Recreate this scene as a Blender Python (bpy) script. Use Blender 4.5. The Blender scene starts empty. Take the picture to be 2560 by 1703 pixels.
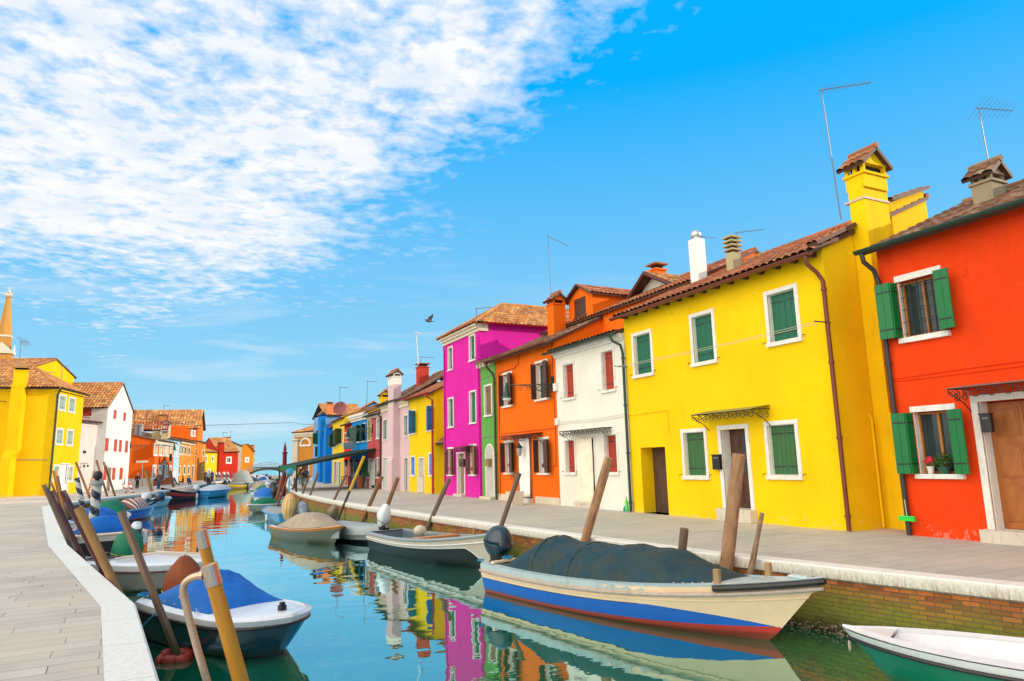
import bpy, bmesh, math, random
from mathutils import Vector, Matrix
random.seed(7)
R=math.radians
sc=bpy.context.scene
COL=sc.collection
# ---------------------------------------------------------------- camera maths
FS=1721.5; PITCH=R(9.92); ROLL=R(1.44); YAW=R(26.7)
C0=Vector((0,0,2.0))
FW=Vector((math.sin(YAW)*math.cos(PITCH),math.cos(YAW)*math.cos(PITCH),math.sin(PITCH)))
R0=Vector((math.cos(YAW),-math.sin(YAW),0)); U0=R0.cross(FW)
EX=math.cos(ROLL)*R0-math.sin(ROLL)*U0
EY=math.sin(ROLL)*R0+math.cos(ROLL)*U0
ZONE=dict(A=(0,680,2.53),B=(300,950,4.48),C=(680,880,3.7333),D=(1080,740,2.9037),E=(1360,640,2.3758),F=(1720,560,2.0103),G=(2060,160,2.1189),H=(2160,880,1.9052),I=(80,1150,4.2378),J=(0,1200,3.1173),K=(320,1280,3.7069),L=(600,1100,5.2267),M=(660,1150,3.5714),N=(1180,1280,4.3555),O=(1660,1280,4.3556),V=(0,0,.9207))
def ray(p):
    z,a,b=p; o=ZONE[z]; u=o[0]+a/o[2]; v=o[1]+b/o[2]
    return (FW*FS+EX*(u-1280)-EY*(v-851.5)).normalized()
def gnd(p,z=0.):
    d=ray(p); return C0+d*((z-C0.z)/d.z)
def atx(p,x):
    d=ray(p); return C0+d*((x-C0.x)/d.x)
def aty(p,y):
    d=ray(p); return C0+d*((y-C0.y)/d.y)
def atdepth(p,q):           # on the plane facing the camera through q
    d=ray(p); n=FW; return C0+d*((q-C0).dot(n)/d.dot(n))
WATER=-1.15
cam=bpy.data.cameras.new('camera'); co=bpy.data.objects.new('camera',cam); COL.objects.link(co)
M4=Matrix((EX,EY,-FW)).transposed().to_4x4(); M4.translation=C0
co.matrix_world=M4; cam.sensor_width=36; cam.lens=FS/2560*36; cam.clip_end=20000; cam.clip_start=.05
sc.camera=co
# ---------------------------------------------------------------- objects
ORG={}
def empty(name,loc,label,cat,group=None,kind=None):
    o=bpy.data.objects.new(name,None); o.empty_display_size=.2; COL.objects.link(o); o.location=loc
    ORG[o]=Vector(loc); o['label']=label; o['category']=cat
    if group:o['group']=group
    if kind:o['kind']=kind
    return o
def tag(o,label=None,cat=None,group=None,kind=None):
    if label:o['label']=label
    if cat:o['category']=cat
    if group:o['group']=group
    if kind:o['kind']=kind
    return o
class MB:
    def __init__(s): s.v=[];s.f=[];s.m=[];s.uv=[];s.mi=0
    def face(s,pts,uv=None):
        n=len(s.v); s.v+= [Vector(p) for p in pts]; s.f.append(tuple(range(n,n+len(pts)))); s.m.append(s.mi); s.uv.append(uv)
    def box(s,x0,x1,y0,y1,z0,z1): s.obox(Vector(((x0+x1)/2,(y0+y1)/2,(z0+z1)/2)),Vector((1,0,0)),Vector((0,1,0)),Vector((0,0,1)),abs(x1-x0)/2,abs(y1-y0)/2,abs(z1-z0)/2)
    def obox(s,c,ax,ay,az,a,b,h):
        c=Vector(c); n=len(s.v)
        for k in range(8):
            s.v.append(c+ax*(a if k&1 else -a)+ay*(b if k&2 else -b)+az*(h if k&4 else -h))
        for q in ((0,2,3,1),(4,5,7,6),(0,1,5,4),(2,6,7,3),(0,4,6,2),(1,3,7,5)):
            s.f.append(tuple(n+i for i in q)); s.m.append(s.mi)
            P=[s.v[n+i] for i in q]; e1=(P[1]-P[0]).length; e2=(P[2]-P[1]).length
            if e1>e2: s.uv.append([(0,0),(0,e1),(e2,e1),(e2,0)])
            else: s.uv.append([(0,0),(e1,0),(e1,e2),(0,e2)])
    def grid(s,rows,closed=False,uvf=None,flip=False):
        n=len(s.v); nr=len(rows); nc=len(rows[0])
        for r in rows: s.v+=[Vector(p) for p in r]
        for i in range(nr-1):
            for j in range(nc if closed else nc-1):
                k=(j+1)%nc
                q=(n+i*nc+j,n+i*nc+k,n+(i+1)*nc+k,n+(i+1)*nc+j)
                u=None
                if uvf: u=[uvf(i,j),uvf(i,j+1),uvf(i+1,j+1),uvf(i+1,j)]
                if flip: q=q[::-1]; u=u[::-1] if u else None
                s.f.append(q); s.m.append(s.mi); s.uv.append(u)
        return n
    def tube(s,path,rad,seg=8,cap=True,sx=1.):
        path=[Vector(p) for p in path]
        if not hasattr(rad,'__len__'): rad=[rad]*len(path)
        rows=[];L=[0]
        for i in range(1,len(path)): L.append(L[-1]+(path[i]-path[i-1]).length)
        t0=(path[-1]-path[0]).normalized(); ref=Vector((0,0,1)) if abs(t0.z)<.8 else Vector((1,0,0))
        prev=None
        for i,p in enumerate(path):
            t=(path[min(i+1,len(path)-1)]-path[max(i-1,0)])
            if t.length<1e-9: t=t0
            t=t.normalized()
            a=(prev if prev else ref); a=(a-t*a.dot(t))
            if a.length<1e-6: a=Vector((0,1,0))-t*t.y
            a.normalize(); prev=a; b=t.cross(a)
            rows.append([p+(a*math.cos(2*math.pi*k/seg)*sx+b*math.sin(2*math.pi*k/seg))*rad[i] for k in range(seg)])
        n=s.grid(rows,True,lambda i,j:(j/seg,L[i]))
        if cap:
            for i,fl in ((0,True),(len(path)-1,False)):
                q=[n+i*seg+k for k in range(seg)]
                if fl:q=q[::-1]
                s.f.append(tuple(q)); s.m.append(s.mi); s.uv.append([(.5+.05*math.cos(6.283*k/seg),.05*math.sin(6.283*k/seg)) for k in range(seg)])
    def lathe(s,c,prof,seg=16,ax=Vector((0,0,1)),sx=1,sy=1):
        c=Vector(c); ax=Vector(ax).normalized(); a=Vector((1,0,0)) if abs(ax.x)<.9 else Vector((0,1,0)); a=(a-ax*a.dot(ax)).normalized(); b=ax.cross(a)
        rows=[[c+ax*h+(a*math.cos(2*math.pi*k/seg)*sx+b*math.sin(2*math.pi*k/seg)*sy)*max(r,1e-4) for k in range(seg)] for r,h in prof]
        s.grid(rows,True,lambda i,j:(j/seg,prof[i][1]))
    def ball(s,c,rx,ry,rz,seg=14,rings=8,fn=None,rot=None):
        c=Vector(c); rows=[]
        for i in range(rings+1):
            t=math.pi*i/rings; row=[]
            for k in range(seg):
                p=2*math.pi*k/seg; d=Vector((math.sin(t)*math.cos(p),math.sin(t)*math.sin(p),-math.cos(t)))
                q=Vector((d.x*rx,d.y*ry,d.z*rz))
                if fn:q=fn(q,d)
                if rot:q=rot@q
                row.append(c+q)
            rows.append(row)
        s.grid(rows,True,lambda i,j:(j/seg,i/rings))
    def build(s,name,mats,parent=None,loc=None,smooth=False,bevel=0,sub=0,label=None,weld=False):
        if not isinstance(mats,(list,tuple)): mats=[mats]
        me=bpy.data.meshes.new(name)
        if parent is not None: org=ORG[parent]
        elif loc is not None: org=Vector(loc)
        else: org=Vector((0,0,0))
        me.from_pydata([v-org for v in s.v],[],s.f)
        for m in mats: me.materials.append(m)
        me.polygons.foreach_set('material_index',s.m)
        if any(u for u in s.uv):
            ul=me.uv_layers.new(name='UVMap'); k=0; buf=[]
            for f,u in zip(s.f,s.uv):
                if u:
                    for p in u[:len(f)]: buf+= [p[0],p[1]]
                else: buf+=[0,0]*len(f)
            ul.data.foreach_set('uv',buf)
        if weld:
            bm=bmesh.new(); bm.from_mesh(me); bmesh.ops.remove_doubles(bm,verts=bm.verts,dist=weld if weld is not True else 1e-4); bm.to_mesh(me); bm.free()
        if smooth: me.polygons.foreach_set('use_smooth',[True]*len(me.polygons))
        me.update()
        o=bpy.data.objects.new(name,me); COL.objects.link(o)
        if parent is not None: o.parent=parent; o.location=(0,0,0)
        else: o.location=org
        ORG[o]=org
        if bevel:
            b=o.modifiers.new('bevel','BEVEL'); b.width=bevel; b.segments=2; b.limit_method='ANGLE'
        if sub:
            b=o.modifiers.new('sub','SUBSURF'); b.levels=sub; b.render_levels=sub
        if smooth and not sub:
            try:
                me.set_sharp_from_angle(angle=R(38))
            except Exception: pass
        if label:o['label']=label
        return o
# ---------------------------------------------------------------- materials
def newmat(name):
    m=bpy.data.materials.new(name); m.use_nodes=True; nt=m.node_tree; b=nt.nodes['Principled BSDF']; return m,nt,b
def N(nt,t,**k):
    n=nt.nodes.new(t)
    for a,v in k.items(): setattr(n,a,v)
    return n
def L(nt,a,b): nt.links.new(a,b)
def rgba(c): return (c[0],c[1],c[2],1)
def srgb(r,g,b):
    f=lambda c:(c/255/12.92) if c<=10 else ((c/255+.055)/1.055)**2.4
    return (f(r),f(g),f(b))
def mixc(nt,fac,a,b,mode='MIX'):
    m=N(nt,'ShaderNodeMix',data_type='RGBA',blend_type=mode)
    for i,x in ((0,fac),(6,a),(7,b)):
        if hasattr(x,'is_linked') or hasattr(x,'links'): L(nt,x,m.inputs[i])
        elif i==0: m.inputs[0].default_value=x
        else: m.inputs[i].default_value=rgba(x)
    return m.outputs[2]
def noise(nt,scale,vec=None,detail=4,rough=.55,dist=0):
    n=N(nt,'ShaderNodeTexNoise'); n.inputs['Scale'].default_value=scale; n.inputs['Detail'].default_value=detail; n.inputs['Roughness'].default_value=rough; n.inputs['Distortion'].default_value=dist
    if vec is not None: L(nt,vec,n.inputs['Vector'])
    return n.outputs['Fac']
def ramp(nt,x,lo,hi,a=0.,b=1.):
    m=N(nt,'ShaderNodeMapRange'); m.clamp=True; L(nt,x,m.inputs[0]); m.inputs[1].default_value=lo; m.inputs[2].default_value=hi; m.inputs[3].default_value=a; m.inputs[4].default_value=b
    return m.outputs[0]
def math_(nt,op,a,b=None):
    m=N(nt,'ShaderNodeMath',operation=op)
    for i,x in ((0,a),(1,b)):
        if x is None: continue
        if isinstance(x,(int,float)): m.inputs[i].default_value=x
        else: L(nt,x,m.inputs[i])
    return m.outputs[0]
def bump(nt,b,h,st=.3,dist=.02):
    n=N(nt,'ShaderNodeBump'); n.inputs['Strength'].default_value=st; n.inputs['Distance'].default_value=dist; L(nt,h,n.inputs['Height']); L(nt,n.outputs[0],b.inputs['Normal'])
def pos(nt): return N(nt,'ShaderNodeNewGeometry').outputs['Position']
def mapv(nt,vec,sc_=(1,1,1),rot=(0,0,0)):
    m=N(nt,'ShaderNodeMapping'); m.inputs['Scale'].default_value=sc_; m.inputs['Rotation'].default_value=rot; L(nt,vec,m.inputs[0]); return m.outputs[0]
CACHE={}
def paint(col,rough=.45,metal=0,var=.06,spec=.5,name='paint',sc_=3,coat=0,dirt=0):
    key=(col,rough,metal,var,name,coat,dirt)
    if key in CACHE:return CACHE[key]
    m,nt,b=newmat(name); p=pos(nt)
    n=noise(nt,sc_,p,5)
    f=ramp(nt,n,.3,.7)
    c=mixc(nt,f,tuple(x*(1-var) for x in col),tuple(min(1,x*(1+var)+.002) for x in col))
    if dirt:
        n3=noise(nt,9,mapv(nt,p,(1,1,.35)),6,.7); c=mixc(nt,ramp(nt,n3,.52,.75,0,dirt),c,(.11,.09,.055))
    if coat:
        sz=N(nt,'ShaderNodeSeparateXYZ'); L(nt,p,sz.inputs[0]); ng=noise(nt,5,mapv(nt,p,(1,1,.5)),5,.7); zz_=math_(nt,'SUBTRACT',sz.outputs[2],math_(nt,'MULTIPLY',ng,.16)); c=mixc(nt,ramp(nt,zz_,-1.17,-1.06,.5,0),c,(.06,.06,.025))
        sc2_=noise(nt,3,mapv(nt,p,(1,1,9)),6,.7); c=mixc(nt,ramp(nt,sc2_,.62,.74,0,.35),c,tuple(x*.5+.03 for x in col))
    L(nt,c,b.inputs['Base Color']); b.inputs['Roughness'].default_value=rough; b.inputs['Metallic'].default_value=metal
    b.inputs['Coat Weight'].default_value=coat
    n2=noise(nt,40,p,3); rv_=.04 if coat else .12; L(nt,ramp(nt,n2,0,1,max(0,rough-rv_),min(1,rough+rv_)),b.inputs['Roughness'])
    CACHE[key]=m; return m
def stucco(col,stain=.25,flake=.3,name='stucco'):
    key=('st',col,stain,flake)
    if key in CACHE:return CACHE[key]
    m,nt,b=newmat(name); p=pos(nt)
    n=noise(nt,.7,p,6,.6); c=mixc(nt,ramp(nt,n,.3,.7),tuple(x*.9 for x in col),tuple(min(1,x*1.05+.003) for x in col))
    # vertical rain streaks and blotches that belong to the plaster
    n2=noise(nt,1.6,mapv(nt,p,(1.6,1.6,.3)),6,.65); c=mixc(nt,ramp(nt,n2,.5,.75,0,stain),c,tuple(x*.62+.01 for x in col))
    n5=noise(nt,5,mapv(nt,p,(1,1,1)),5,.7); c=mixc(nt,ramp(nt,n5,.55,.8,0,.35*stain+.05),c,tuple(min(1,x*.9+.08) for x in col))
    # flaking near the foot of the wall
    n3=noise(nt,6,p,6,.7); sep=N(nt,'ShaderNodeSeparateXYZ'); L(nt,p,sep.inputs[0])
    foot=ramp(nt,sep.outputs[2],.0,.75,.22,0.); h=math_(nt,'ADD',n3,foot)
    c=mixc(nt,ramp(nt,h,.74,.78,0,flake),c,(.55,.5,.42))
    # a few hairline cracks
    v=N(nt,'ShaderNodeTexVoronoi',feature='DISTANCE_TO_EDGE'); v.inputs['Scale'].default_value=.45; nd=N(nt,'ShaderNodeTexNoise'); nd.inputs['Scale'].default_value=1.5; nd.inputs['Detail'].default_value=5
    vm=N(nt,'ShaderNodeVectorMath',operation='MULTIPLY_ADD'); L(nt,p,nd.inputs['Vector']); L(nt,nd.outputs['Color'],vm.inputs[0]); vm.inputs[1].default_value=(1.6,1.6,1.6); L(nt,p,vm.inputs[2]); L(nt,vm.outputs[0],v.inputs['Vector'])
    crk=ramp(nt,v.outputs[0],0,.006,1,0); crk=math_(nt,'MULTIPLY',crk,ramp(nt,n,.45,.62,0,.45)); c=mixc(nt,crk,c,tuple(x*.35 for x in col))
    L(nt,c,b.inputs['Base Color']); b.inputs['Roughness'].default_value=.88; b.inputs['Specular IOR Level'].default_value=.2
    n4=noise(nt,28,p,6,.7); n6=noise(nt,2.2,p,3,.5); bump(nt,b,math_(nt,'ADD',n4,math_(nt,'MULTIPLY',n6,2.2)),.5,.012)
    CACHE[key]=m; return m
def tilemat(name,ca,cb,cc,cd):
    m,nt,b=newmat(name); uv=N(nt,'ShaderNodeUVMap').outputs[0]
    fl=N(nt,'ShaderNodeVectorMath',operation='FLOOR'); L(nt,uv,fl.inputs[0])
    wn=N(nt,'ShaderNodeTexWhiteNoise',noise_dimensions='2D'); L(nt,fl.outputs[0],wn.inputs['Vector'])
    cr=N(nt,'ShaderNodeValToRGB'); L(nt,wn.outputs['Value'],cr.inputs[0]); e=cr.color_ramp.elements
    e[0].color=rgba(ca); e[0].position=0; e[1].color=rgba(cd); e[1].position=1
    a=e.new(.3); a.color=rgba(cb); a=e.new(.7); a.color=rgba(cc)
    n=noise(nt,5,pos(nt),6,.7); c=mixc(nt,ramp(nt,n,.48,.72,0,.75),cr.outputs[0],(.07,.055,.04))
    n9=noise(nt,14,pos(nt),4,.7); c=mixc(nt,ramp(nt,n9,.62,.72,0,.5),c,(.3,.26,.16))
    L(nt,c,b.inputs['Base Color']); b.inputs['Roughness'].default_value=.9; bump(nt,b,noise(nt,40,pos(nt),3),.4,.01)
    return m
def wood(name,c1,c2,rough=.75,su=14,sv=1.2,green=True):
    key=('w',name,c1,c2)
    if key in CACHE:return CACHE[key]
    m,nt,b=newmat(name); uv=N(nt,'ShaderNodeUVMap').outputs[0]
    oi=N(nt,'ShaderNodeObjectInfo').outputs['Random']
    cb=N(nt,'ShaderNodeCombineXYZ'); L(nt,math_(nt,'MULTIPLY',oi,50),cb.inputs[2])
    ad=N(nt,'ShaderNodeVectorMath',operation='ADD'); L(nt,mapv(nt,uv,(su,sv,1)),ad.inputs[0]); L(nt,cb.outputs[0],ad.inputs[1])
    n=noise(nt,1,ad.outputs[0],6,.65,.6); c=mixc(nt,ramp(nt,n,.32,.68),c1,c2)
    n2=noise(nt,3,pos(nt),4,.6); c=mixc(nt,ramp(nt,n2,.5,.8,0,.5),c,tuple(x*.45 for x in c1))
    if green:
        sep=N(nt,'ShaderNodeSeparateXYZ'); L(nt,pos(nt),sep.inputs[0])
        z=math_(nt,'ADD',sep.outputs[2],math_(nt,'MULTIPLY',n2,.5)); c=mixc(nt,ramp(nt,z,-.95,-.3,.85,0),c,(.05,.075,.015))
    L(nt,c,b.inputs['Base Color']); b.inputs['Roughness'].default_value=rough; bump(nt,b,n,.7,.012)
    CACHE[key]=m; return m
def stripes(name,ca,cb,k=1.6,off=0.):
    key=('s',name)
    if key in CACHE:return CACHE[key]
    m,nt,b=newmat(name); uv=N(nt,'ShaderNodeUVMap').outputs[0]; s=N(nt,'ShaderNodeSeparateXYZ'); L(nt,uv,s.inputs[0])
    t=math_(nt,'FRACT',math_(nt,'ADD',s.outputs[0],math_(nt,'MULTIPLY',s.outputs[1],k)))
    st=math_(nt,'GREATER_THAN',t,.5); c=mixc(nt,st,ca,cb)
    n=noise(nt,7,pos(nt),6,.75); c=mixc(nt,ramp(nt,n,.52,.6,0,.85),c,(.32,.28,.22))
    L(nt,c,b.inputs['Base Color']); b.inputs['Roughness'].default_value=.6; bump(nt,b,n,.4,.01)
    CACHE[key]=m; return m
def fabric(name,col,dirt=.0,dcol=(.12,.11,.06),rough=.8,fold=4.):
    key=('f',name,col)
    if key in CACHE:return CACHE[key]
    m,nt,b=newmat(name); p=pos(nt); n=noise(nt,2.5,p,5,.6); c=mixc(nt,ramp(nt,n,.3,.7),tuple(x*.82 for x in col),tuple(min(1,x*1.12) for x in col))
    if dirt:
        n2=noise(nt,3.5,mapv(nt,p,(1,1,.6)),7,.75); c=mixc(nt,ramp(nt,n2,.42,.68,0,dirt),c,dcol)
    L(nt,c,b.inputs['Base Color']); b.inputs['Roughness'].default_value=rough; b.inputs['Specular IOR Level'].default_value=.3
    f=noise(nt,fold,mapv(nt,p,(1,1,.45)),3,.5,1.2); bump(nt,b,f,.35,.035); CACHE[key]=m; return m
GLASS,nt,b=newmat('window_glass'); b.inputs['Base Color'].default_value=(.03,.045,.05,1); b.inputs['Roughness'].default_value=.04; b.inputs['Specular IOR Level'].default_value=.4
bump(nt,b,noise(nt,2.5,pos(nt),2),.12,.02)
WHITE=paint((.78,.76,.72),.6,name='white_stone',dirt=.35); CREAM=paint((.68,.6,.46),.7,name='cream_stone',dirt=.3)
STONE=paint((.62,.55,.46),.8,name='istrian_stone',dirt=.5)
IRON=paint((.02,.02,.02),.5,name='wrought_iron'); DGREEN=paint((.01,.045,.03),.4,name='dark_green_paint')
SHG=paint((.0,.12,.06),.5,name='green_shutter_paint'); SHG2=paint((.0,.155,.035),.45,name='bright_green_shutter_paint')
SHR=paint((.38,.03,.003),.5,name='red_shutter_paint'); SHBR=paint((.075,.03,.02),.55,name='brown_shutter_paint'); SHB=paint((.0,.18,.72),.45,name='blue_shutter_paint')
SHTAN=paint((.22,.1,.05),.6,name='tan_shutter_paint'); DARK=paint((.012,.01,.008),.8,name='dark_interior'); CURT=fabric('white_curtain',(.86,.86,.84)); 
CREAMC=fabric('cream_curtain',(.86,.79,.62)); DOORW=wood('door_wood',(.42,.13,.02),(.28,.075,.012),.45,3,1,False); DOORB=wood('dark_door_wood',(.06,.02,.01),(.1,.035,.015),.5,3,1,False)
DOORG=wood('grey_brown_door_wood',(.3,.2,.13),(.22,.14,.09),.6,3,1,False); BROWNM=paint((.17,.035,.015),.35,name='brown_metal'); REDM=paint((.45,.01,.01),.35,name='red_metal')
STEEL=paint((.6,.6,.6),.35,.9,name='galvanised_steel'); ANT=paint((.22,.22,.23),.5,.3,name='aerial_metal'); GREYM=paint((.3,.3,.3),.5,name='grey_metal'); BLACKP=paint((.012,.012,.014),.35,name='black_plastic')
TILE=tilemat('clay_tiles',(.5,.14,.05),(.36,.09,.035),(.52,.22,.09),(.24,.08,.04))
TILED=tilemat('weathered_clay_tiles',(.22,.085,.045),(.12,.055,.035),(.28,.13,.07),(.33,.22,.13))
TILEO=tilemat('golden_clay_tiles',(.62,.24,.06),(.44,.15,.045),(.72,.38,.12),(.3,.12,.05))
BEAMW=wood('eave_wood',(.12,.05,.03),(.07,.03,.02),.7,6,1,False)
# ---------------------------------------------------------------- facades
class Pl:
    def __init__(s,A,B):
        s.A=Vector((A[0],A[1],0)); s.B=Vector((B[0],B[1],0)); s.len=(s.B-s.A).length; s.d=(s.B-s.A).normalized(); s.n=Vector((s.d.y,-s.d.x,0))
    def pt(s,a,z,o=0.): p=s.A+s.d*a+s.n*o; return Vector((p.x,p.y,z))
    def hit(s,p,o=0.):
        d=ray(p); q=s.A+s.n*o; t=(q-C0).dot(s.n)/d.dot(s.n); h=C0+d*t; return ((h-s.A).dot(s.d),h.z)
def sbox(mb,pl,s0,s1,z0,z1,o0,o1):
    mb.obox((pl.pt((s0+s1)/2,(z0+z1)/2,(o0+o1)/2)),pl.d,pl.n,Vector((0,0,1)),abs(s1-s0)/2,abs(o1-o0)/2,abs(z1-z0)/2)
def wallmesh(mb,pl,s0,s1,z0,z1,holes,dep=.28):
    xs=sorted(set([s0,s1]+[v for h in holes for v in h[:2] if s0<v<s1])); zs=sorted(set([z0,z1]+[v for h in holes for v in h[2:4] if z0<v<z1]))
    for i in range(len(xs)-1):
        for j in range(len(zs)-1):
            cx=(xs[i]+xs[i+1])/2; cz=(zs[j]+zs[j+1])/2
            if any(h[0]<cx<h[1] and h[2]<cz<h[3] for h in holes): continue
            mb.face([pl.pt(xs[i],zs[j]),pl.pt(xs[i+1],zs[j]),pl.pt(xs[i+1],zs[j+1]),pl.pt(xs[i],zs[j+1])])
    for h in holes:
        a,b,c,d=h[:4]; dd=h[4] if len(h)>4 else dep
        P=lambda s_,z_,o_:pl.pt(s_,z_,o_)
        mb.face([P(a,c,0),P(a,d,0),P(a,d,-dd),P(a,c,-dd)]); mb.face([P(b,c,0),P(b,c,-dd),P(b,d,-dd),P(b,d,0)])
        mb.face([P(a,d,0),P(b,d,0),P(b,d,-dd),P(a,d,-dd)]); mb.face([P(a,c,0),P(a,c,-dd),P(b,c,-dd),P(b,c,0)])
        mb.face([P(a,c,-dd),P(a,d,-dd),P(b,d,-dd),P(b,c,-dd)])
def tiles(parent,p00,p10,p01,p11,mat=None,per=.26,row=.42,amp=.055,clip=None,name='roof',seg=8,thick=.05):
    """barrel tiled slope: eave p00-p10, ridge p01-p11"""
    mat=mat or TILE
    p00,p10,p01,p11=[Vector(p) for p in (p00,p10,p01,p11)]
    W_=(p10-p00).length; n_=max(2,int(W_/per)); H_=((p01+p11)/2-(p00+p10)/2).length; m_=max(2,int(H_/row))
    nr=(p10-p00).cross(p01-p00 if (p01-p00).length>.01 else p11-p00).normalized()
    if nr.z<0:nr=-nr
    rows=[]; info=[]
    cols=n_*seg
    rj=[random.uniform(-.02,.02) for _ in range(n_+1)]
    for i in range(m_):
        for e in (0,1):
            t=(i+e)/m_; lift=.05 if e==0 else .012
            r_=[]
            for k in range(cols+1):
                u=k/cols
                if clip:
                    a,b=clip(t); u=min(max(u,a),b)
                P=(p00.lerp(p10,u)).lerp(p01.lerp(p11,u),t) if not clip else (p00.lerp(p10,u)+(p01-p00)*t)
                ph=(k%seg)/seg; c=abs(math.sin(math.pi*k/seg)) ; c=c**.7
                r_.append(P+nr*(amp*c*1.25+lift)+ (p00-p01).normalized()*(rj[k//seg] if e==0 else 0))
            rows.append(r_); info.append(i+e*.98)
    mb=MB(); mb.grid(rows,False,lambda i,j:(j/seg+.001*0+1e-4,info[i]+.01))
    # underside
    if not clip:
        mb.mi=1; mb.face([p00-nr*.0,p01,p11,p10]); mb.face([p00-nr*thick,p10-nr*thick,p11-nr*thick,p01-nr*thick])
        mb.face([p00-nr*thick,p00+nr*.03,p10+nr*.03,p10-nr*thick]); 
        for a,b in ((p00,p01),(p11,p10)): mb.face([a-nr*thick,b-nr*thick,b+nr*.05,a+nr*.05])
    return mb.build(name,[mat,BEAMW],parent,smooth=True)
def ridge(parent,a,b,mat=None,r=.11):
    a=Vector(a);b=Vector(b); n_=max(2,int((b-a).length/.4)); pts=[];rd=[]
    for i in range(n_):
        pts+= [a.lerp(b,i/n_),a.lerp(b,(i+.97)/n_)]; rd+=[r,r*.82]
    mb=MB(); mb.tube(pts,rd,8); return mb.build('ridge_tiles',mat or TILE,parent,smooth=True)
def gutter(parent,pl,s0,s1,z,o,mat,r=.085):
    mb=MB(); rows=[]
    for t in (0,1):
        s_=s0+(s1-s0)*t; rows.append([pl.pt(s_,z+math.sin(a)*r,o+math.cos(a)*r) for a in [math.pi+math.pi*k/8 for k in range(9)]]+[pl.pt(s_,z+.01,o+r-.012*0),pl.pt(s_,z+math.sin(-math.pi/2)*(r-.012),o)])
    rows=[[pl.pt(s0+(s1-s0)*t,z+math.sin(a)*rr,o+math.cos(a)*rr) for rr,a in [(r,math.pi+math.pi*k/8) for k in range(9)]+[(r-.012,2*math.pi-math.pi*k/8) for k in range(9)]] for t in [i/12 for i in range(13)]]
    mb.grid(rows,True)
    for t in (0,len(rows)-1): mb.face([p for p in rows[t]])
    for k in range(int((s1-s0)/1.3)+1): 
        s_=min(s1-.05,s0+.1+k*1.3); mb.tube([pl.pt(s_,z+.0,o-r-.06),pl.pt(s_,z-r-.006,o-.02),pl.pt(s_,z-r*.4,o+r+.006)],.012,5)
    return mb.build('gutter',mat,parent,smooth=True)
def pipe(parent,pts,r,mat,name='downpipe',collars=True):
    mb=MB(); mb.tube(pts,r,10)
    if collars:
        a=Vector(pts[-2]);b=Vector(pts[-1]); n_=max(1,int((b-a).length/1.9))
        for i in range(n_+1):
            c=a.lerp(b,(i+.1)/(n_+.3)); d=(b-a).normalized(); mb.tube([c,c+d*.06],r*1.35,10)
    return mb.build(name,mat,parent,smooth=True)
def shutterleaf(mb,pl,sh,z0,z1,w,ang,side,o=.03,th=.035):
    """leaf hinged at s=sh; side=-1 left jamb, +1 right jamb; ang degrees swung open from closed (0) to flat on the wall (180)"""
    a=R(ang); ds=-side*math.cos(a); do=math.sin(a)
    ax=(pl.d*ds+pl.n*do).normalized(); ay=ax.cross(Vector((0,0,1)))
    base=pl.pt(sh,(z0+z1)/2,o)
    k=max(2,int(w/.16))
    for i in range(k):
        c=base+ax*(w*(i+.5)/k); mb.obox(c,ax,ay,Vector((0,0,1)),w/k/2-.004,th/2,(z1-z0)/2)
    for z in (z0+(z1-z0)*.16,z0+(z1-z0)*.84):
        mb.mi=1; mb.obox(base+ax*w*.45+Vector((0,0,z-(z0+z1)/2)),ax,ay,Vector((0,0,1)),w*.45,th/2+.008,.018); mb.mi=0
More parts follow.
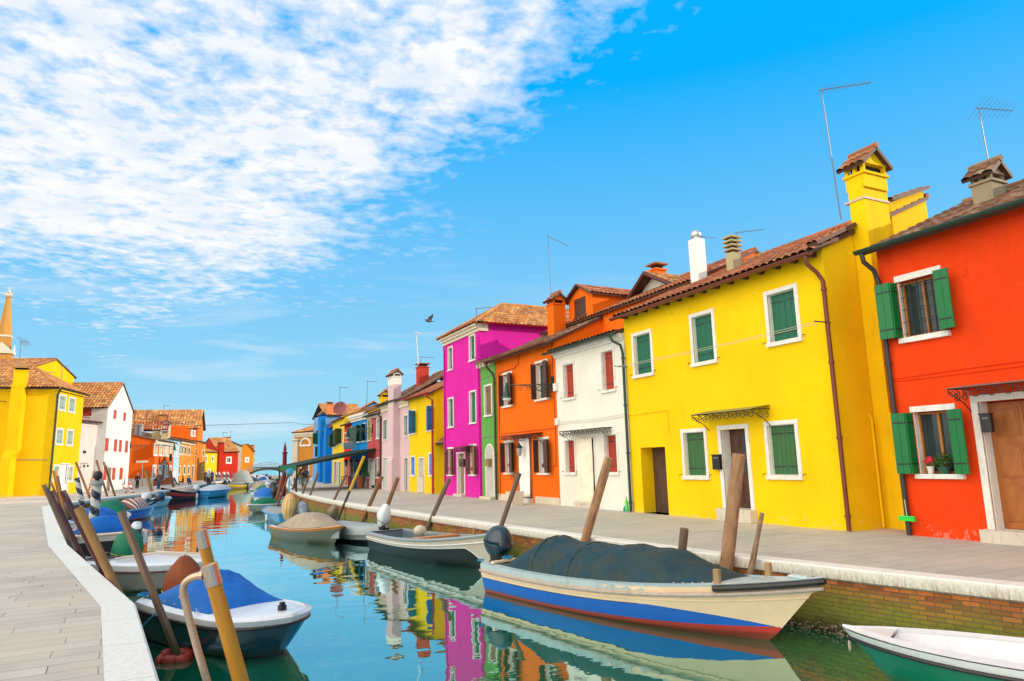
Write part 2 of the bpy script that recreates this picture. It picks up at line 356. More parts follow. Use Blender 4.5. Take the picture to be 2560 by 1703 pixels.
def window(root,pl,tl,br,frame='full',fw=.12,shut='closed',sm=None,fm=None,rv=.2,curtain=None,rect=None,al=150,ar=110,bars=False,lit=None,small=False):
    """returns the hole for the wall; builds window part with its sub-parts"""
    fm=fm or WHITE; sm=sm or SHG
    if rect: s0,s1,z0,z1=rect
    else:
        s0,z1=pl.hit(tl); s1,z0=pl.hit(br)
    if frame=='full': a,b,c,d=s0+fw,s1-fw,z0+fw,z1-fw
    elif frame=='sill': a,b,c,d=s0+.04,s1-.04,z0+fw*.8,z1-fw
    else: a,b,c,d=s0,s1,z0+.02,z1
    mb=MB(); pr=.035
    if frame=='full':
        sbox(mb,pl,s0,a,c,d,-.02,pr); sbox(mb,pl,b,s1,c,d,-.02,pr); sbox(mb,pl,s0,s1,d,z1,-.02,pr+.004); sbox(mb,pl,s0-.02,s1+.02,z0,c,-.02,pr+.05)
        # stone reveals just inside the opening
        for q in ((a,a+.018),(b-.018,b)): sbox(mb,pl,q[0],q[1],c,d,-rv,-.02)
        sbox(mb,pl,a+.018,b-.018,d-.018,d,-rv,-.02); sbox(mb,pl,a+.018,b-.018,c,c+.018,-rv,-.02)
    elif frame=='sill':
        sbox(mb,pl,s0-.03,s1+.03,z0,c,-.02,pr+.07); sbox(mb,pl,s0,s1,d,z1,-.02,pr)
        for q in ((a,a+.02),(b-.02,b)): sbox(mb,pl,q[0],q[1],c,d,-rv,-.02)
    else:
        sbox(mb,pl,a-.03,b+.03,z0-.06,z0+.02,-.02,.06)
    W_=mb.build('window',fm,root,bevel=.006 if not small else 0)
    if shut=='closed':
        m2=MB(); w=(b-a)/2-.02
        for sd,sh in ((-1,a+.018),(1,b-.018)): shutterleaf(m2,pl,sh,c+.02,d-.02,w,0,sd,-rv+.05)
        m2.build('shutter',[sm,IRON],W_)
    else:
        m3=MB(); sbox(m3,pl,a+.05,b-.05,c+.04,d-.04,-rv-.045,-rv-.03); m3.build('pane',GLASS,W_)
        m4=MB(); m4.mi=0
        for q in ((a+.01,a+.06),(b-.06,b-.01),((a+b)/2-.03,(a+b)/2+.03)): sbox(m4,pl,q[0],q[1],c+.06,d-.06,-rv-.03,-rv+.02)
        sbox(m4,pl,a+.01,b-.01,d-.06,d-.01,-rv-.03,-rv+.021); sbox(m4,pl,a+.01,b-.01,c+.01,c+.06,-rv-.03,-rv+.021)
        m4.build('sash',lit or WHITE,W_)
        if curtain:
            m5=MB(); rows=[[pl.pt(a+.05+(b-a-.1)*k/30,z,-rv-.1+.025*math.sin(k*1.7)) for k in range(31)] for z in (c+.03,d-.05)]; 
        if bars:
            m6=MB()
            for i in range(6): s_=a+.08+(b-a-.16)*i/5; m6.tube([pl.pt(s_,c+.02,-.06),pl.pt(s_,d-.02,-.06)],.009,5)
            for i in range(5): z_=c+.1+(d-c-.2)*i/4; m6.tube([pl.pt(a+.02,z_,-.06),pl.pt(b-.02,z_,-.06)],.008,5)
            m6.build('grille',IRON,W_)
        if shut=='bifold':
            w=(b-a)/2; pp=min(.26,w*.5); lo=.02+pp
            m2=MB(); shutterleaf(m2,pl,a-.01,c+.01,d-.01,pp,90,-1,.02)
            if al: shutterleaf(m2,pl,a-.02,c+.01,d-.01,w*.5*al,178,-1,lo)
            m2.build('shutter',[sm,IRON],W_)
            m2=MB(); shutterleaf(m2,pl,b+.01,c+.01,d-.01,pp,90,1,.02); shutterleaf(m2,pl,b+.02,c+.01,d-.01,w*.62,176,1,lo); m2.build('shutter',[sm,IRON],W_)
        if shut=='open':
            w=(b-a)/2
            if al is not None: m2=MB(); shutterleaf(m2,pl,a,c+.01,d-.01,w,al,-1,.05); m2.build('shutter',[sm,IRON],W_)
            if ar is not None: m2=MB(); shutterleaf(m2,pl,b,c+.01,d-.01,w,ar,1,.05); m2.build('shutter',[sm,IRON],W_)
    if not small:
        for s_ in (s0-.1,s1+.1): m7=MB(); m7.tube([pl.pt(s_,z0+.16,-.01),pl.pt(s_,z0+.16,.1),pl.pt(s_,z0+.1,.11)],.012,5); m7.build('shutter_catch',IRON,W_)
    return (a,b,c,d,rv+.15)
def door(root,pl,tl,br,frame=True,fw=.12,dm=None,fm=None,rv=.22,step=.18,rect=None,panels=True,leaf=1,sill=True,open_=False,glassm=None):
    dm=dm or DOORB; fm=fm or WHITE
    if rect: s0,s1,z0,z1=rect
    else: s0,z1=pl.hit(tl); s1,z0=pl.hit(br)
    z0=.0 if z0<.4 else z0
    a,b,d=s0+fw,s1-fw,z1-fw; c=z0+step
    mb=MB()
    if frame:
        sbox(mb,pl,s0,a,z0+.003,d,-.02,.04); sbox(mb,pl,b,s1,z0+.003,d,-.02,.04); sbox(mb,pl,s0,s1,d,z1,-.02,.044)
        for q in ((a,a+.018),(b-.018,b)): sbox(mb,pl,q[0],q[1],c,d,-rv,-.02)
    else: sbox(mb,pl,a,b,d-.02,d,-rv,-.01)
    D_=mb.build('door',fm,root,bevel=.006)
    if step:
        m8=MB(); sbox(m8,pl,s0-.05,s1+.05,z0+.002,z0+step,-.0,.28) if sill else None; sbox(m8,pl,a+.003,b-.003,z0+.004,z0+step+.003,-rv-.1,0); m8.build('step',STONE if sill else fm,D_,bevel=.01)
    if not open_:
        m2=MB(); n_=leaf; w=(b-a-.04)/n_
        for i in range(n_):
            x0=a+.02+w*i; x1=x0+w-.008; sbox(m2,pl,x0,x1,c+.01,d-.02,-rv-.03,-rv+.01)
            if panels:
                for (p0,p1) in ((.06,.34),(.4,.66),(.72,.94)):
                    m2.mi=1 if (glassm and i==n_-1 and p0>.35) else 0
                    for (q0,q1) in (((.14,.86),) if n_>1 else ((.12,.46),(.54,.88))):
                        sbox(m2,pl,x0+w*q0,x0+w*q1,c+(d-c)*p0,c+(d-c)*p1,-rv+.0,-rv+.028)
                        if m2.mi==0: sbox(m2,pl,x0+w*q0+.04,x0+w*q1-.04,c+(d-c)*p0+.04,c+(d-c)*p1-.04,-rv+.02,-rv+.04)
                    m2.mi=0
        m2.build('door_panel',[dm,GLASS],D_,bevel=.006)
        m3=MB(); m3.ball(pl.pt(b-.12 if n_==1 else (a+b)/2-.07,c+1.0,-rv+.06),.03,.03,.03,8,6); m3.build('handle',STEEL,D_,smooth=True)
    return (a,b,z0-.001 if z0<.1 else z0,d,(.16+rv) if not open_ else .9)
def spiral(c,ax,az,r,turns=1.4,start=0.,sgn=1,n=18):
    out=[]
    for i in range(n+1):
        t=i/n; a=start+sgn*turns*2*math.pi*t; rr=r*(1-.8*t); out.append(Vector(c)+ax*(math.cos(a)*rr)+az*(math.sin(a)*rr))
    return out
def canopy(root,pl,s0,s1,z,proj=.85,drop=.25,roofm=None,name='door_canopy'):
    up=Vector((0,0,1)); mb=MB()
    mb.tube([pl.pt(s0,z,proj),pl.pt(s1,z,proj)],.018,6); mb.tube([pl.pt(s0,z,proj),pl.pt(s0,z+.02,0)],.015,6); mb.tube([pl.pt(s1,z,proj),pl.pt(s1,z+.02,0)],.015,6)
    n_=max(3,int((s1-s0)/.3)); w=(s1-s0)/n_
    for i in range(n_):
        c=pl.pt(s0+w*(i+.3),z-.1,proj); mb.tube(spiral(c,pl.d,up,.1,1.3,math.pi/2,1),.011,5); c=pl.pt(s0+w*(i+.75),z-.13,proj); mb.tube(spiral(c,pl.d,up,.12,1.2,math.pi/2,-1),.011,5)
    for s_ in (s0,s1):
        for q,rr in ((.25,.12),(.6,.14)): mb.tube(spiral(pl.pt(s_,z-.15,proj*q),pl.n,up,rr,1.3,math.pi/2,1),.011,5)
        mb.tube([pl.pt(s_,z-.5,.0),pl.pt(s_,z-.3,proj*.3),pl.pt(s_,z-.05,proj)],.014,5)
    C_=mb.build(name,IRON,root)
    m=MB(); 
    m.face([pl.pt(s0-.03,z+.02,proj+.04),pl.pt(s1+.03,z+.02,proj+.04),pl.pt(s1+.03,z+drop,0.002),pl.pt(s0-.03,z+drop,0.002)]); m.face([pl.pt(s0-.03,z+.005,proj+.04),pl.pt(s0-.03,z+drop-.015,0.002),pl.pt(s1+.03,z+drop-.015,0.002),pl.pt(s1+.03,z+.005,proj+.04)])
    m.face([pl.pt(s0-.03,z+.005,proj+.04),pl.pt(s1+.03,z+.005,proj+.04),pl.pt(s1+.03,z+.02,proj+.04),pl.pt(s0-.03,z+.02,proj+.04)])
    m.build('canopy_roof',roofm or GREYM,C_)
    return C_
def chimney(root,x,y,z0,z1,w,d,mat,cap='gable',tm=None,capm=None):
    mb=MB(); mb.box(x-w/2,x+w/2,y-d/2,y+d/2,z0,z1)
    if cap=='gable':
        mb.box(x-w/2-.05,x+w/2+.05,y-d/2-.05,y+d/2+.05,z1,z1+.07)
        ph=.17*max(w,.6)/.7
        for sx in (-1,1):
            for sy in (-1,0,1) : mb.box(x+sx*(w/2-.05)-.05,x+sx*(w/2-.05)+.05,y+sy*(d/2-.05)-.05,y+sy*(d/2-.05)+.05,z1+.07,z1+.07+ph)
        mb.mi=2; mb.box(x-w/2+.12,x+w/2-.12,y-d/2+.12,y+d/2-.12,z1+.07,z1+.07+ph-.02); mb.mi=0
        zt=z1+.07+ph; h=.3*w/.7
        mb.box(x-w/2-.03,x+w/2+.03,y-d/2-.03,y+d/2+.03,zt,zt+.06); zt+=.06
        for yy in (y-d/2,y+d/2): mb.face([(x-w/2,yy,zt),(x+w/2,yy,zt),(x,yy,zt+h)])
        ch=mb.build('chimney',[mat,mat,DARK],root)
        e=.14; ext=w/2+e; zz=zt-h/(w/2)*e
        for sx in (-1,1):
            tiles(ch,(x+sx*ext,y-d/2-e,zz),(x+sx*ext,y+d/2+e,zz),(x,y-d/2-e,zt+h+.0),(x,y+d/2+e,zt+h+.0),tm or TILE,.2,.3,.04,name='chimney_roof')
        ridge(ch,(x,y-d/2-e-.02,zt+h+.07),(x,y+d/2+e+.02,zt+h+.07),tm or TILE,.09)
    elif cap=='louver':
        for k in range(4): mb.box(x-w/2-.06,x+w/2+.06,y-d/2-.06,y+d/2+.06,z1+k*.16+.08,z1+k*.16+.14)
        mb.mi=2; mb.box(x-w/2+.08,x+w/2-.08,y-d/2+.08,y+d/2-.08,z1,z1+.6); ch=mb.build('chimney',[mat,mat,DARK],root)
    elif cap=='flat':
        mb.box(x-w/2-.06,x+w/2+.06,y-d/2-.06,y+d/2+.06,z1,z1+.08); mb.mi=2; mb.box(x-w/2+.1,x+w/2-.1,y-d/2+.1,y+d/2-.1,z1+.08,z1+.28); mb.mi=1; mb.box(x-w/2-.1,x+w/2+.1,y-d/2-.1,y+d/2+.1,z1+.28,z1+.36); ch=mb.build('chimney',[mat,tm or TILE,DARK],root)
    elif cap=='ball':
        ch=mb.build('chimney',mat,root,bevel=.01); m=MB(); m.ball((x,y,z1+.2),.22,.22,.2,14,9); m.tube([(x,y,z1-.02),(x,y,z1+.1)],.12,12); m.build('cowl',STEEL,ch,smooth=True)
    return ch
def antenna(root,base,top,boomdir,bl=1.3,n=7,el=.4,r=.018,mat=None,tilt=0.,kind='yagi'):
    base=Vector(base);top=Vector(top); mb=MB(); mb.tube([base,top],[r*1.0,r*.75],6)
    b=Vector(boomdir).normalized(); side=b.cross(Vector((0,0,1))).normalized(); side=(side*math.cos(tilt)+Vector((0,0,1))*math.sin(tilt))
    s0=top-b*.08-Vector((0,0,.03)); mb.tube([s0,s0+b*bl],r*.8,6)
    for i in range(n):
        c=s0+b*(bl*(i+.4)/n); e=el*(1-.45*i/n); mb.tube([c-side*e/2,c+side*e/2],r*.35,4)
    return mb.build('antenna',mat or ANT,root)
def pixantenna(root,base,top,boom,dep,**k):
    """mast foot, mast top and boom tip given as image points at the distance of world point dep"""
    dep=Vector(dep); a=atdepth(base,dep); b=atdepth(top,dep); c=atdepth(boom,dep); a=Vector((b.x*.9+a.x*.1,b.y*.9+a.y*.1,a.z)) if False else a
    return antenna(root,a,b,c-b,bl=(c-b).length,**k)
def body(root,pl,z1,depth,mat,holes,z0=0.,rise=0.,mono=False,hole_dep=.35,s0=0.,s1=None,lean=None,inset=.012,noback=False):
    """wall shell: pierced front, gable or mono-pitched sides, back"""
    s1=pl.len if s1 is None else s1; s0+=inset; s1-=inset
    mb=MB(); wallmesh(mb,pl,s0,s1,z0,z1,holes)
    for s_,fl in ((s0,0),(s1,1)):
        if mono: pts=[pl.pt(s_,z0,0),pl.pt(s_,z1,0),pl.pt(s_,z1+rise,-depth),pl.pt(s_,z0,-depth)]
        else: pts=[pl.pt(s_,z0,0),pl.pt(s_,z1,0),pl.pt(s_,z1+rise,-depth/2),pl.pt(s_,z1,-depth),pl.pt(s_,z0,-depth)]
        mb.face(pts if not fl else pts[::-1])
    zb=z1+rise if mono else z1
    mb.face([pl.pt(s0,z0,-depth),pl.pt(s0,zb,-depth),pl.pt(s1,zb,-depth),pl.pt(s1,z0,-depth)])
    return mb.build('wall',mat,root)
def saddle(root,pl,z1,depth,rise,s0=0.,s1=None,ov=.35,mat=None,mono=False,per=.26,side=.12,seg=8,front_only=False,ridge_=True):
    s1=pl.len if s1 is None else s1; s0-=side; s1+=side
    run=depth if mono else depth/2; sl=rise/run
    tiles(root,pl.pt(s0,z1-sl*ov,ov),pl.pt(s1,z1-sl*ov,ov),pl.pt(s0,z1+rise,-run),pl.pt(s1,z1+rise,-run),mat,per,seg=seg)
    if not mono and not front_only:
        tiles(root,pl.pt(s1,z1-sl*ov,-depth-ov),pl.pt(s0,z1-sl*ov,-depth-ov),pl.pt(s1,z1+rise,-run),pl.pt(s0,z1+rise,-run),mat,per,seg=max(4,seg//2))
    if ridge_: ridge(root,pl.pt(s0,z1+rise+.08,-run),pl.pt(s1,z1+rise+.08,-run),mat)
    return z1-sl*ov
# ---------------------------------------------------------------- world
SUNAZ=R(118); SUNEL=R(17)
SUNV=Vector((math.sin(SUNAZ)*math.cos(SUNEL),math.cos(SUNAZ)*math.cos(SUNEL),math.sin(SUNEL)))
w=bpy.data.worlds.new('World'); sc.world=w; w.use_nodes=True; nt=w.node_tree; bg=nt.nodes['Background']
sky=N(nt,'ShaderNodeTexSky',sky_type='NISHITA'); sky.sun_disc=False; sky.sun_elevation=SUNEL; sky.sun_rotation=SUNAZ; sky.altitude=0; sky.air_density=1.0; sky.dust_density=.3; sky.ozone_density=3
tc=N(nt,'ShaderNodeTexCoord').outputs['Generated']
nm=N(nt,'ShaderNodeVectorMath',operation='NORMALIZE'); L(nt,tc,nm.inputs[0]); dirv=nm.outputs[0]
sep=N(nt,'ShaderNodeSeparateXYZ'); L(nt,dirv,sep.inputs[0]); dz=sep.outputs[2]
hs=N(nt,'ShaderNodeHueSaturation'); hs.inputs['Saturation'].default_value=1.25; hs.inputs['Value'].default_value=1.0; L(nt,sky.outputs[0],hs.inputs['Color'])
zen=mixc(nt,ramp(nt,dz,-.02,.50),(4.3,7.9,9.5),(.0,4.7,10.6))
skyc=mixc(nt,.92,hs.outputs[0],zen)
# cloud layer: noise on a plane overhead, gathered on one side of a great circle
zz=math_(nt,'MAXIMUM',dz,.035)
dv=N(nt,'ShaderNodeVectorMath',operation='DIVIDE'); cz=N(nt,'ShaderNodeCombineXYZ'); L(nt,zz,cz.inputs[0]); L(nt,zz,cz.inputs[1]); cz.inputs[2].default_value=1; L(nt,dirv,dv.inputs[0]); L(nt,cz.outputs[0],dv.inputs[1])
cp=mapv(nt,dv.outputs[0],(1,1,0),(0,0,R(20)))
d1=ray(('V',1400,60)); d2=ray(('V',620,760)); gn=d1.cross(d2).normalized()
if gn.dot(ray(('V',300,100)))<0: gn=-gn
dt=N(nt,'ShaderNodeVectorMath',operation='DOT_PRODUCT'); L(nt,dirv,dt.inputs[0]); dt.inputs[1].default_value=gn
n0=noise(nt,.9,cp,3,.5,.3); nA=math_(nt,'ADD',math_(nt,'MULTIPLY',noise(nt,2.9,cp,9,.6,.3),.45),math_(nt,'MULTIPLY',noise(nt,7.,mapv(nt,dirv,(1,1,1.9)),8,.58,.25),.55)); nB=noise(nt,11.,cp,7,.6,.15)
edge=math_(nt,'ADD',dt.outputs['Value'],math_(nt,'MULTIPLY',math_(nt,'SUBTRACT',n0,.5),.42))
region=ramp(nt,edge,-.16,.10,0,1)
low=ramp(nt,dz,.08,.30,.1,1)
dens=math_(nt,'ADD',math_(nt,'MULTIPLY',nA,.56),math_(nt,'MULTIPLY',nB,.44))
th=math_(nt,'SUBTRACT',.70,math_(nt,'MULTIPLY',math_(nt,'MULTIPLY',region,low),.30))
cov=ramp(nt,math_(nt,'SUBTRACT',dens,th),-.04,.13,0,1)
cov=math_(nt,'MULTIPLY',cov,math_(nt,'ADD',region,.0))
# thin low streaks near the horizon
st=noise(nt,1,mapv(nt,dirv,(3.,3.,26.)),6,.6,.6); stc=math_(nt,'MULTIPLY',ramp(nt,st,.5,.78,0,.6),math_(nt,'MULTIPLY',ramp(nt,dz,.30,.16,0,1),ramp(nt,edge,-.62,-.1,0,1)))
cov=math_(nt,'MAXIMUM',math_(nt,'MULTIPLY',cov,.97),stc)
nC=noise(nt,5.,cp,6,.6)
ccol=mixc(nt,ramp(nt,nC,.32,.62),(7.9,8.8,9.9),(10.2,10.1,9.9))
fin=mixc(nt,cov,skyc,ccol)
# unseen warm cloud bank added past the left edge to brighten shaded facades
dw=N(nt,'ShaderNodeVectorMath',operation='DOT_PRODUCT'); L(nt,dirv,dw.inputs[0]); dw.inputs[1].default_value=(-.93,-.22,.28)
fill_bank_=math_(nt,'MULTIPLY',ramp(nt,dw.outputs['Value'],.45,.85,0,1),ramp(nt,dz,-.02,.05,0,1)); fin=mixc(nt,math_(nt,'MULTIPLY',fill_bank_,ramp(nt,nA,.3,.5,.75,1.)),fin,(29.,26.5,22.))
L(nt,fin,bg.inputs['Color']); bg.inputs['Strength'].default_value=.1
sl=bpy.data.lights.new('sun','SUN'); so=bpy.data.objects.new('sun',sl); COL.objects.link(so); sl.energy=4.2; sl.angle=R(.5); sl.color=(1,.83,.62)
so.rotation_euler=SUNV.to_track_quat('Z','Y').to_euler()
vs=sc.view_settings; vs.view_transform='Standard'; vs.look='None'; vs.exposure=0; vs.gamma=1; vs.use_curve_mapping=False
sc.cycles.max_bounces=8; sc.cycles.diffuse_bounces=4; sc.cycles.glossy_bounces=4; sc.cycles.sample_clamp_indirect=6; sc.cycles.use_denoising=True
# ---------------------------------------------------------------- setting
KR=[(-12,17.5),(-5,15),(0,13.2),(3,12.25),(6,11.35),(8.3,10.85),(11.9,10.2),(16.7,9.85),(20,9.6),(25,9.25),(33,8.9),(44,8.75),(53,9.05),(63,9.9),(80,12.1),(100,15.0),(130,20.0),(160,25.0),(200,33),(260,50)]
KL=[(-12,1.2),(-5,.9),(5,.25),(7.9,.08),(12.5,-.27),(23.6,-2.3),(50.5,-5.95),(54.8,-5.4),(58,-4.8),(62,-3.7),(71.5,-.7),(95.8,3.7),(110,6.5),(130,10.6),(150,14.6),(170,18),(185,20),(200,8),(260,-40)]
def kx(K,y):
    for (a,b),(c,d) in zip(K,K[1:]):
        if a<=y<=c: return b+(d-b)*(y-a)/(c-a)
def paving(name,c1,c2,mort,bw,bh,rot=0.,mottle=.35):
    m,nt,b=newmat(name); p=mapv(nt,pos(nt),(1,1,1),(0,0,rot))
    nz=N(nt,'ShaderNodeTexNoise'); nz.inputs['Scale'].default_value=.7; nz.inputs['Detail'].default_value=3; L(nt,p,nz.inputs['Vector'])
    ma=N(nt,'ShaderNodeVectorMath',operation='MULTIPLY_ADD'); L(nt,nz.outputs['Color'],ma.inputs[0]); ma.inputs[1].default_value=(.06,.06,0); L(nt,p,ma.inputs[2])
    br=N(nt,'ShaderNodeTexBrick'); L(nt,ma.outputs[0],br.inputs['Vector']); br.inputs['Scale'].default_value=1; br.inputs['Brick Width'].default_value=bw; br.inputs['Row Height'].default_value=bh; br.inputs['Mortar Size'].default_value=.006; br.inputs['Mortar Smooth'].default_value=.2; br.inputs['Bias'].default_value=0; br.offset=.37; br.offset_frequency=2; br.squash=.8; br.squash_frequency=3
    br.inputs['Color1'].default_value=rgba(c1); br.inputs['Color2'].default_value=rgba(c2); br.inputs['Mortar'].default_value=rgba(mort)
    n=noise(nt,1.3,p,6,.65); c=mixc(nt,ramp(nt,n,.35,.7,0,mottle),br.outputs['Color'],tuple(x*.6 for x in c1))
    n3=noise(nt,.35,p,3,.5); c=mixc(nt,ramp(nt,n3,.4,.65,0,.45),c,tuple(min(1,x*1.1) for x in (c2[0]*1.1,c2[1],c2[2]*.85)))
    n2=noise(nt,3.1,p,5,.7); c=mixc(nt,ramp(nt,n2,.68,.72,0,.5),c,(.55,.52,.46))
    L(nt,c,b.inputs['Base Color']); b.inputs['Roughness'].default_value=.75
    h=math_(nt,'ADD',math_(nt,'MULTIPLY',br.outputs['Fac'],-1.),math_(nt,'MULTIPLY',noise(nt,18,p,5,.7),.35)); bump(nt,b,h,.55,.012)
    return m
PAVR=paving('paving_stone_grey',(.45,.44,.38),(.52,.50,.45),(.14,.125,.1),1.15,.42,R(0))
PAVL=paving('paving_stone_beige',(.52,.44,.36),(.62,.54,.46),(.12,.095,.065),1.25,.34,R(-3.))
KERB,nt,b=newmat('kerb_stone'); p=pos(nt); n=noise(nt,14,mapv(nt,p,(1,1.,1)),7,.75); c=mixc(nt,ramp(nt,n,.45,.62),(.82,.79,.72),(.72,.68,.61)); s2=N(nt,'ShaderNodeSeparateXYZ'); L(nt,p,s2.inputs[0])
n2=noise(nt,22,mapv(nt,p,(1,1,.25)),6,.75); side=ramp(nt,math_(nt,'SUBTRACT',s2.outputs[2],math_(nt,'MULTIPLY',n2,.14)),-.30,-.085,1.,0.); c=mixc(nt,math_(nt,'MULTIPLY',side,ramp(nt,n2,.4,.6,.25,.85)),c,(.2,.135,.055))
jt=math_(nt,'FRACT',math_(nt,'MULTIPLY',s2.outputs[1],.62)); c=mixc(nt,ramp(nt,jt,.0,.012,.75,0),c,(.2,.17,.12)); n7=noise(nt,30,mapv(nt,p,(.5,1.6,1)),3,.6); c=mixc(nt,ramp(nt,n7,.66,.7,0,.6),c,(.32,.29,.24))
L(nt,c,b.inputs['Base Color']); b.inputs['Roughness'].default_value=.8; bump(nt,b,math_(nt,'ADD',n,n7),.4,.012)
BRICK,nt,b=newmat('canal_brick'); uv=N(nt,'ShaderNodeUVMap').outputs[0]; nz=N(nt,'ShaderNodeTexNoise'); nz.inputs['Scale'].default_value=2; L(nt,uv,nz.inputs['Vector']); ma=N(nt,'ShaderNodeVectorMath',operation='MULTIPLY_ADD'); L(nt,nz.outputs['Color'],ma.inputs[0]); ma.inputs[1].default_value=(.02,.02,0); L(nt,uv,ma.inputs[2])
br=N(nt,'ShaderNodeTexBrick'); L(nt,ma.outputs[0],br.inputs['Vector']); br.inputs['Scale'].default_value=1; br.inputs['Brick Width'].default_value=.26; br.inputs['Row Height'].default_value=.075; br.inputs['Mortar Size'].default_value=.008; br.inputs['Bias'].default_value=-.1
br.inputs['Color1'].default_value=(.56,.16,.035,1); br.inputs['Color2'].default_value=(.2,.06,.02,1); br.inputs['Mortar'].default_value=(.12,.085,.04,1)
p=pos(nt); s2=N(nt,'ShaderNodeSeparateXYZ'); L(nt,p,s2.inputs[0]); n=noise(nt,1.6,p,6,.7); n2=noise(nt,9,p,5,.7)
h=math_(nt,'ADD',s2.outputs[2],math_(nt,'MULTIPLY',math_(nt,'SUBTRACT',n,.5),1.0))
c=mixc(nt,ramp(nt,n2,.46,.7,0,.5),br.outputs['Color'],(.16,.08,.02))
c=mixc(nt,math_(nt,'MULTIPLY',ramp(nt,h,-.72,-.30,.92,0),ramp(nt,br.outputs['Fac'],0,1,1,.3)),c,mixc(nt,n2,(.08,.11,.006),(.26,.29,.03)))
c=mixc(nt,ramp(nt,h,-1.12,-.78,.93,0),c,(.03,.025,.01))
L(nt,c,b.inputs['Base Color']); b.inputs['Roughness'].default_value=.85; bump(nt,b,math_(nt,'SUBTRACT',n2,math_(nt,'MULTIPLY',br.outputs['Fac'],1.2)),.8,.02)
def strip(name,mat,K,o0,o1,z0,z1,lab=None,y0=None,y1=None,face='top'): pass
def offs(K,i,o,sg):
    """kerb polyline point i pushed o metres landward (sg=+1 right bank, -1 left bank)"""
    a=Vector((K[max(0,i-1)][1],K[max(0,i-1)][0],0)); c=Vector((K[min(len(K)-1,i+1)][1],K[min(len(K)-1,i+1)][0],0)); p=Vector((K[i][1],K[i][0],0))
    d1=(p-a).normalized() if (p-a).length>0 else (c-p).normalized(); d2=(c-p).normalized() if (c-p).length>0 else d1
    t=(d1+d2).normalized(); n=Vector((t.y,-t.x,0))*sg; k=1/max(.5,math.sqrt((1+d1.dot(d2))/2)); return p+n*(o*k)
def dens(K,st=3.):
    out=[]
    for (a,b),(c,d) in zip(K,K[1:]):
        n_=max(1,int((c-a)/st)) if c<130 else 1
        for i in range(n_): out.append((a+(c-a)*i/n_,b+(d-b)*i/n_))
    return out+[K[-1]]
def bank(K,sg,pav,kw,far):
    Z=Vector((0,0,1)); n_=len(K)
    inn=[offs(K,i,kw,sg) for i in range(n_)]; out=[offs(K,i,0,sg) for i in range(n_)]
    mb=MB()
    for i in range(n_-1): 
        a,b=inn[i],inn[i+1]; mb.face([a,b,Vector((sg*far,b.y,0)),Vector((sg*far,a.y,0))])
    o=mb.build('pavement',pav); o['kind']='structure'
    mb=MB(); inner2=[offs(K,i,.12,sg) for i in range(n_)]
    rows=[[p-Z*.004 if False else p+Z*.003 for p in inn],[p+Z*.003 for p in out] ]
    rj=random.Random(3)
    prof=[(kw,.004),(.03,.004),(0,-.02),(0,-.2),(.05,-.235),(.12,-.235)]
    rows=[[offs(K,i,q[0],sg)+Z*q[1] for i in range(n_)] for q in prof]
    mb.grid(rows); o=mb.build('kerb',KERB); o['kind']='structure'
    mb=MB(); acc=[0]
    for i in range(1,n_): acc.append(acc[-1]+(out[i]-out[i-1]).length)
    rows=[[offs(K,i,.07,sg)+Z*z for i in range(n_)] for z in (-.2,-2.6)]
    mb.grid(rows,False,lambda i,j:(acc[j],(-.2,-2.6)[i]))
    return mb.build('quay_wall',BRICK)
q=bank(KR,1,PAVR,.42,330); tag(q,'brick canal wall with green algae under the pavement of the bright house row','canal wall')
q=bank(KL,-1,PAVL,.46,330); tag(q,'brick canal wall below the broad white kerb on the side with the blue covered boat','canal wall')
WM,nt,b=newmat('canal_water'); nt.nodes.remove(b); out=nt.nodes['Material Output']; p=pos(nt)
dfm=N(nt,'ShaderNodeBsdfDiffuse'); dfm.inputs['Color'].default_value=(.0,.13,.055,1); gl=N(nt,'ShaderNodeBsdfGlossy'); gl.inputs['Roughness'].default_value=.015; gl.inputs['Color'].default_value=(.74,.95,.97,1)
n=noise(nt,1,mapv(nt,p,(.55,.8,1)),2,.45,.3); n2=noise(nt,1,mapv(nt,p,(2.6,4.2,1),(0,0,.5)),2,.5); far_=noise(nt,1,mapv(nt,p,(.12,.12,1)),2)
h=math_(nt,'ADD',math_(nt,'MULTIPLY',n,1.),math_(nt,'MULTIPLY',math_(nt,'MULTIPLY',n2,ramp(nt,far_,.35,.6,.06,.3)),.5))
bp=N(nt,'ShaderNodeBump'); bp.inputs['Strength'].default_value=.10; bp.inputs['Distance'].default_value=.12; L(nt,h,bp.inputs['Height'])
fr=N(nt,'ShaderNodeFresnel'); fr.inputs['IOR'].default_value=1.55; L(nt,bp.outputs[0],fr.inputs['Normal']); L(nt,bp.outputs[0],gl.inputs['Normal'])
mx=N(nt,'ShaderNodeMixShader'); L(nt,ramp(nt,fr.outputs[0],0.04,.55,.30,1.),mx.inputs[0]); L(nt,dfm.outputs[0],mx.inputs[1]); L(nt,gl.outputs[0],mx.inputs[2]); L(nt,mx.outputs[0],out.inputs[0])
mb=MB(); mb.face([(-6000,-300,WATER),(6000,-300,WATER),(6000,9000,WATER),(-6000,9000,WATER)]); o=mb.build('water',WM); o['kind']='structure'
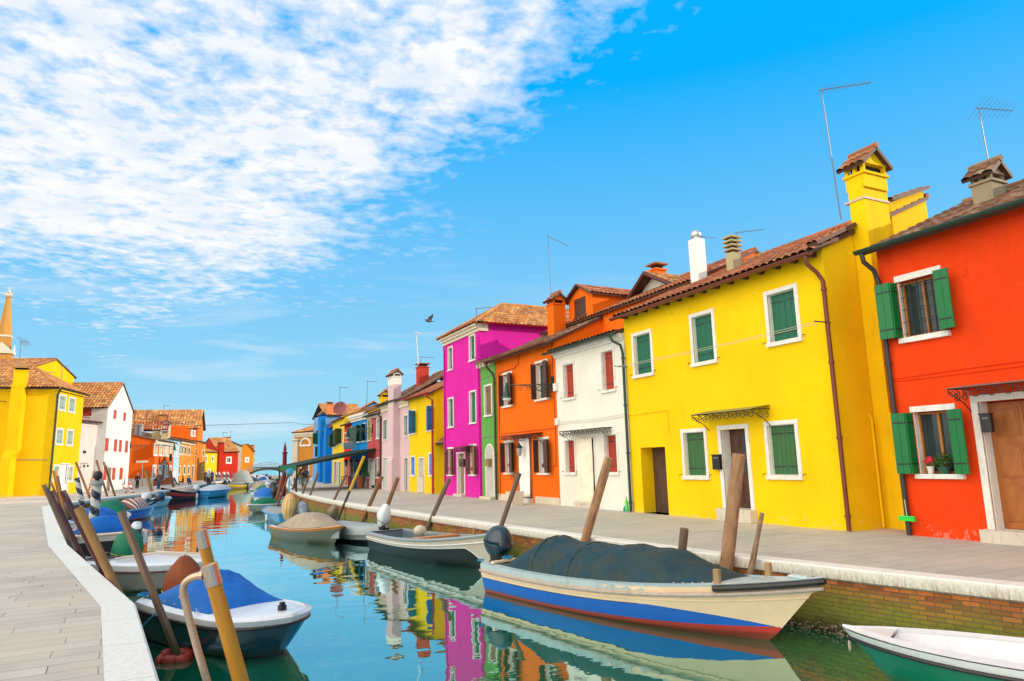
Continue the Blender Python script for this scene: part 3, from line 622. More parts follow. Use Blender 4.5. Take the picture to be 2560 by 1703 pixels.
# mussels and oysters clinging to the wall at the waterline near the big boat
SHELL=paint((.22,.17,.11),.7,var=.5,name='shell',sc_=30); mb=MB(); rr=random.Random(5)
for i in range(420):
    y=rr.uniform(4.5,11.8); x=kx(KR,y)+.07; z=WATER+rr.uniform(-.03,.2)*rr.random()+.0; s_=rr.uniform(.012,.035); q=Matrix.Rotation(rr.uniform(0,3),3,'Z')@Matrix.Rotation(rr.uniform(0,3),3,'X')
    mb.ball((x-.02,y,z),s_,s_*.6,s_*1.2,6,4,rot=q)
o=mb.build('mussels',SHELL,loc=(10.6,8,WATER)); tag(o,kind='stuff'); o['label']='brown mussels and oysters clinging to the canal wall at the waterline'; o['category']='mussels'
# ================================================================ RIGHT ROW
XR=15.9
def ycol(p,x=XR): return atx(p,x).y
def shouse(name,label,yf,yn,col,x=XR,xf=None,stain=.25,**k):
    pl=Pl((xf or x,yf),(x,yn)); root=empty(name,(x+2,(yf+yn)/2,0),label,'house'); return root,pl,stucco(col,stain)
Yc=(.93,.60,.0)
# --- scarlet house nearest on the right
ro,pl,st=shouse('house','vivid orange red house at the right edge with green shutters and a wooden door',11.12,-9.,(.86,.055,.003),x=16.2,stain=.34)  # near end lengthened out of view to keep sun off the left kerb
LED=paint((.06,.25,.06),.5,name='sun_bleached_green')
hs_=[window(ro,pl,('G',372,1130),('G',668,1440),'sill',.16,'bifold',SHG2,WHITE,.2,al=1.4,bars=True,lit=wood('pine_sash',(.5,.2,.03),(.38,.13,.02),.5,3,1,False)),
 window(ro,pl,('H',219,262),('H',482,606),'sill',.14,'bifold',SHG2,WHITE,.2,al=1.4,lit=wood('pine_sash',(.5,.2,.03),(.38,.13,.02),.5,3,1,False)),
 door(ro,pl,None,None,True,.15,DOORW,WHITE,.3,.28,rect=(pl.hit(('H',506,210))[0],pl.hit(('H',506,210))[0]+1.75,0,pl.hit(('H',506,210))[1]),leaf=2,glassm=True)]
ztop=7.2; z1=ztop
body(ro,pl,z1,9,st,hs_,rise=1.9,lean=None)
ze=saddle(ro,pl,z1,9,1.9,ov=.45,mat=TILED,per=.27,side=.15)
gutter(ro,pl,-.18,pl.len,z1-.12,.56,DGREEN,.1)
pipe(ro,[pl.pt(-.02,z1-.2,.54),pl.pt(-.02,z1-.42,.5),pl.pt(0.02,z1-.62,.2),pl.pt(.04,z1-.9,.1),pl.pt(.06,.02,.1)],.06,paint((.03,.032,.035),.4,name='dark_grey_pipe'))
d0=pl.hit(('H',506,210))[0]
cn=canopy(ro,pl,pl.hit(('H',395,175),.8)[0],pl.hit(('H',395,175),.8)[0]+2.6,pl.hit(('H',395,178),.8)[1],.8,.12,paint((.3,.12,.08),.5,name='canopy_sheet'))
mb=MB(); mb.tube([pl.pt(.1,3.78,.015),pl.pt(2,3.82,.018),pl.pt(9,3.8,.015)],.012,5); mb.tube([pl.pt(.1,3.72,.015),pl.pt(1.2,3.71,.02),pl.pt(9,3.75,.015)],.01,5); mb.build('cable',st,ro)
q=aty(('G',870,640),10.4); cx=18.9; pq=atx(('G',870,655),cx); chimney(ro,cx,pq.y,7.4,atx(('G',870,600),cx).z-.22,.62,.5,stucco((.33,.27,.18),.6),'gable',TILED)
pixantenna(ro,('G',868,505),('G',818,228),('G',1020,245),(19.2,pq.y,9),n=9,el=.8,r=.016,tilt=.35)
# --- big yellow house
ro,pl,sty=shouse('house','large yellow house with green shutters and brown gutter, tallest chimney beside it',21.8,12.47,Yc,stain=.24)
YB=pl
hs_=[window(ro,pl,('E',520,465),('E',657,708),'full',.12,'closed',SHG,WHITE,.2),
 window(ro,pl,('E',862,352),('E',1034,634),'full',.125,'closed',SHG,WHITE,.2),
 window(ro,pl,('F',380,345),('F',577,588),'full',.125,'closed',SHG,WHITE,.2),
 window(ro,pl,('E',813,1032),('E',986,1330),'full',.12,'closed',paint((.035,.13,.035),.5,name='olive_green_shutter'),WHITE,.2),
 window(ro,pl,('F',380,995),('F',580,1287),'full',.12,'closed',paint((.035,.13,.035),.5,name='olive_green_shutter'),WHITE,.2),
 door(ro,pl,('F',148,1015),('F',345,1500),True,.14,DOORB,WHITE,.34,.38,leaf=2,glassm=True)]
s0,z=pl.hit(('E',572,1135)); s1,_=pl.hit(('E',718,1135)); hs_.append((s0,s1,0,z-.03,.62))
z1=7.62
dp=5.0
mb=MB(); wallmesh(mb,pl,.012,pl.len-.012,0,z1,hs_)
for s_ in (.012,pl.len-.012): mb.face([pl.pt(s_,0,0),pl.pt(s_,z1+.05,0),pl.pt(s_,z1+2.2,-dp),pl.pt(s_,0,-dp)])
mb.face([pl.pt(0.012,0,-dp),pl.pt(.012,z1+2.2,-dp),pl.pt(pl.len-.012,z1+2.2,-dp),pl.pt(pl.len-.012,0,-dp)])
mb.build('wall',sty,ro)
# dark panel painted as the shade inside the open passage
mb=MB(); sbox(mb,pl,s0+.002,s1-.002,.02,z-.04,-.61,-.55); mb.build('passage_shade_panel',[wood('passage_shade_wood',(.06,.03,.02),(.12,.06,.035),.8,4,1,False)],ro)
saddle(ro,pl,z1,dp,2.15,ov=.42,mat=TILE,mono=True,per=.27,side=.08)
for i in range(15): mb=MB(); sbox(mb,pl,.2+i*.63,.32+i*.63,z1-.26,z1-.13,-.05,.36); mb.build('rafter_end',BEAMW,ro)
gutter(ro,pl,-.15,pl.len+.02,z1-.22,.50,BROWNM,.095)
pipe(ro,[pl.pt(pl.len-.16,z1-.3,.5),pl.pt(pl.len-.16,z1-.52,.47),pl.pt(pl.len-.1,z1-.75,.18),pl.pt(pl.len-.02,z1-1.0,.08),pl.pt(pl.len-.02,0.02,.08)],.06,BROWNM)
c0=pl.hit(('F',18,968),.7)[0]; c1=pl.hit(('F',325,972),.7)[0]
canopy(ro,pl,c0,c1,pl.hit(('F',20,965),.7)[1]+.02,.7,.14,paint((.3,.27,.06),.6,name='canopy_sheet_yellow'))
# external chimney breast on the gable side, flaring at the foot
mb=MB(); xa,xb=17.25,18.3; ya=12.0; yb=12.47
mb.box(xa,xb,ya,yb,3.05,9.5)
mb.face([(xa,ya,3.05),(xb,ya,3.05),(xb+.05,11.72,2.3),(xa-.02,11.72,2.3)]); mb.face([(xa-.02,11.72,2.3),(xb+.05,11.72,2.3),(xb+.05,11.72,0),(xa-.02,11.72,0)])
mb.face([(xa,ya,3.05),(xa-.02,11.72,2.3),(xa-.02,11.72,0),(xa-.02,yb,0),(xa,yb,3.05)]); mb.face([(xb,ya,3.05),(xb+.05,11.72,2.3),(xb+.05,11.72,0),(xb+.05,yb,0),(xb,yb,3.05)])
mb.build('chimney_breast',stucco(Yc,.6,.35),ro)
chimney(ro,17.78,12.24,9.4,9.80,1.0,.6,stucco(Yc,.6,.35),'gable',TILE)
mb=MB(); mb.box(xa-.03,xb+.03,ya-.03,12.6,9.05,9.11); mb.build('string_course',STONE,ro)
mb=MB(); mb.box(19.05,20.75,12.44,12.75,8.2,9.35); mb.face([(19.05,12.44,9.35),(20.75,12.44,9.35),(20.75,12.44,10.0)]); mb.face([(19.05,12.75,9.35),(20.75,12.75,9.35),(20.75,12.75,10.0)]); mb.face([(19.05,12.44,9.35),(19.05,12.75,9.35),(20.75,12.75,10.0),(20.75,12.44,10.0)]); mb.face([(20.75,12.44,8.2),(20.75,12.75,8.2),(20.75,12.75,10.),(20.75,12.44,10.)]); mb.build('parapet',sty,ro)
tiles(ro,(19.0,12.3,9.4),(19.0,12.9,9.4),(20.9,12.3,10.1),(20.9,12.9,10.1),TILE,.2,.35,.04,name='parapet_tiles')
tiles(ro,(15.5,12.28,7.62),(15.5,12.62,7.62),(17.2,12.28,8.38),(17.2,12.62,8.38),TILE,.17,.35,.045,name='verge_tiles')
pipe(ro,[(17.0,12.36,0.05),(17.0,12.36,2.9),(16.95,12.4,2.98)],.035,sty,'side_pipe',False)
q=atx(('F',45,130),18.6); chimney(ro,18.6,q.y,7.8,atx(('F',45,78),18.6).z,.46,.46,paint((.8,.8,.78),.7,name='white_plaster'),'ball')
q=atx(('F',226,150),18.2); chimney(ro,18.2,q.y,7.6,atx(('F',226,148),18.2).z,.4,.34,stucco((.45,.38,.22),.5),'louver')
pixantenna(ro,('F',262,190),('F',244,40),('F',392,22),(18.4,17.3,8.4),n=8,el=.5,r=.014)
pixantenna(ro,('F',90,68),('F',62,62),('F',150,66),(18.6,20,8.4),n=6,el=.3,r=.012)
pixantenna(ro,('G',90,825),('V',1890,205),('V',2011,187),(17.1,12.7,8.4),n=11,el=.55,r=.02)
mb=MB(); s_,z=pl.hit(('F',738/2.01*0+0,0)) if False else (0,0)
mb.tube([pl.pt(*pl.hit(('E',498,947)),.02),pl.pt(*pl.hit(('E',738,917)),.02),pl.pt(*pl.hit(('E',744,1040)),.02),pl.pt(*pl.hit(('E',752,1055)),.02)],.014,6); mb.build('wall_pipe',sty,ro)
# --- white house
ro,pl,st=shouse('house','white house with red shutters and dark green gutter, cream curtain over its door',ycol(('E',98,1490)),21.83,(.82,.78,.70),stain=.1)
hs_=[window(ro,pl,('E',107,640),('E',190,850),'full',.1,'closed',SHR,WHITE,.24),window(ro,pl,('E',332,562),('E',430,803),'full',.1,'closed',SHR,WHITE,.24),
 window(ro,pl,('E',118,1085),('E',196,1302),'full',.1,'closed',SHR,WHITE,.24),window(ro,pl,('E',348,1052),('E',450,1303),'full',.1,'closed',SHR,WHITE,.24),
 door(ro,pl,('E',196,1075),('E',322,1500),True,.1,DARK,WHITE,.35,.25,panels=False)]
z1=6.95; WH=pl
body(ro,pl,z1,7,st,hs_,rise=.6,mono=True)
saddle(ro,pl,z1,2.6,.5,ov=.4,mat=TILED,mono=True,per=.25,side=0,ridge_=False)
gutter(ro,pl,-.3,pl.len-.15,z1-.1,.48,DGREEN,.09)
pipe(ro,[pl.pt(pl.len-.3,z1-.2,.46),pl.pt(pl.len-.2,z1-.4,.42),pl.pt(pl.len+.02,z1-.6,.2),pl.pt(pl.len+.03,z1-.9,.12),pl.pt(pl.len+.03,.02,.12)],.055,DGREEN)
mb=MB()
for k,(a,b) in enumerate(((.05,.1),(.11,.06),(.17,.03))): sbox(mb,pl,.02,pl.len-.02,z1-.12-a*1.4,z1-.05-a*1.2,0,b+.12-.03*k)
mb.build('cornice',WHITE,ro)
canopy(ro,pl,pl.hit(('E',90,1050),.6)[0],pl.hit(('E',325,1005),.6)[0],pl.hit(('E',90,1045),.6)[1],.6,.05,paint((.35,.38,.34),.6,name='canopy_sheet_pale'))
mb=MB(); 
for dz in (0,.09): mb.tube([pl.pt(.1,3.68-dz,.03),pl.pt(pl.len*.6,3.64-dz,.04),pl.pt(pl.len,3.7-dz,.03)],.012,5)
sbox(mb,pl,-.05,.2,3.55,3.85,.0,.12); sbox(mb,pl,-.1,.18,5.1,5.45,.0,.12); mb.build('cable_box',WHITE,ro)
# --- orange house and the taller orange wing behind the white house
OR=(.88,.15,.002)
yo=ycol(('D',484,1490))
ro,pl,st=shouse('house','bright orange house with brown shutters and a white door curtain, between white and green',yo,ycol(('E',98,1490))+.0,OR,stain=.1)
hs_=[window(ro,pl,('D',513,562),('D',589,803),'sill',.12,'bifold',SHBR,WHITE,.2,al=0),window(ro,pl,('D',748,480),('D',850,752),'sill',.12,'bifold',SHBR,WHITE,.2,al=0),
 window(ro,pl,('D',525,1050),('D',600,1297),'sill',.12,'bifold',SHBR,WHITE,.2,al=0),window(ro,pl,('D',766,1027),('D',858,1300),'sill',.12,'bifold',SHBR,WHITE,.2,al=0),
 door(ro,pl,('D',622,1025),('D',735,1500),True,.09,DARK,paint((.45,.1,.03),.6,name='orange_frame'),.3,.2,panels=False)]
z1=7.5
body(ro,pl,z1,10,st,hs_,rise=2.3)
saddle(ro,pl,z1,10,2.3,ov=.5,mat=TILED,per=.26,side=.1)
gutter(ro,pl,-.25,pl.len+.1,z1-.12,.6,BROWNM,.09)
mb=MB(); sbox(mb,pl,.02,pl.hit(('D',622,1025))[0]-.05,0.002,.32,0,.03); mb.build('plinth',CREAM,ro); mb=MB(); sbox(mb,pl,pl.hit(('D',735,1025))[0]+.05,pl.len-.02,.002,.32,0,.03); mb.build('plinth',CREAM,ro)
canopy(ro,pl,pl.hit(('D',500,1025),.6)[0],pl.hit(('D',722,995),.6)[0],pl.hit(('D',500,1022),.6)[1],.6,.08,paint((.3,.03,.01),.6,name='canopy_sheet_red'))
P_=lambda a,b:pl.pt(*pl.hit(('D',a,b)),.03)
mb=MB(); mb.tube([P_(487,560),P_(600,525),P_(630,490),P_(632,410),P_(870,322),P_(900,990),P_(905,1235),P_(880,1235)],.02,6); mb.tube([P_(487,560),P_(500,1460)],.03,6); mb.tube([P_(505,1003),P_(900,960)],.014,5); mb.build('wall_pipe',paint((.5,.05,.005),.6,name='orange_pipe'),ro)
pipe(ro,[pl.pt(-.05,z1-.2,.6),pl.pt(-.05,z1-.5,.5),pl.pt(.0,z1-.8,.2),pl.pt(.0,z1-1.1,.12),pl.pt(.0,.02,.12)],.06,paint((.06,.03,.02),.45,name='brown_pipe'))
q=atx(('D',905,200),18.); chimney(ro,18.,q.y,8.,atx(('D',905,70),18.).z,.72,.66,stucco(OR,.3),'gable',TILE)
pixantenna(ro,('V',1272,752),('V',1261,543),('V',1313,567),(17.4,q.y+.3,9),n=7,el=.5,r=.02)
# wing behind
xw=18.6; ya_=ycol(('E',60,500),xw); yb_=20.6
ro,pl,st=shouse('house','tall orange rear house with a shuttered dormer rising above the white house',ycol(('E',0,470),xw),yb_,OR,x=xw,stain=.12)
z1=pl.hit(('E',250,370))[1]
body(ro,pl,z1,7,st,[],rise=1.6)
saddle(ro,pl,z1,7,1.6,ov=.25,mat=TILE,per=.26,side=.05)
da,zt=pl.hit(('E',145,240)); db,_=pl.hit(('E',285,205)); zb=z1-.05
zt=pl.hit(('E',285,205))[1]
hw=window(ro,pl,('E',172,262),('E',250,372),'none',.05,'closed',SHBR,SHBR,.1,rect=(pl.hit(('E',176,262))[0],pl.hit(('E',246,240))[0],pl.hit(('E',200,368))[1],pl.hit(('E',246,236))[1]),small=True)
dm=Pl(pl.pt(da,0)[:2],pl.pt(db,0)[:2])
mb=MB(); o_=.0; hh=[(hw[0]-da,hw[1]-da,hw[2],hw[3],.25)]; wallmesh(mb,dm,0,dm.len,zb-.3,zt,hh)
mb.face([dm.pt(0,zt),dm.pt(dm.len,zt),dm.pt(dm.len/2,zt+.45)])
for s_ in (0,dm.len): mb.face([dm.pt(s_,zb-.3),dm.pt(s_,zt),dm.pt(s_,zt,-4),dm.pt(s_,zb-.3,-4)])
dw=mb.build('dormer',st,ro)
for s_ in (-.22,dm.len+.22): tiles(dw,dm.pt(s_,zt-.18,.25),dm.pt(s_,zt-.18,-4),dm.pt(dm.len/2,zt+.55,.25),dm.pt(dm.len/2,zt+.55,-4),TILE,.25,.4,.045,name='dormer_roof',seg=6)
# white gabled house behind the yellow roof
xw=20.5; a=ycol(('E',560,230),xw); b_=ycol(('E',800,150),xw)
pl=Pl((xw,a),(xw,b_)); ro=empty('house',(xw+2,(a+b_)/2,0),'white gable with dark timber eaves peeping over the yellow house roof','house')
zt=pl.hit(('E',545,240))[1]; zr=pl.hit(('E',645,105))[1]; mid=pl.len*.42
mb=MB(); mb.face([pl.pt(0.1,0),pl.pt(.1,zt),pl.pt(mid,zr-.15),pl.pt(pl.len-.1,zt),pl.pt(pl.len-.1,0)])
for s_ in (.1,pl.len-.1): mb.face([pl.pt(s_,0),pl.pt(s_,zt),pl.pt(s_,zt,-6),pl.pt(s_,0,-6)])
mb.build('wall',stucco((.72,.69,.62),.1),ro)
for s_,m_ in ((-.25,mid),(pl.len+.25,mid)): 
    tiles(ro,pl.pt(s_,zt-.25,.6),pl.pt(s_,zt-.25,-6),pl.pt(m_,zr,.6),pl.pt(m_,zr,-6),TILEO if s_>0 else TILE,.25,.4,.05,seg=6)
mb=MB()
for s_,q in ((-.25,0),(pl.len+.25,0)):
    mb.tube([pl.pt(s_,zt-.33,.6),pl.pt(mid,zr-.08,.6)],.07,4)
mb.build('barge_board',paint((.12,.03,.015),.6,name='brown_board'),ro)
q=atx(('E',672,90),20.9); chimney(ro,20.9,q.y,zr-.5,atx(('E',672,92),20.9).z,.6,.55,stucco(OR,.2),'flat',TILE)
# --- narrow green house
yg=ycol(('D',368,1475))
ro,pl,st=shouse('house','narrow green house with brown shutter and arched white door',yg,yo+.02,(.12,.36,.075),stain=.4)
a0,zt=pl.hit(('D',392,1080)); b0,_=pl.hit(('D',447,1080))
hs_=[window(ro,pl,('D',378,650),('D',440,872),'full',.09,'closed',SHTAN,WHITE,.14),(a0,b0,0,zt-.25,.3)]
z1=pl.hit(('D',400,478))[1]
body(ro,pl,z1,7,st,hs_,rise=1.2)
saddle(ro,pl,z1+.1,7,1.2,ov=.4,mat=TILED,per=.25,side=-.02)
mb=MB(); sbox(mb,pl,.02,pl.len-.02,z1-.1,z1+.02,0,.38)
for i in range(5): sbox(mb,pl,.1+i*pl.len/5,.22+i*pl.len/5,z1-.28,z1-.1,0,.3)
mb.build('cornice',CREAM,ro)
# arched door
mb=MB(); r_=(b0-a0)/2; cx=(a0+b0)/2; zc=zt-r_-.08
ring=[]
for rr in (r_+.09,r_-.0):
    ring.append([(cx-rr,0.003)]+[(cx-rr*math.cos(math.pi*k/12),zc+rr*1.05*math.sin(math.pi*k/12)) for k in range(13)]+[(cx+rr,0.003)])
for o1,o2 in ((.035,.035),):
    mb.grid([[pl.pt(s_,z,.035) for s_,z in ring[0]],[pl.pt(s_,z,.035) for s_,z in ring[1]]]); mb.grid([[pl.pt(s_,z,.035) for s_,z in ring[1]],[pl.pt(s_,z,-.15) for s_,z in ring[1]]]); mb.grid([[pl.pt(s_,z,.035) for s_,z in ring[0]],[pl.pt(s_,z,0.0) for s_,z in ring[0]]])
dd=mb.build('door',WHITE,ro); mb=MB(); mb.face([pl.pt(s_,z,.012) for s_,z in ring[1]]); mb.build('door_panel',paint((.5,.48,.44),.6,name='pale_door',dirt=.5),dd)
mb=MB(); sbox(mb,pl,cx-.22,cx+.25,1.75,2.15,.03,.2); mb.build('letter_box',paint((.28,.17,.05),.5,name='brass_box'),ro,bevel=.01)
mb=MB(); sbox(mb,pl,a0-.25,b0+.15,0.002,.14,0.03,.35); mb.build('step',CREAM,ro,bevel=.01)
mb=MB(); mb.tube([pl.pt(0,pl.hit(('D',360,605))[1],.02),pl.pt(pl.len,pl.hit(('D',430,570))[1],.02)],.015,5); mb.tube([pl.pt(.05,pl.hit(('D',360,1028))[1],.03),pl.pt(pl.len,pl.hit(('D',430,1020))[1],.03)],.015,5); mb.build('cable',GREYM,ro)
# --- tall magenta house
MG=(.68,.014,.36); ym=ycol(('D',98,1445))
ro,pl,st=shouse('house','tall magenta three storey house with hipped golden tile roof',ym,yg+.03,MG,stain=.1)
hs_=[window(ro,pl,('D',a,b),('D',c,d),'full',.09,sh,SHG,WHITE,.18) for a,b,c,d,sh in ((117,375,153,537,'closed'),(270,290,317,467,'closed'),(117,742,160,956,'closed'),(272,693,325,926,'closed'))]
hs_+=[window(ro,pl,('D',115,1100),('D',160,1308),'sill',.1,'bifold',SHTAN,WHITE,.18,al=0),window(ro,pl,('D',272,1078),('D',328,1308),'sill',.1,'bifold',SHTAN,WHITE,.18,al=0),door(ro,pl,('D',183,1135),('D',243,1465),True,.09,DOORG,WHITE,.2,.16)]
z1=9.95; MGH=pl
body(ro,pl,z1,10,st,hs_,rise=0)
zt=z1+.1; ov=.4; W_=pl.len; rg=1.95; hp=W_/2
# hipped roof: front hip, near-side and far-side slopes
e0=pl.pt(-ov,zt-.2,ov); e1=pl.pt(W_+ov,zt-.2,ov); up=pl.pt(-ov,zt-.2+rg,-hp)-pl.pt(-ov,zt-.2,ov)
tiles(ro,e0,e1,e0+up,e1+up,TILE,.26,clip=lambda t:(t*.5,1-t*.5))
s0=pl.pt(W_+ov,zt-.2,ov); s1=pl.pt(W_+ov,zt-.2,-10); up2=pl.pt(W_/2,zt-.2+rg,ov)-s0
fr_=(hp+ov)/(10+ov)
tiles(ro,s0,s1,s0+up2,s1+up2,TILEO,.26,clip=lambda t:(t*fr_,1))
s0=pl.pt(-ov,zt-.2,ov); s1=pl.pt(-ov,zt-.2,-10); up2=pl.pt(W_/2,zt-.2+rg,ov)-s0
tiles(ro,s0,s1,s0+up2,s1+up2,TILE,.3,clip=lambda t:(t*fr_,1))
pk=pl.pt(W_/2,zt-.12+rg,-hp); ridge(ro,e0+Vector((0,0,.1)),pk,TILEO); ridge(ro,e1+Vector((0,0,.1)),pk,TILEO); ridge(ro,pk,pl.pt(W_/2,zt-.12+rg,-10),TILEO)
mb=MB()
for a,b,c in ((.0,.18,.1),(.18,.3,.22),(.34,.44,.32)): sbox(mb,pl,-.05,W_+.05,z1-.5+a,z1-.5+b,-.0,c); 
for i in range(14): sbox(mb,pl,.15+i*W_/14,.3+i*W_/14,z1-.2,z1-.06,.2,.3)
sbox(mb,pl,W_-.0,W_+.1,z1-.5,z1-.06,-.5,.1)
mb.build('cornice',CREAM,ro)
gutter(ro,Pl(pl.pt(W_,0,0)[:2],pl.pt(W_,0,-6)[:2]),0,5.6,z1-.05,.42,REDM,.07)
mb=MB(); pipe(ro,[pl.pt(W_-.05,z1-.55,.15),pl.pt(W_-.1,z1-.9,.1),pl.pt(W_-.1,.02,.07)],.045,stucco(MG,.2),'downpipe'); pipe(ro,[pl.pt(.08,z1-.5,.1),pl.pt(.08,z1-.9,.07),pl.pt(.08,.02,.07)],.045,stucco(MG,.2),'downpipe')
canopy(ro,pl,pl.hit(('D',160,1118),.5)[0],pl.hit(('D',245,1090),.5)[0],pl.hit(('D',165,1105),.5)[1],.5,.15,BROWNM)
pixantenna(ro,('D',323,165),('D',322,88),('D',440,78),(17,40,10.5),n=5,el=.3,r=.03)
mb=MB(); c=pl.pt(-.25,pl.hit(('C',1590,135))[1],-.5); mb.box(c.x-.15,c.x+.2,c.y-.4,c.y+.4,c.z-.35,c.z+.35); ac=mb.build('air_conditioner',paint((.6,.58,.52),.5,name='ac_white'),ro,bevel=.02)
# --- yellow house with blue shutters
yb=ycol(('C',1282,1320)); yc_=ycol(('C',1520,1332))
ro,pl,st=shouse('house','small yellow house with blue shutters and red downpipe beside the magenta house',yb,yc_,(.84,.56,.0),stain=.1)
hs_=[window(ro,pl,('C',1283,548),('C',1342,768),'sill',.1,'open',SHB,WHITE,.15,al=20,ar=120),window(ro,pl,('C',1447,505),('C',1512,738),'sill',.1,'open',SHB,WHITE,.15,al=20,ar=120),
 window(ro,pl,('C',1295,970),('C',1338,1163),'full',.1,'closed',SHB,WHITE,.12),window(ro,pl,('C',1463,940),('C',1512,1165),'full',.1,'closed',SHB,WHITE,.12),door(ro,pl,('C',1368,983),('C',1425,1330),True,.09,paint((.5,.42,.42),.7,name='pale_pink_door'),WHITE,.1,.05,panels=False,sill=False)]
z1=pl.hit(('C',1400,395))[1]
body(ro,pl,z1,9,st,hs_,rise=2.2)
saddle(ro,pl,z1,9,2.2,ov=.4,mat=TILE,per=.28,side=.2)
gutter(ro,pl,-.2,pl.len+.15,z1-.1,.5,REDM,.08)
pipe(ro,[pl.pt(pl.len-.3,z1-.2,.5),pl.pt(pl.len-.25,z1-.4,.45),pl.pt(pl.len-.12,z1-.6,.12),pl.pt(pl.len-.12,0.02,.1)],.07,REDM)
mb=MB(); sbox(mb,pl,*[pl.hit(('C',x,1245))[0] for x in (1366,1424)],.03,1.1,.05,.1); mb.build('flood_board',STONE,ro)
# recess between
pr=Pl((XR+.95,yc_),(XR+.95,ym)); 
mb=MB(); zg=3.3; sbox(mb,pr,.0,pr.len,0,zg,-.3,0); mb.build('side_wall',stucco((.02,.55,.02),.1),ro)
mb=MB(); sbox(mb,pr,.0,pr.len,zg,z1,-.3,-.05); mb.build('side_wall',st,ro)
tiles(ro,pr.pt(0,zg-.1,.9),pr.pt(pr.len,zg-.1,.9),pr.pt(0,zg+.55,0),pr.pt(pr.len,zg+.55,0),TILED,.25,.3,.04,name='lean_to_roof')
door(ro,pr,None,None,True,.12,paint((.62,.66,.68),.5,name='pale_door_grey'),WHITE,-.05,.1,rect=(.15,pr.len-.25,0,2.6),panels=False,sill=False)
# --- pale pink house
yp=ycol(('C',1022,1290))
ro,pl,st=shouse('house','pale pink house with a tall white capped chimney breast on its front',yp,yb+.02,(.66,.47,.5),stain=.12)
hs_=[window(ro,pl,('C',1037,632),('C',1075,825),'full',.07,'closed',paint((.12,.2,.17),.5,name='grey_green_shutter'),WHITE,.15,small=True),window(ro,pl,('C',1114,618),('C',1137,810),'full',.07,'closed',paint((.3,.33,.3),.5,name='pale_shutter'),WHITE,.15,small=True),window(ro,pl,('C',1232,588),('C',1270,790),'full',.07,'closed',paint((.12,.2,.17),.5,name='grey_green_shutter'),WHITE,.15,small=True),
 window(ro,pl,('C',1110,1000),('C',1128,1190),'full',.06,'closed',paint((.3,.33,.3),.5,name='pale_shutter'),WHITE,.1,small=True),door(ro,pl,('C',1040,985),('C',1082,1300),True,.07,paint((.38,.5,.46),.6,name='pale_green_door'),WHITE,.1,.05,sill=False),door(ro,pl,('C',1230,985),('C',1272,1312),True,.07,paint((.2,.22,.22),.6,name='grey_door'),WHITE,.15,.05)]
z1=pl.hit(('C',1130,470))[1]
body(ro,pl,z1,9,st,hs_,rise=2.3)
saddle(ro,pl,z1+.15,9,2.5,ov=.45,mat=TILED,per=.28,side=.0)
gutter(ro,pl,-.1,pl.len*.8,z1+.02,.55,DGREEN,.11)
mb=MB()
for a,b,c in ((-.1,.05,.35),(-.3,-.1,.22),(-.6,-.3,.1)): sbox(mb,pl,.0,pl.len,z1+a,z1+b,0,c)
mb.build('cornice',CREAM,ro)
c0=pl.hit(('C',1140,700))[0]; c1=pl.hit(('C',1192,700))[0]; zc=pl.hit(('C',1185,225))[1]
mb=MB(); sbox(mb,pl,c0,c1,2.6,zc-.6,-.1,.5); sbox(mb,pl,c0-.03,c1+.03,0,2.2,0,.62); 
mb.face([pl.pt(c0,2.6,.5),pl.pt(c1,2.6,.5),pl.pt(c1+.03,2.2,.62),pl.pt(c0-.03,2.2,.62)])
for s_,e in ((c0,-.03),(c1,.03)): mb.face([pl.pt(s_,2.6,.5),pl.pt(s_+e,2.2,.62),pl.pt(s_+e,2.2,0),pl.pt(s_,2.6,0)])
mb.build('chimney_breast',st,ro)
m_=pl.pt((c0+c1)/2,0,.2); chimney(ro,m_.x,m_.y,zc-.7,zc-.1,.62,(c1-c0)+.05,stucco((.78,.76,.72),.2),'gable',TILE)
q=atx(('C',1405,250),18.2); chimney(ro,18.2,q.y,8,atx(('C',1405,150),18.2).z,.8,.8,stucco((.5,.05,.03),.3),'flat',TILE)
pixantenna(ro,('V',963,840),('V',958,765),('V',972,768),(18.,47,11),n=5,el=.6,r=.035,mat=WHITE)
pixantenna(ro,('C',1390,95),('C',1388,42),('C',1520,52),(18.2,46,11),n=5,el=.4,r=.025)
# --- dark pink house
yd=ycol(('C',885,1280))
ro,pl,st=shouse('house','dusty rose house with green striped door curtain beside the bright blue house',yd,yp+.02,(.50,.085,.10),stain=.15)
hs_=[window(ro,pl,('C',893,635),('C',925,832),'full',.08,'closed',paint((.3,.25,.03),.6,name='mustard_shutter'),WHITE,.1,small=True),window(ro,pl,('C',978,615),('C',1009,812),'full',.08,'closed',paint((.3,.33,.33),.6,name='grey_shutter'),WHITE,.1,small=True),
 window(ro,pl,('C',893,990),('C',922,1175),'sill',.08,'open',SHG,WHITE,.1,small=True,al=150,ar=None),window(ro,pl,('C',973,985),('C',1003,1180),'sill',.08,'open',SHG,WHITE,.1,small=True,al=None,ar=None),door(ro,pl,('C',912,1000),('C',966,1290),True,.07,DARK,WHITE,.15,.05,panels=False,sill=False)]
z1=pl.hit(('C',950,580))[1]
body(ro,pl,z1,8,st,hs_,rise=1.6)
saddle(ro,pl,z1,8,1.6,ov=.35,mat=TILED,per=.3,side=.0,seg=6)
gutter(ro,pl,0,pl.len,z1-.1,.45,DGREEN,.08)
mb=MB(); sbox(mb,pl,.0,pl.len,z1-.35,z1-.05,0,.15); mb.build('cornice',CREAM,ro)
pipe(ro,[pl.pt(pl.len-.1,z1-.1,.3),pl.pt(pl.len-.1,z1-.5,.1),pl.pt(pl.len-.1,.02,.1)],.07,paint((.06,.02,.02),.5,name='dark_red_pipe'))
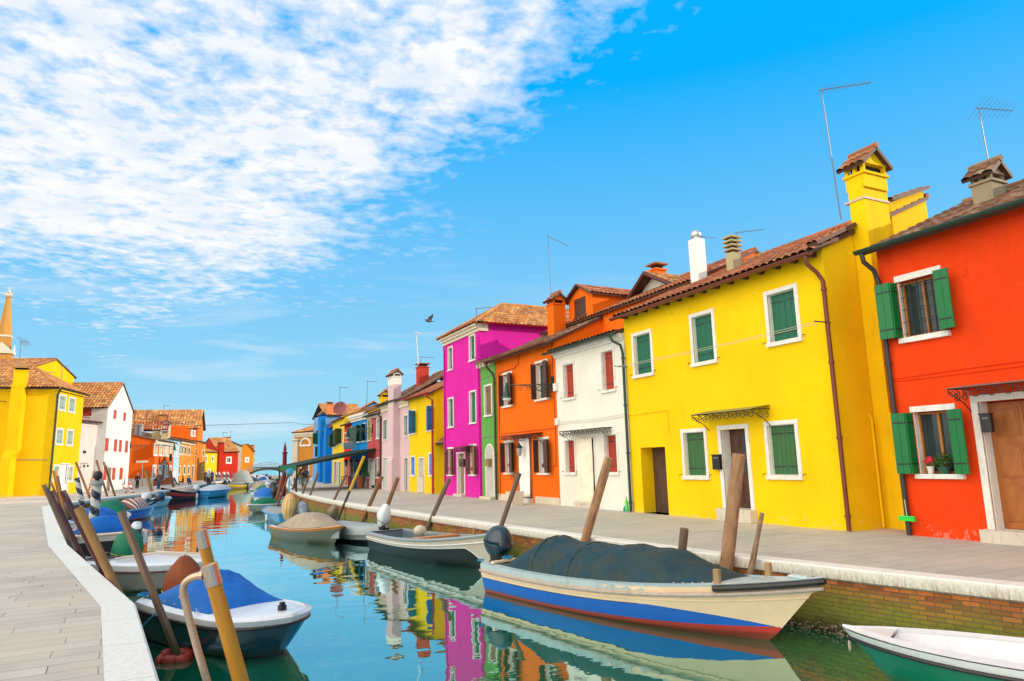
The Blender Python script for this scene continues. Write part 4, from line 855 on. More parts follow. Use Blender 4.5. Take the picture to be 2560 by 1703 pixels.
mb=MB(); mb.tube([pl.pt(.1,pl.hit(('C',890,920))[1],.04),pl.pt(pl.len-.1,pl.hit(('C',1005,908))[1],.04)],.03,5); a=pl.hit(('C',957,750)); mb.tube([pl.pt(a[0],a[1],.04),pl.pt(a[0],a[1]-2.4,.04)],.025,5); mb.build('cable',st,ro)
q=atx(('C',1052,440),18.5); chimney(ro,18.5,q.y,6.5,atx(('C',1052,432),18.5).z,.9,.8,stucco((.75,.45,.0),.2),'gable',TILEO)
# --- bright blue house
yl=ycol(('C',737,1272))
ro,pl,st=shouse('house','bright blue house with dark green shutters above the restaurant awning',yl,yd+.02,(.0,.24,.66),stain=.15)
hs_=[window(ro,pl,('C',797,683),('C',829,845),'sill',.08,'open',paint((.01,.06,.05),.5,name='dark_teal_shutter'),WHITE,.1,small=True,al=150,ar=130),window(ro,pl,('C',842,668),('C',873,838),'sill',.08,'open',paint((.01,.06,.05),.5,name='dark_teal_shutter'),WHITE,.1,small=True,al=150,ar=130),
 window(ro,pl,('C',733,700),('C',765,840),'sill',.08,'open',paint((.01,.06,.05),.5,name='dark_teal_shutter'),WHITE,.1,small=True,al=30,ar=30),
 window(ro,pl,('C',738,1010),('C',765,1165),'full',.08,'open',SHBR,WHITE,.1,small=True,al=None,ar=None),window(ro,pl,('C',785,1005),('C',812,1165),'full',.08,'open',SHBR,WHITE,.1,small=True,al=None,ar=None),door(ro,pl,('C',840,1010),('C',878,1285),True,.08,paint((.5,.52,.5),.6,name='pale_door'),WHITE,.1,.05,sill=False)]
z1=pl.hit(('C',810,615))[1]
body(ro,pl,z1,8,st,hs_,rise=1.6)
saddle(ro,pl,z1+.3,8,1.6,ov=.35,mat=TILED,per=.3,side=.0,seg=6)
mb=MB()
for a,b,c in ((.1,.3,.4),(-.1,.1,.28),(-.3,-.1,.14)): sbox(mb,pl,.0,pl.len,z1+a,z1+b,0,c)
mb.build('cornice',WHITE,ro)
# --- red narrow
yr=ycol(('C',667,1262))
ro,pl,st=shouse('house','narrow scarlet house with one red shuttered window next to the blue house',yr,yl+.02,(.70,.015,.008),stain=.15)
hs_=[window(ro,pl,('C',672,755),('C',716,845),'full',.1,'closed',paint((.75,.03,.01),.5,name='scarlet_shutter'),WHITE,.1,small=True),door(ro,pl,('C',676,1020),('C',722,1262),True,.1,paint((.5,.15,.1),.6,name='red_door'),WHITE,.1,.05,sill=False)]
z1=pl.hit(('C',700,672))[1]
body(ro,pl,z1,7,st,hs_,rise=1.4); saddle(ro,pl,z1,7,1.4,ov=.45,mat=TILED,per=.3,side=0,seg=6)
# --- taller yellow house
yy=ycol(('C',575,1230),16.9)
ro,pl,st=shouse('house','tall yellow house with dark green shutters between the red and cobalt houses',yy,yr+.02,(.82,.56,.02),xf=16.7,stain=.15)
DTS=paint((.01,.06,.05),.5,name='dark_teal_shutter')
hs_=[window(ro,pl,('C',581,770),('C',597,890),'sill',.06,'open',DTS,WHITE,.1,small=True,al=140,ar=120),window(ro,pl,('C',603,735),('C',618,875),'sill',.06,'open',DTS,WHITE,.1,small=True,al=140,ar=120),window(ro,pl,('C',632,715),('C',650,862),'sill',.06,'open',DTS,WHITE,.1,small=True,al=140,ar=120)]
hs_+=[door(ro,pl,('C',580,1020),('C',597,1225),True,.07,DTS,WHITE,.1,.03,sill=False),window(ro,pl,('C',604,1025),('C',612,1225),'full',.05,'closed',SHTAN,WHITE,.1,small=True),door(ro,pl,('C',620,1020),('C',640,1240),True,.08,paint((.02,.2,.12),.6,name='green_door'),WHITE,.1,.03,sill=False)]
z1=pl.hit(('C',640,620))[1]
body(ro,pl,z1,11,st,hs_,rise=1.9); saddle(ro,pl,z1,11,2.0,ov=.3,mat=TILEO,per=.3,side=.1,seg=6)
mb=MB(); sbox(mb,pl,0.01,pl.len-.01,0,3.1,0,.02) if False else mb.box(0,0,0,0,0,0)
ydep=atx(('C',820,560),17).y
pixantenna(ro,('C',633,505),('C',633,330),('C',720,330),(18,72,9),n=5,el=.5,r=.04)
pixantenna(ro,('C',882,490),('C',892,272),('C',990,276),(19,66,9),n=5,el=.5,r=.035)
pixantenna(ro,('C',1078,400),('C',1077,322),('C',1128,324),(18.5,58,9),n=4,el=.4,r=.03)
mb=MB(); p_=atdepth(('C',638,527),Vector((18,72,9))); mb.lathe(p_,[(.02,0),(.5,.05),(.72,.16),(.7,.17),(.4,.07),(.01,.02)],16,ax=Vector((-.5,-.8,.25))); mb.tube([p_,p_+Vector((.3,.3,-1.2))],.04,6); mb.build('satellite_dish',paint((.25,.05,.05),.5,name='dish_red'),ro,smooth=True)
# --- cobalt blue tall house
yk=ycol(('C',468,1222),17.6)
ro,pl,st=shouse('house','cobalt blue house with chimney breasts at the far end of the row',yk,yy+.05,(.0,.2,.62),x=16.75,xf=17.8,stain=.1)
z1=pl.hit(('C',520,715))[1]
hs_=[window(ro,pl,('C',512,760),('C',524,880),'full',.06,'closed',DTS,WHITE,.1,small=True),window(ro,pl,('C',508,1000),('C',522,1140),'full',.06,'closed',DTS,WHITE,.1,small=True)]
body(ro,pl,z1,9,st,hs_,rise=2.6); saddle(ro,pl,z1,9,2.7,ov=.3,mat=TILEO,per=.3,side=.1,seg=6)
for a,b in ((470,495),(528,552)):
    c0=pl.hit(('C',a,900))[0]; c1=pl.hit(('C',b,900))[0]; mb=MB(); zt=pl.hit(('C',480,620))[1] if a<500 else z1; sbox(mb,pl,c0,c1,0.01,zt,0,.6); mb.build('chimney_breast',st,ro)
c=pl.pt(pl.hit(('C',482,900))[0],0,.3); chimney(ro,c.x,c.y,zt if False else pl.hit(('C',480,640))[1],pl.hit(('C',480,612))[1],.7,.9,stucco((.0,.2,.62),.1),'gable',TILEO)
# light blue upper block with tiles behind it
a=aty(('C',500,640),92); b_=aty(('C',640,600),92); pb=Pl((a.x,92),(b_.x+3,92)); ro=empty('house',(a.x+3,96,0),'light blue rear house with golden tiled roof above the cobalt house','house')
zb=pb.hit(('C',520,582))[1]; mb=MB(); sbox(mb,pb,0,pb.len,0,zb,-8,0); mb.build('wall',stucco((.16,.38,.72),.1),ro)
saddle(ro,pb,zb,8,1.6,ov=.4,mat=TILEO,per=.32,side=.2,seg=6); e=pb.pt(.6,0,-.5); chimney(ro,e.x,e.y,zb,zb+1.3,.8,.8,stucco((.7,.25,.1),.2),'flat',TILEO)
# pale teal slim house further
ro=empty('house',(20,yk+8,0),'slim teal house with mixed shutters just before the church','house'); pl=Pl((19.4,yk+15),(17.8,yk+.05))
z1=pl.hit(('C',450,730))[1]; hs_=[window(ro,pl,('C',436,760),('C',446,860),'sill',.06,'open',SHG,WHITE,.1,small=True),window(ro,pl,('C',452,880),('C',461,980),'sill',.06,'open',SHG,WHITE,.1,small=True)]
body(ro,pl,z1,7,stucco((.06,.25,.4),.2),hs_,rise=1.4); saddle(ro,pl,z1,7,1.4,ov=.3,mat=TILE,per=.32,side=0,seg=6)
# --- church at the bend
yc=128.; a=aty(('C',200,1100),yc); b_=aty(('C',425,1100),yc); b_=aty(('C',425,1100),yc-5); pl=Pl((a.x,yc),(b_.x,yc-5)); ro=empty('church',((a.x+b_.x)/2,yc+4,0),'ochre church with a half round window at the bend of the canal','church')
CH=stucco((.62,.26,.04),.5); zt=pl.hit(('C',300,745))[1]; zr=pl.hit(('C',300,655))[1]
mb=MB(); wallmesh(mb,pl,0,pl.len,0,zt,[(*[pl.hit(('C',x,1080))[0] for x in (275,348)],0,pl.hit(('C',300,1045))[1],.3)]); mb.face([pl.pt(0,0),pl.pt(0,zt),pl.pt(0,zr,-8),pl.pt(0,0,-8)]); mb.face([pl.pt(pl.len,0),pl.pt(pl.len,zt),pl.pt(pl.len,zr,-8),pl.pt(pl.len,0,-8)]); mb.build('wall',CH,ro)
tiles(ro,pl.pt(-.3,zt-.1,.5),pl.pt(pl.len+.3,zt-.1,.5),pl.pt(-.3,zr+.6,-8),pl.pt(pl.len+.3,zr+.6,-8),TILEO,.5,.7,.09,seg=6)
mb=MB(); sbox(mb,pl,-.05,pl.hit(('C',250,900))[0],.01,pl.hit(('C',250,825))[1],0,.35); sbox(mb,pl,-.3,pl.hit(('C',255,900))[0]+.2,pl.hit(('C',250,825))[1],pl.hit(('C',250,812))[1],0,.6); sbox(mb,pl,-.1,pl.len,zt-.5,zt-.1,0,.4)
for i in range(24): sbox(mb,pl,i*pl.len/24,i*pl.len/24+.2,zt-.9,zt-.5,0,.25)
mb.build('pilaster',CREAM,ro)
cs,cz=pl.hit(('C',314,875)); rr=pl.hit(('C',362,875))[0]-cs; mb=MB(); ar=[(cs-rr*math.cos(math.pi*k/14),cz+rr*math.sin(math.pi*k/14)) for k in range(15)]
for i in range(14): mb.tube([pl.pt(ar[i][0],ar[i][1],.06),pl.pt(ar[i+1][0],ar[i+1][1],.06)],.2,6)
mb.tube([pl.pt(cs-rr,cz,.06),pl.pt(cs+rr,cz,.06)],.2,6); wn=mb.build('window',WHITE,ro); mb=MB(); mb.face([pl.pt(s_,z_,.03) for s_,z_ in ar]); mb.build('pane',stucco((.55,.2,.02),.3),wn)
mb=MB(); 
for x in (275,348): s_=pl.hit(('C',x,1080))[0]; sbox(mb,pl,s_-.15,s_+.15,0,pl.hit(('C',300,1045))[1]+.2,0,.12)
dd=mb.build('door',CREAM,ro); mb=MB(); sbox(mb,pl,pl.hit(('C',275,1080))[0]+.15,pl.hit(('C',348,1080))[0]-.15,0.01,pl.hit(('C',300,1045))[1],-.2,-.1); mb.build('door_panel',DOORB,dd)
c=pl.pt(pl.len+.3,0,-1); chimney(ro,c.x,c.y,5,pl.hit(('C',452,655))[1],1.3,1.3,CH,'gable',TILEO)

# unseen rear house added behind the alley to block the sun streak
ro=empty('house',(25,12,0),'unseen plain ochre house added behind the alley to block the sun','house'); pl=Pl((22.5,17),(22.5,6)); body(ro,pl,7.0,6,stucco((.6,.4,.15),.3),[],rise=1.5); saddle(ro,pl,7.0,6,1.5,ov=.3,mat=TILE,per=.4,seg=4)
# ================================================================ LEFT BANK
def hiproof(root,pl,z,D,rise,ov=.4,mat=None,per=.3,seg=6):
    Lf=pl.len; zt=z
    def slope(p0,p1,up,fr,fr2=None): 
        f2=fr if fr2 is None else fr2
        tiles(root,p0,p1,p0+up,p1+up,mat,per,clip=lambda t:(t*fr,1-t*f2),seg=seg)
    hw=min(Lf,D)/2+ov
    q=[pl.pt(-ov,zt,ov),pl.pt(Lf+ov,zt,ov),pl.pt(Lf+ov,zt,-D-ov),pl.pt(-ov,zt,-D-ov)]
    upz=Vector((0,0,rise))
    a=Lf+2*ov; b=D+2*ov
    slope(q[0],q[1],-pl.n*hw+upz,hw/a); slope(q[3],q[0],pl.d*hw+upz,hw/b); slope(q[1],q[2],-pl.d*hw+upz,hw/b)
    for s_,sg in ((-ov,1),(Lf+ov,-1)): ridge(root,pl.pt(s_,zt+.05,ov),pl.pt(s_+sg*hw,zt+rise+.05,ov-hw),mat)
    ridge(root,pl.pt(-ov+hw,zt+rise+.05,ov-hw),pl.pt(Lf+ov-hw,zt+rise+.05,-D-ov+hw if D>Lf else ov-hw),mat)
def wins(ro,pl,zone,lst,frame='full',fw=.09,shut='closed',sm=None,fm=None,rv=.1,**k):
    return [window(ro,pl,(zone,a,b),(zone,c,d),frame,fw,shut,sm,fm,rv,small=True,**k) for a,b,c,d in lst]
YL=(.86,.52,.0)
pl=Pl((-9.02,74.1),(-7.5,80.3)); ro=empty('house',(-12,77,0),'large yellow house facing the square, with pale green shutters and a broad chimney breast','house')
PG=paint((.3,.42,.33),.6,name='pale_green_shutter')
hs_=wins(ro,pl,'A',[(375,770,410,885),(437,787,470,897),(357,985,394,1098),(425,993,457,1104),(340,1218,367,1330),(425,1222,455,1330)],sm=PG,fw=.14)
hs_.append(door(ro,pl,('A',382,1210),('A',425,1400),True,.1,paint((.8,.8,.78),.6,name='white_door'),WHITE,.1,.03,sill=False,panels=False))
z1=pl.hit(('A',365,735))[1]; body(ro,pl,z1,13,stucco(YL,.12),hs_); hiproof(ro,pl,z1+.02,13,2.2,.35,TILEO)
gutter(ro,pl,-.4,pl.len+.3,z1-.05,.4,DGREEN,.1); sp=Pl(pl.pt(0,0,-13)[:2],pl.pt(0,0,0)[:2]); gutter(ro,sp,-.3,sp.len+.4,z1-.05,.4,DGREEN,.1)
pipe(ro,[pl.pt(-.1,z1-.1,.3),pl.pt(-.1,z1-.6,.1),pl.pt(-.1,0.02,.1)],.09,DGREEN)
c0=sp.hit(('A',87,800))[0]; c1=sp.hit(('A',165,800))[0]
mb=MB(); sbox(mb,sp,c0,c1,4.0,z1+.3,0,.7); sbox(mb,sp,c0-.1,c1-.3,0.01,3.4,0,1.0); mb.face([sp.pt(c0,4,.7),sp.pt(c1,4,.7),sp.pt(c1-.3,3.4,1.0),sp.pt(c0-.1,3.4,1.0)])
for s_,e in ((c0,c0-.1),(c1,c1-.3)): mb.face([sp.pt(s_,4,.7),sp.pt(e,3.4,1.0),sp.pt(e,3.4,0),sp.pt(s_,4,0)])
mb.build('chimney_breast',stucco(YL,.12),ro)
m_=sp.pt((c0+c1)/2,0,.2); chimney(ro,m_.x,m_.y,z1,sp.hit(('A',130,625))[1]-.1,c1-c0,1.0,stucco(YL,.12),'flat',TILEO)
mb=MB(); a,b=sp.hit(('A',0,1185)); mb.tube([sp.pt(a,b,.04),sp.pt(*sp.hit(('A',300,1188)),.04)],.03,5); mb.build('cable',GREYM,ro)
dd=Vector((-9,74,8)); pixantenna(ro,('A',388,700),('A',393,597),('A',435,592),(-8,79,10),n=5,el=.5,r=.03); pixantenna(ro,('A',290,655),('A',290,632),('A',362,634),(-9,79,10),n=5,el=.5,r=.03)
pixantenna(ro,('A',120,590),('A',133,440),('A',190,440),(-13,78,10),n=8,el=1.4,r=.04,tilt=.6)
# rear taller yellow block, far left
pb=Pl((-22,84),(-11.9,80.5)); ro=empty('house',(-16,86,0),'yellow rear block with one dark shuttered window under the church tower','house')
hs_=wins(ro,pb,'A',[(0,600,34,690)],sm=DGREEN,fw=.15); z1=pb.hit(('A',60,600))[1]; body(ro,pb,z1,8,stucco(YL,.2),hs_,rise=1.3); saddle(ro,pb,z1,8,1.3,ov=.4,mat=TILEO,per=.32,seg=6)
gutter(ro,pb,0,pb.len,z1-.05,.4,DGREEN,.1)
# campanile
yt=150; a=aty(('A',-60,560),yt); b_=aty(('A',62,560),yt); cx=(a.x+b_.x)/2; hw=(b_.x-a.x)/2; ro=empty('church_tower',(cx,yt,0),'slim ochre bell tower with a pointed spire at the left edge','tower')
TW=stucco((.55,.27,.06),.5); zb=aty(('A',30,500),yt).z; z2=aty(('A',30,395),yt).z; zp=aty(('A',30,150),yt).z; zc=aty(('A',27,85),yt).z
mb=MB(); k=hw*.72; mb.box(cx-hw,cx+hw,yt,yt+2*hw,0,zb-4.2); mb.box(cx-k,cx+k,yt+hw-k,yt+hw+k,zb-4.2,zb-1.0); mb.box(cx-hw*.95,cx+hw*.95,yt+hw*.05,yt+hw*1.95,zb-1.3,zb); mb.box(cx-k,cx+k,yt+hw-k,yt+hw+k,zb,z2-.1)
mb.build('tower_shaft',TW,ro)
mb=MB(); mb.box(cx-hw*1.2,cx+hw*1.2,yt-hw*.2,yt+hw*2.2,zb-.4,zb); mb.box(cx-hw*1.1,cx+hw*1.1,yt-hw*.1,yt+hw*2.1,zb-4.6,zb-4.2)
for sx,sy in ((-1,-1),(1,-1),(-1,1),(1,1)): mb.box(cx+sx*k*1.05-.25,cx+sx*k*1.05+.25,yt+hw+sy*k*1.05-.25,yt+hw+sy*k*1.05+.25,zb-4.2,zb-1.3)
y_=yt-hw*.2-.02; mb.face([(cx-hw*1.2,y_,zb),(cx+hw*1.2,y_,zb),(cx,y_,zb+1.6)]); mb.face([(cx+hw*1.2,y_,zb),(cx+hw*1.2,y_+hw*2.4,zb),(cx+hw*1.2,y_+hw*1.2,zb+1.6)])
mb.box(cx-k*1.1,cx+k*1.1,yt+hw-k*1.1,yt+hw+k*1.1,z2-.35,z2)
mb.build('cornice',CREAM,ro)
mb=MB(); yc_m=yt+hw; k2=k*.95
mb.lathe((cx,yc_m,0),[(k2*1.2,z2),(k*.35,zp)],8); mb.build('spire',TW,ro)
mb=MB(); mb.box(cx-.5,cx+.5,yc_m-.5,yc_m+.5,zp,zp+.7); mb.box(cx-.7,cx+.7,yc_m-.7,yc_m+.7,zp+.2,zp+.35); mb.tube([(cx,yc_m,zp+.7),(cx,yc_m,zc)],.09,6); mb.tube([(cx-.9,yc_m,zc-1.1),(cx+.9,yc_m,zc-1.1)],.09,6); mb.ball((cx,yc_m,zp+1.1),.3,.3,.3,8,6); mb.build('cross_finial',STONE,ro)
for sx in (-.45,.45):
    mb=MB(); mb.box(cx+sx*k-.35,cx+sx*k+.35,yt+hw-k-.03,yt+hw-k+.1,zb-3.9,zb-1.6); mb.build('belfry_opening',DARK,ro)
# low whitewashed house
pl=Pl((-7.6,80.4),(-6.35,83.6)); ro=empty('house',(-9,82,0),'low whitewashed pink house with a thin tiled edge, left of the tall white gable','house')
z1=pl.hit(('A',530,942))[1]; LW=stucco((.70,.60,.56),.5,.7); body(ro,pl,z1,7,LW,wins(ro,pl,'A',[(525,1130,545,1150)],'none',sm=DARK),rise=1.0,mono=True); saddle(ro,pl,z1,7,1.,ov=.5,mat=TILE,mono=True,per=.3,seg=6)
mb=MB()
for a_ in (508,532): s_,z_=pl.hit(('A',a_,1225)); mb.tube([pl.pt(s_,z_+.2,0),pl.pt(s_,z_+.25,.3),pl.pt(s_,z_,.35)],.03,5); mb.ball(pl.pt(s_,z_-.05,.35),.12,.12,.1,8,6)
mb.build('wall_lamp',IRON,ro)
c=pl.pt(.4,0,-1.5); chimney(ro,c.x,c.y,3,pl.hit(('A',490,745))[1],.75,.9,stucco((.75,.72,.68),.2),'gable',TILEO)
# tall white house, gable to the square
pl=Pl((-5.55,83.2),(-3.5,89.4)); ro=empty('house',(-7,86,0),'tall white house with its gable to the canal and slim red shutters','house')
WW=stucco((.74,.73,.70),.35,.8); RS=paint((.55,.06,.02),.5,name='vermilion_shutter')
hs_=wins(ro,pl,'A',[(720,872,735,932),(782,888,795,944),(668,1050,684,1136),(724,1058,738,1138),(755,1062,768,1140),(794,1067,807,1144),(657,1230,672,1318),(712,1238,727,1316),(758,1240,774,1314)],'none',sm=RS)
hs_.append(door(ro,pl,('A',680,1235),('A',694,1385),True,.06,DOORG,STONE,.1,.02,sill=False,panels=False))
za=pl.hit(('A',667,848))[1]; zr=za+2.7; mid=pl.len/2; dp=9
mb=MB(); wallmesh(mb,pl,0,pl.len,0,za,hs_); mb.face([pl.pt(0,za),pl.pt(pl.len,za),pl.pt(mid,zr)])
sw=Pl(pl.pt(0,0,-dp)[:2],pl.pt(0,0,0)[:2]); hsd=wins(ro,sw,'A',[(525,865,577,913)],'none',sm=RS); wallmesh(mb,sw,0,sw.len,0,za,hsd)
mb.face([pl.pt(pl.len,0),pl.pt(pl.len,za),pl.pt(pl.len,za,-dp),pl.pt(pl.len,0,-dp)]); mb.face([pl.pt(0,0,-dp),pl.pt(0,za,-dp),pl.pt(mid,zr,-dp),pl.pt(pl.len,za,-dp),pl.pt(pl.len,0,-dp)]); mb.build('wall',WW,ro)
for s_ in (-.25,pl.len+.25): tiles(ro,pl.pt(s_,za-.15,.12),pl.pt(s_,za-.15,-dp),pl.pt(mid,zr+.1,.12),pl.pt(mid,zr+.1,-dp),TILEO,.32,.45,.06,seg=6)
ridge(ro,pl.pt(mid,zr+.15,.1),pl.pt(mid,zr+.15,-dp),TILEO)
pipe(ro,[sw.pt(sw.len-.9,4.6,.08),sw.pt(sw.len-.9,1.5,.08)],.05,GREYM)
# red orange gabled-side house
SO=(.76,.115,.004); pl=Pl((-1.1,100),(1.17,112)); ro=empty('house',(-4,106,0),'deep orange house with a blank side wall, white window frames and an iron roof terrace','house')
hs_=wins(ro,pl,'B',[(383,712,413,855),(440,722,466,856),(487,725,512,860),(520,738,537,862),(558,742,578,865),(368,950,397,1110),(430,950,455,1100),(508,952,526,1095),(550,955,568,1090)],sm=paint((.6,.5,.25),.6,name='cream_shutter'),fw=.22)
hs_.append(door(ro,pl,('B',472,935),('B',498,1120),True,.2,DOORB,WHITE,.1,.03,sill=False,panels=False))
z1=pl.hit(('B',480,685))[1]; body(ro,pl,z1,11,stucco(SO,.12),hs_,rise=2.6,mono=True); saddle(ro,pl,z1,11,2.7,ov=.4,mat=TILED,mono=True,per=.35,seg=6)
mb=MB(); sbox(mb,pl,-.2,pl.len,z1-.55,z1-.05,0,.3); mb.build('cornice',CREAM,ro)
sd=Pl(pl.pt(0,0,-11)[:2],pl.pt(0,0,0)[:2]); mb=MB(); sbox(mb,sd,0,sd.len,.0,1.0,0,.06); mb.build('plinth',STONE,ro)
bl=pl.hit(('B',498,915)); mb=MB()
sbox(mb,pl,bl[0]-.8,bl[0]+.8,bl[1]-.1,bl[1]+.05,0,.8); mb.build('balcony',CREAM,ro); mb=MB()
for i in range(9): mb.tube([pl.pt(bl[0]-.75+i*.19,bl[1],.75),pl.pt(bl[0]-.75+i*.19,bl[1]+1,.75)],.02,4)
mb.tube([pl.pt(bl[0]-.75,bl[1]+1,.75),pl.pt(bl[0]+.78,bl[1]+1,.75)],.03,4); mb.build('balcony_railing',IRON,ro)
for px,zt in ((405,580),(500,600)):
    q=atdepth(('B',px,640),Vector((-1,104,7))); chimney(ro,q.x,q.y,6,atdepth(('B',px,zt),q).z,.9,.9,stucco((.6,.45,.2),.3),'flat',STONE)
for px in (190,235):
    q=atdepth(('B',px,590),Vector((-4,105,8))); mb=MB(); zt=atdepth(('B',px,510),q).z; mb.tube([(q.x,q.y,6.5),(q.x,q.y,zt)],.28,10); mb.tube([(q.x,q.y,zt),(q.x,q.y,zt+.15)],.36,10); mb.build('flue_pot',GREYM,ro,smooth=True)
# roof terrace (altana) with posts
q0=atdepth(('B',165,545),Vector((-4,107,9))); q1=atdepth(('B',540,560),Vector((1,109,9))); zf=q0.z; zt_=atdepth(('B',300,470),q0).z; TR=paint((.35,.05,.02),.6,name='rust_red_iron')
mb=MB(); mb.box(q0.x,q1.x,107,110,zf-.12,zf); mb.build('terrace_deck',TR,ro)
mb=MB()
for i in range(13):
    x=q0.x+(q1.x-q0.x)*i/12; mb.tube([(x,107,zf),(x,107,zt_)],.04,4)
    if i<12: xn=q0.x+(q1.x-q0.x)*(i+1)/12; mb.tube([(x,107,zf),(xn,107,zt_)],.03,4); mb.tube([(x,107,zt_),(xn,107,zf)],.03,4)
mb.tube([(q0.x,107,zt_),(q1.x,107,zt_)],.05,4); mb.build('terrace_railing',TR,ro)
for px,py in ((172,340),(302,375),(437,338),(540,370)):
    q=atdepth(('B',px,py),Vector((-1,107,9))); mb=MB(); mb.tube([(q.x,107,zf),(q.x,107,q.z)],.07,5); mb.build('terrace_post',TR,ro)
# pale blue slim house
pl=Pl((1.19,112.05),(2.0,116.3)); ro=empty('house',(0,114,0),'slim pale blue house between the orange fronts','house')
hs_=wins(ro,pl,'B',[(585,755,603,862),(630,760,646,868)],'full',sm=paint((.6,.65,.68),.6,name='pale_blue_shutter'),fw=.15); hs_.append(door(ro,pl,('B',600,985),('B',632,1150),True,.2,paint((.7,.7,.66),.6,name='white_door2'),WHITE,.1,.02,sill=False,panels=False))
z1=pl.hit(('B',610,665))[1]; body(ro,pl,z1,9,stucco((.38,.62,.78),.15),hs_,rise=1.5,mono=True); saddle(ro,pl,z1,9,1.6,ov=.4,mat=TILED,mono=True,per=.35,seg=6)
q=pl.pt(1.5,0,-1.5); chimney(ro,q.x,q.y,6,pl.hit(('B',620,535),-1)[1],1.2,1.6,stucco((.75,.7,.6),.3),'gable',TILEO)
# weathered orange palazzo, two storeys of green shutters
OW=stucco((.66,.26,.03),.7,.8)
pl=Pl((2.03,116.5),(4.44,129.6)); ro=empty('house',(1,123,0),'weathered orange palazzo with many green shutters and flaking ground floor','house')
hs_=wins(ro,pl,'B',[(660,725,678,845),(688,728,704,845),(722,735,740,848),(766,742,782,852),(655,955,670,1070),(712,955,730,1070),(760,955,775,1065)],sm=SHG,fm=CREAM,fw=.25); z1=pl.hit(('B',740,690))[1]
hs_.append(door(ro,pl,('B',804,950),('B',818,1120),True,.2,DOORB,CREAM,.1,.02,sill=False,panels=False))
body(ro,pl,z1,11,OW,hs_,rise=2.2,mono=True); saddle(ro,pl,z1,11,2.3,ov=.4,mat=TILED,mono=True,per=.35,seg=6)
mb=MB(); sbox(mb,pl,0,pl.len,z1-.4,z1-.1,0,.2); mb.build('cornice',CREAM,ro)
# orange-red tower block behind
pb=Pl((0.6,131),(4.9,131.5)); pb2=Pl((4.9,131.5),(6.0,137)); ro=empty('house',(3,135,0),'orange tower-like house with steep golden roof behind the palazzo','house')
zt=pb.hit(('B',720,515))[1]; mb=MB(); sbox(mb,pb,0,pb.len,0,zt,-.3,0); mb.build('side_wall',stucco(SO,.1),ro); mb=MB(); hh=wins(ro,pb2,'B',[(797,555,812,640),(828,560,842,640)],fw=.25,sm=paint((.6,.5,.25),.6,name='cream_shutter')); zt=max([zt]+[h[3]+.35 for h in hh]); wallmesh(mb,pb2,0,pb2.len,0,zt,hh); mb.build('wall',stucco((.66,.2,.02),.2),ro); mb=MB(); mb.face([pb2.pt(0,zt),pb2.pt(pb2.len,zt),pb2.pt(pb2.len/2,zt+3)]); mb.build('gable',stucco((.66,.2,.02),.2),ro)
tiles(ro,pb2.pt(-.5,zt-.5,.4),pb2.pt(-.5,zt-.5,-16),pb2.pt(pb2.len/2,zt+3,.4),pb2.pt(pb2.len/2,zt+3,-16),TILEO,.5,.6,.09,seg=6); tiles(ro,pb2.pt(pb2.len+.5,zt-.5,.4),pb2.pt(pb2.len+.5,zt-.5,-16),pb2.pt(pb2.len/2,zt+3,.4),pb2.pt(pb2.len/2,zt+3,-16),TILEO,.5,.6,.09,seg=6)
pixantenna(ro,('B',490,420),('B',492,285),('B',562,287),(-1.5,131,15),n=5,el=.6,r=.05); q=atdepth(('B',470,410),Vector((-1,133,15))); chimney(ro,q.x,q.y,9,q.z,1.4,1.2,stucco((.5,.2,.06),.2),'flat',TILEO)
# second palazzo
pl=Pl((4.5,130),(6.9,143)); ro=empty('house',(4,137,0),'orange house with tall dark green doors under a shaded balcony','house')
hs_=wins(ro,pl,'B',[(842,760,857,855),(872,768,888,858),(900,775,916,860),(928,780,942,862),(862,945,876,1050),(917,950,930,1040)],sm=DGREEN,fm=CREAM,fw=.2); hs_.append(door(ro,pl,('B',835,955),('B',856,1050),True,.15,DGREEN,CREAM,.1,.02,sill=False,panels=False)); hs_.append(door(ro,pl,('B',880,955),('B',905,1050),True,.15,DGREEN,CREAM,.1,.02,sill=False,panels=False))
z1=pl.hit(('B',890,690))[1]; body(ro,pl,z1,11,stucco((.70,.27,.03),.5,.7),hs_,rise=2.0,mono=True); saddle(ro,pl,z1,11,2.,ov=.4,mat=TILEO,mono=True,per=.35,seg=6)
# small yellow
pl=Pl((6.9,143.1),(9.3,146.5)); ro=empty('house',(7.5,147,0),'small bright yellow house with two arched upper windows','house')
hs_=wins(ro,pl,'B',[(952,845,975,920),(1025,848,1048,922),(985,1000,1010,1060)],sm=DGREEN,fw=.2); z1=pl.hit(('B',1000,805))[1]; body(ro,pl,z1,9,stucco((.82,.55,.01),.2),hs_,rise=2.5,mono=True); saddle(ro,pl,z1,9,2.6,ov=.4,mat=TILEO,mono=True,per=.4,seg=6)
# crimson
pl=Pl((9.35,146.6),(13.1,148)); ro=empty('house',(11.5,151,0),'crimson house with one square white framed window and a broad chimney','house')
hs_=wins(ro,pl,'B',[(1188,860,1248,938)],shut='none',fw=.25); z1=pl.hit(('B',1200,795))[1]; CR=stucco((.55,.03,.01),.1); body(ro,pl,z1,9,CR,hs_,rise=2.5); saddle(ro,pl,z1,9,2.6,ov=.4,mat=TILEO,per=.4,seg=6)
c0=pl.hit(('B',1095,900))[0]; c1=pl.hit(('B',1142,900))[0]; mb=MB(); sbox(mb,pl,c0,c1,0,pl.hit(('B',1120,715))[1],-.2,.5); mb.build('chimney_breast',CR,ro)
q=pl.pt((c0+c1)/2,0,.1); chimney(ro,q.x,q.y,z1,pl.hit(('B',1120,718))[1],1.2,.9,CR,'flat',TILEO); q=atdepth(('B',1048,760),Vector((9,152,8))); chimney(ro,q.x,q.y,6,atdepth(('B',1048,725),q).z,1.2,1.2,CR,'flat',TILEO)
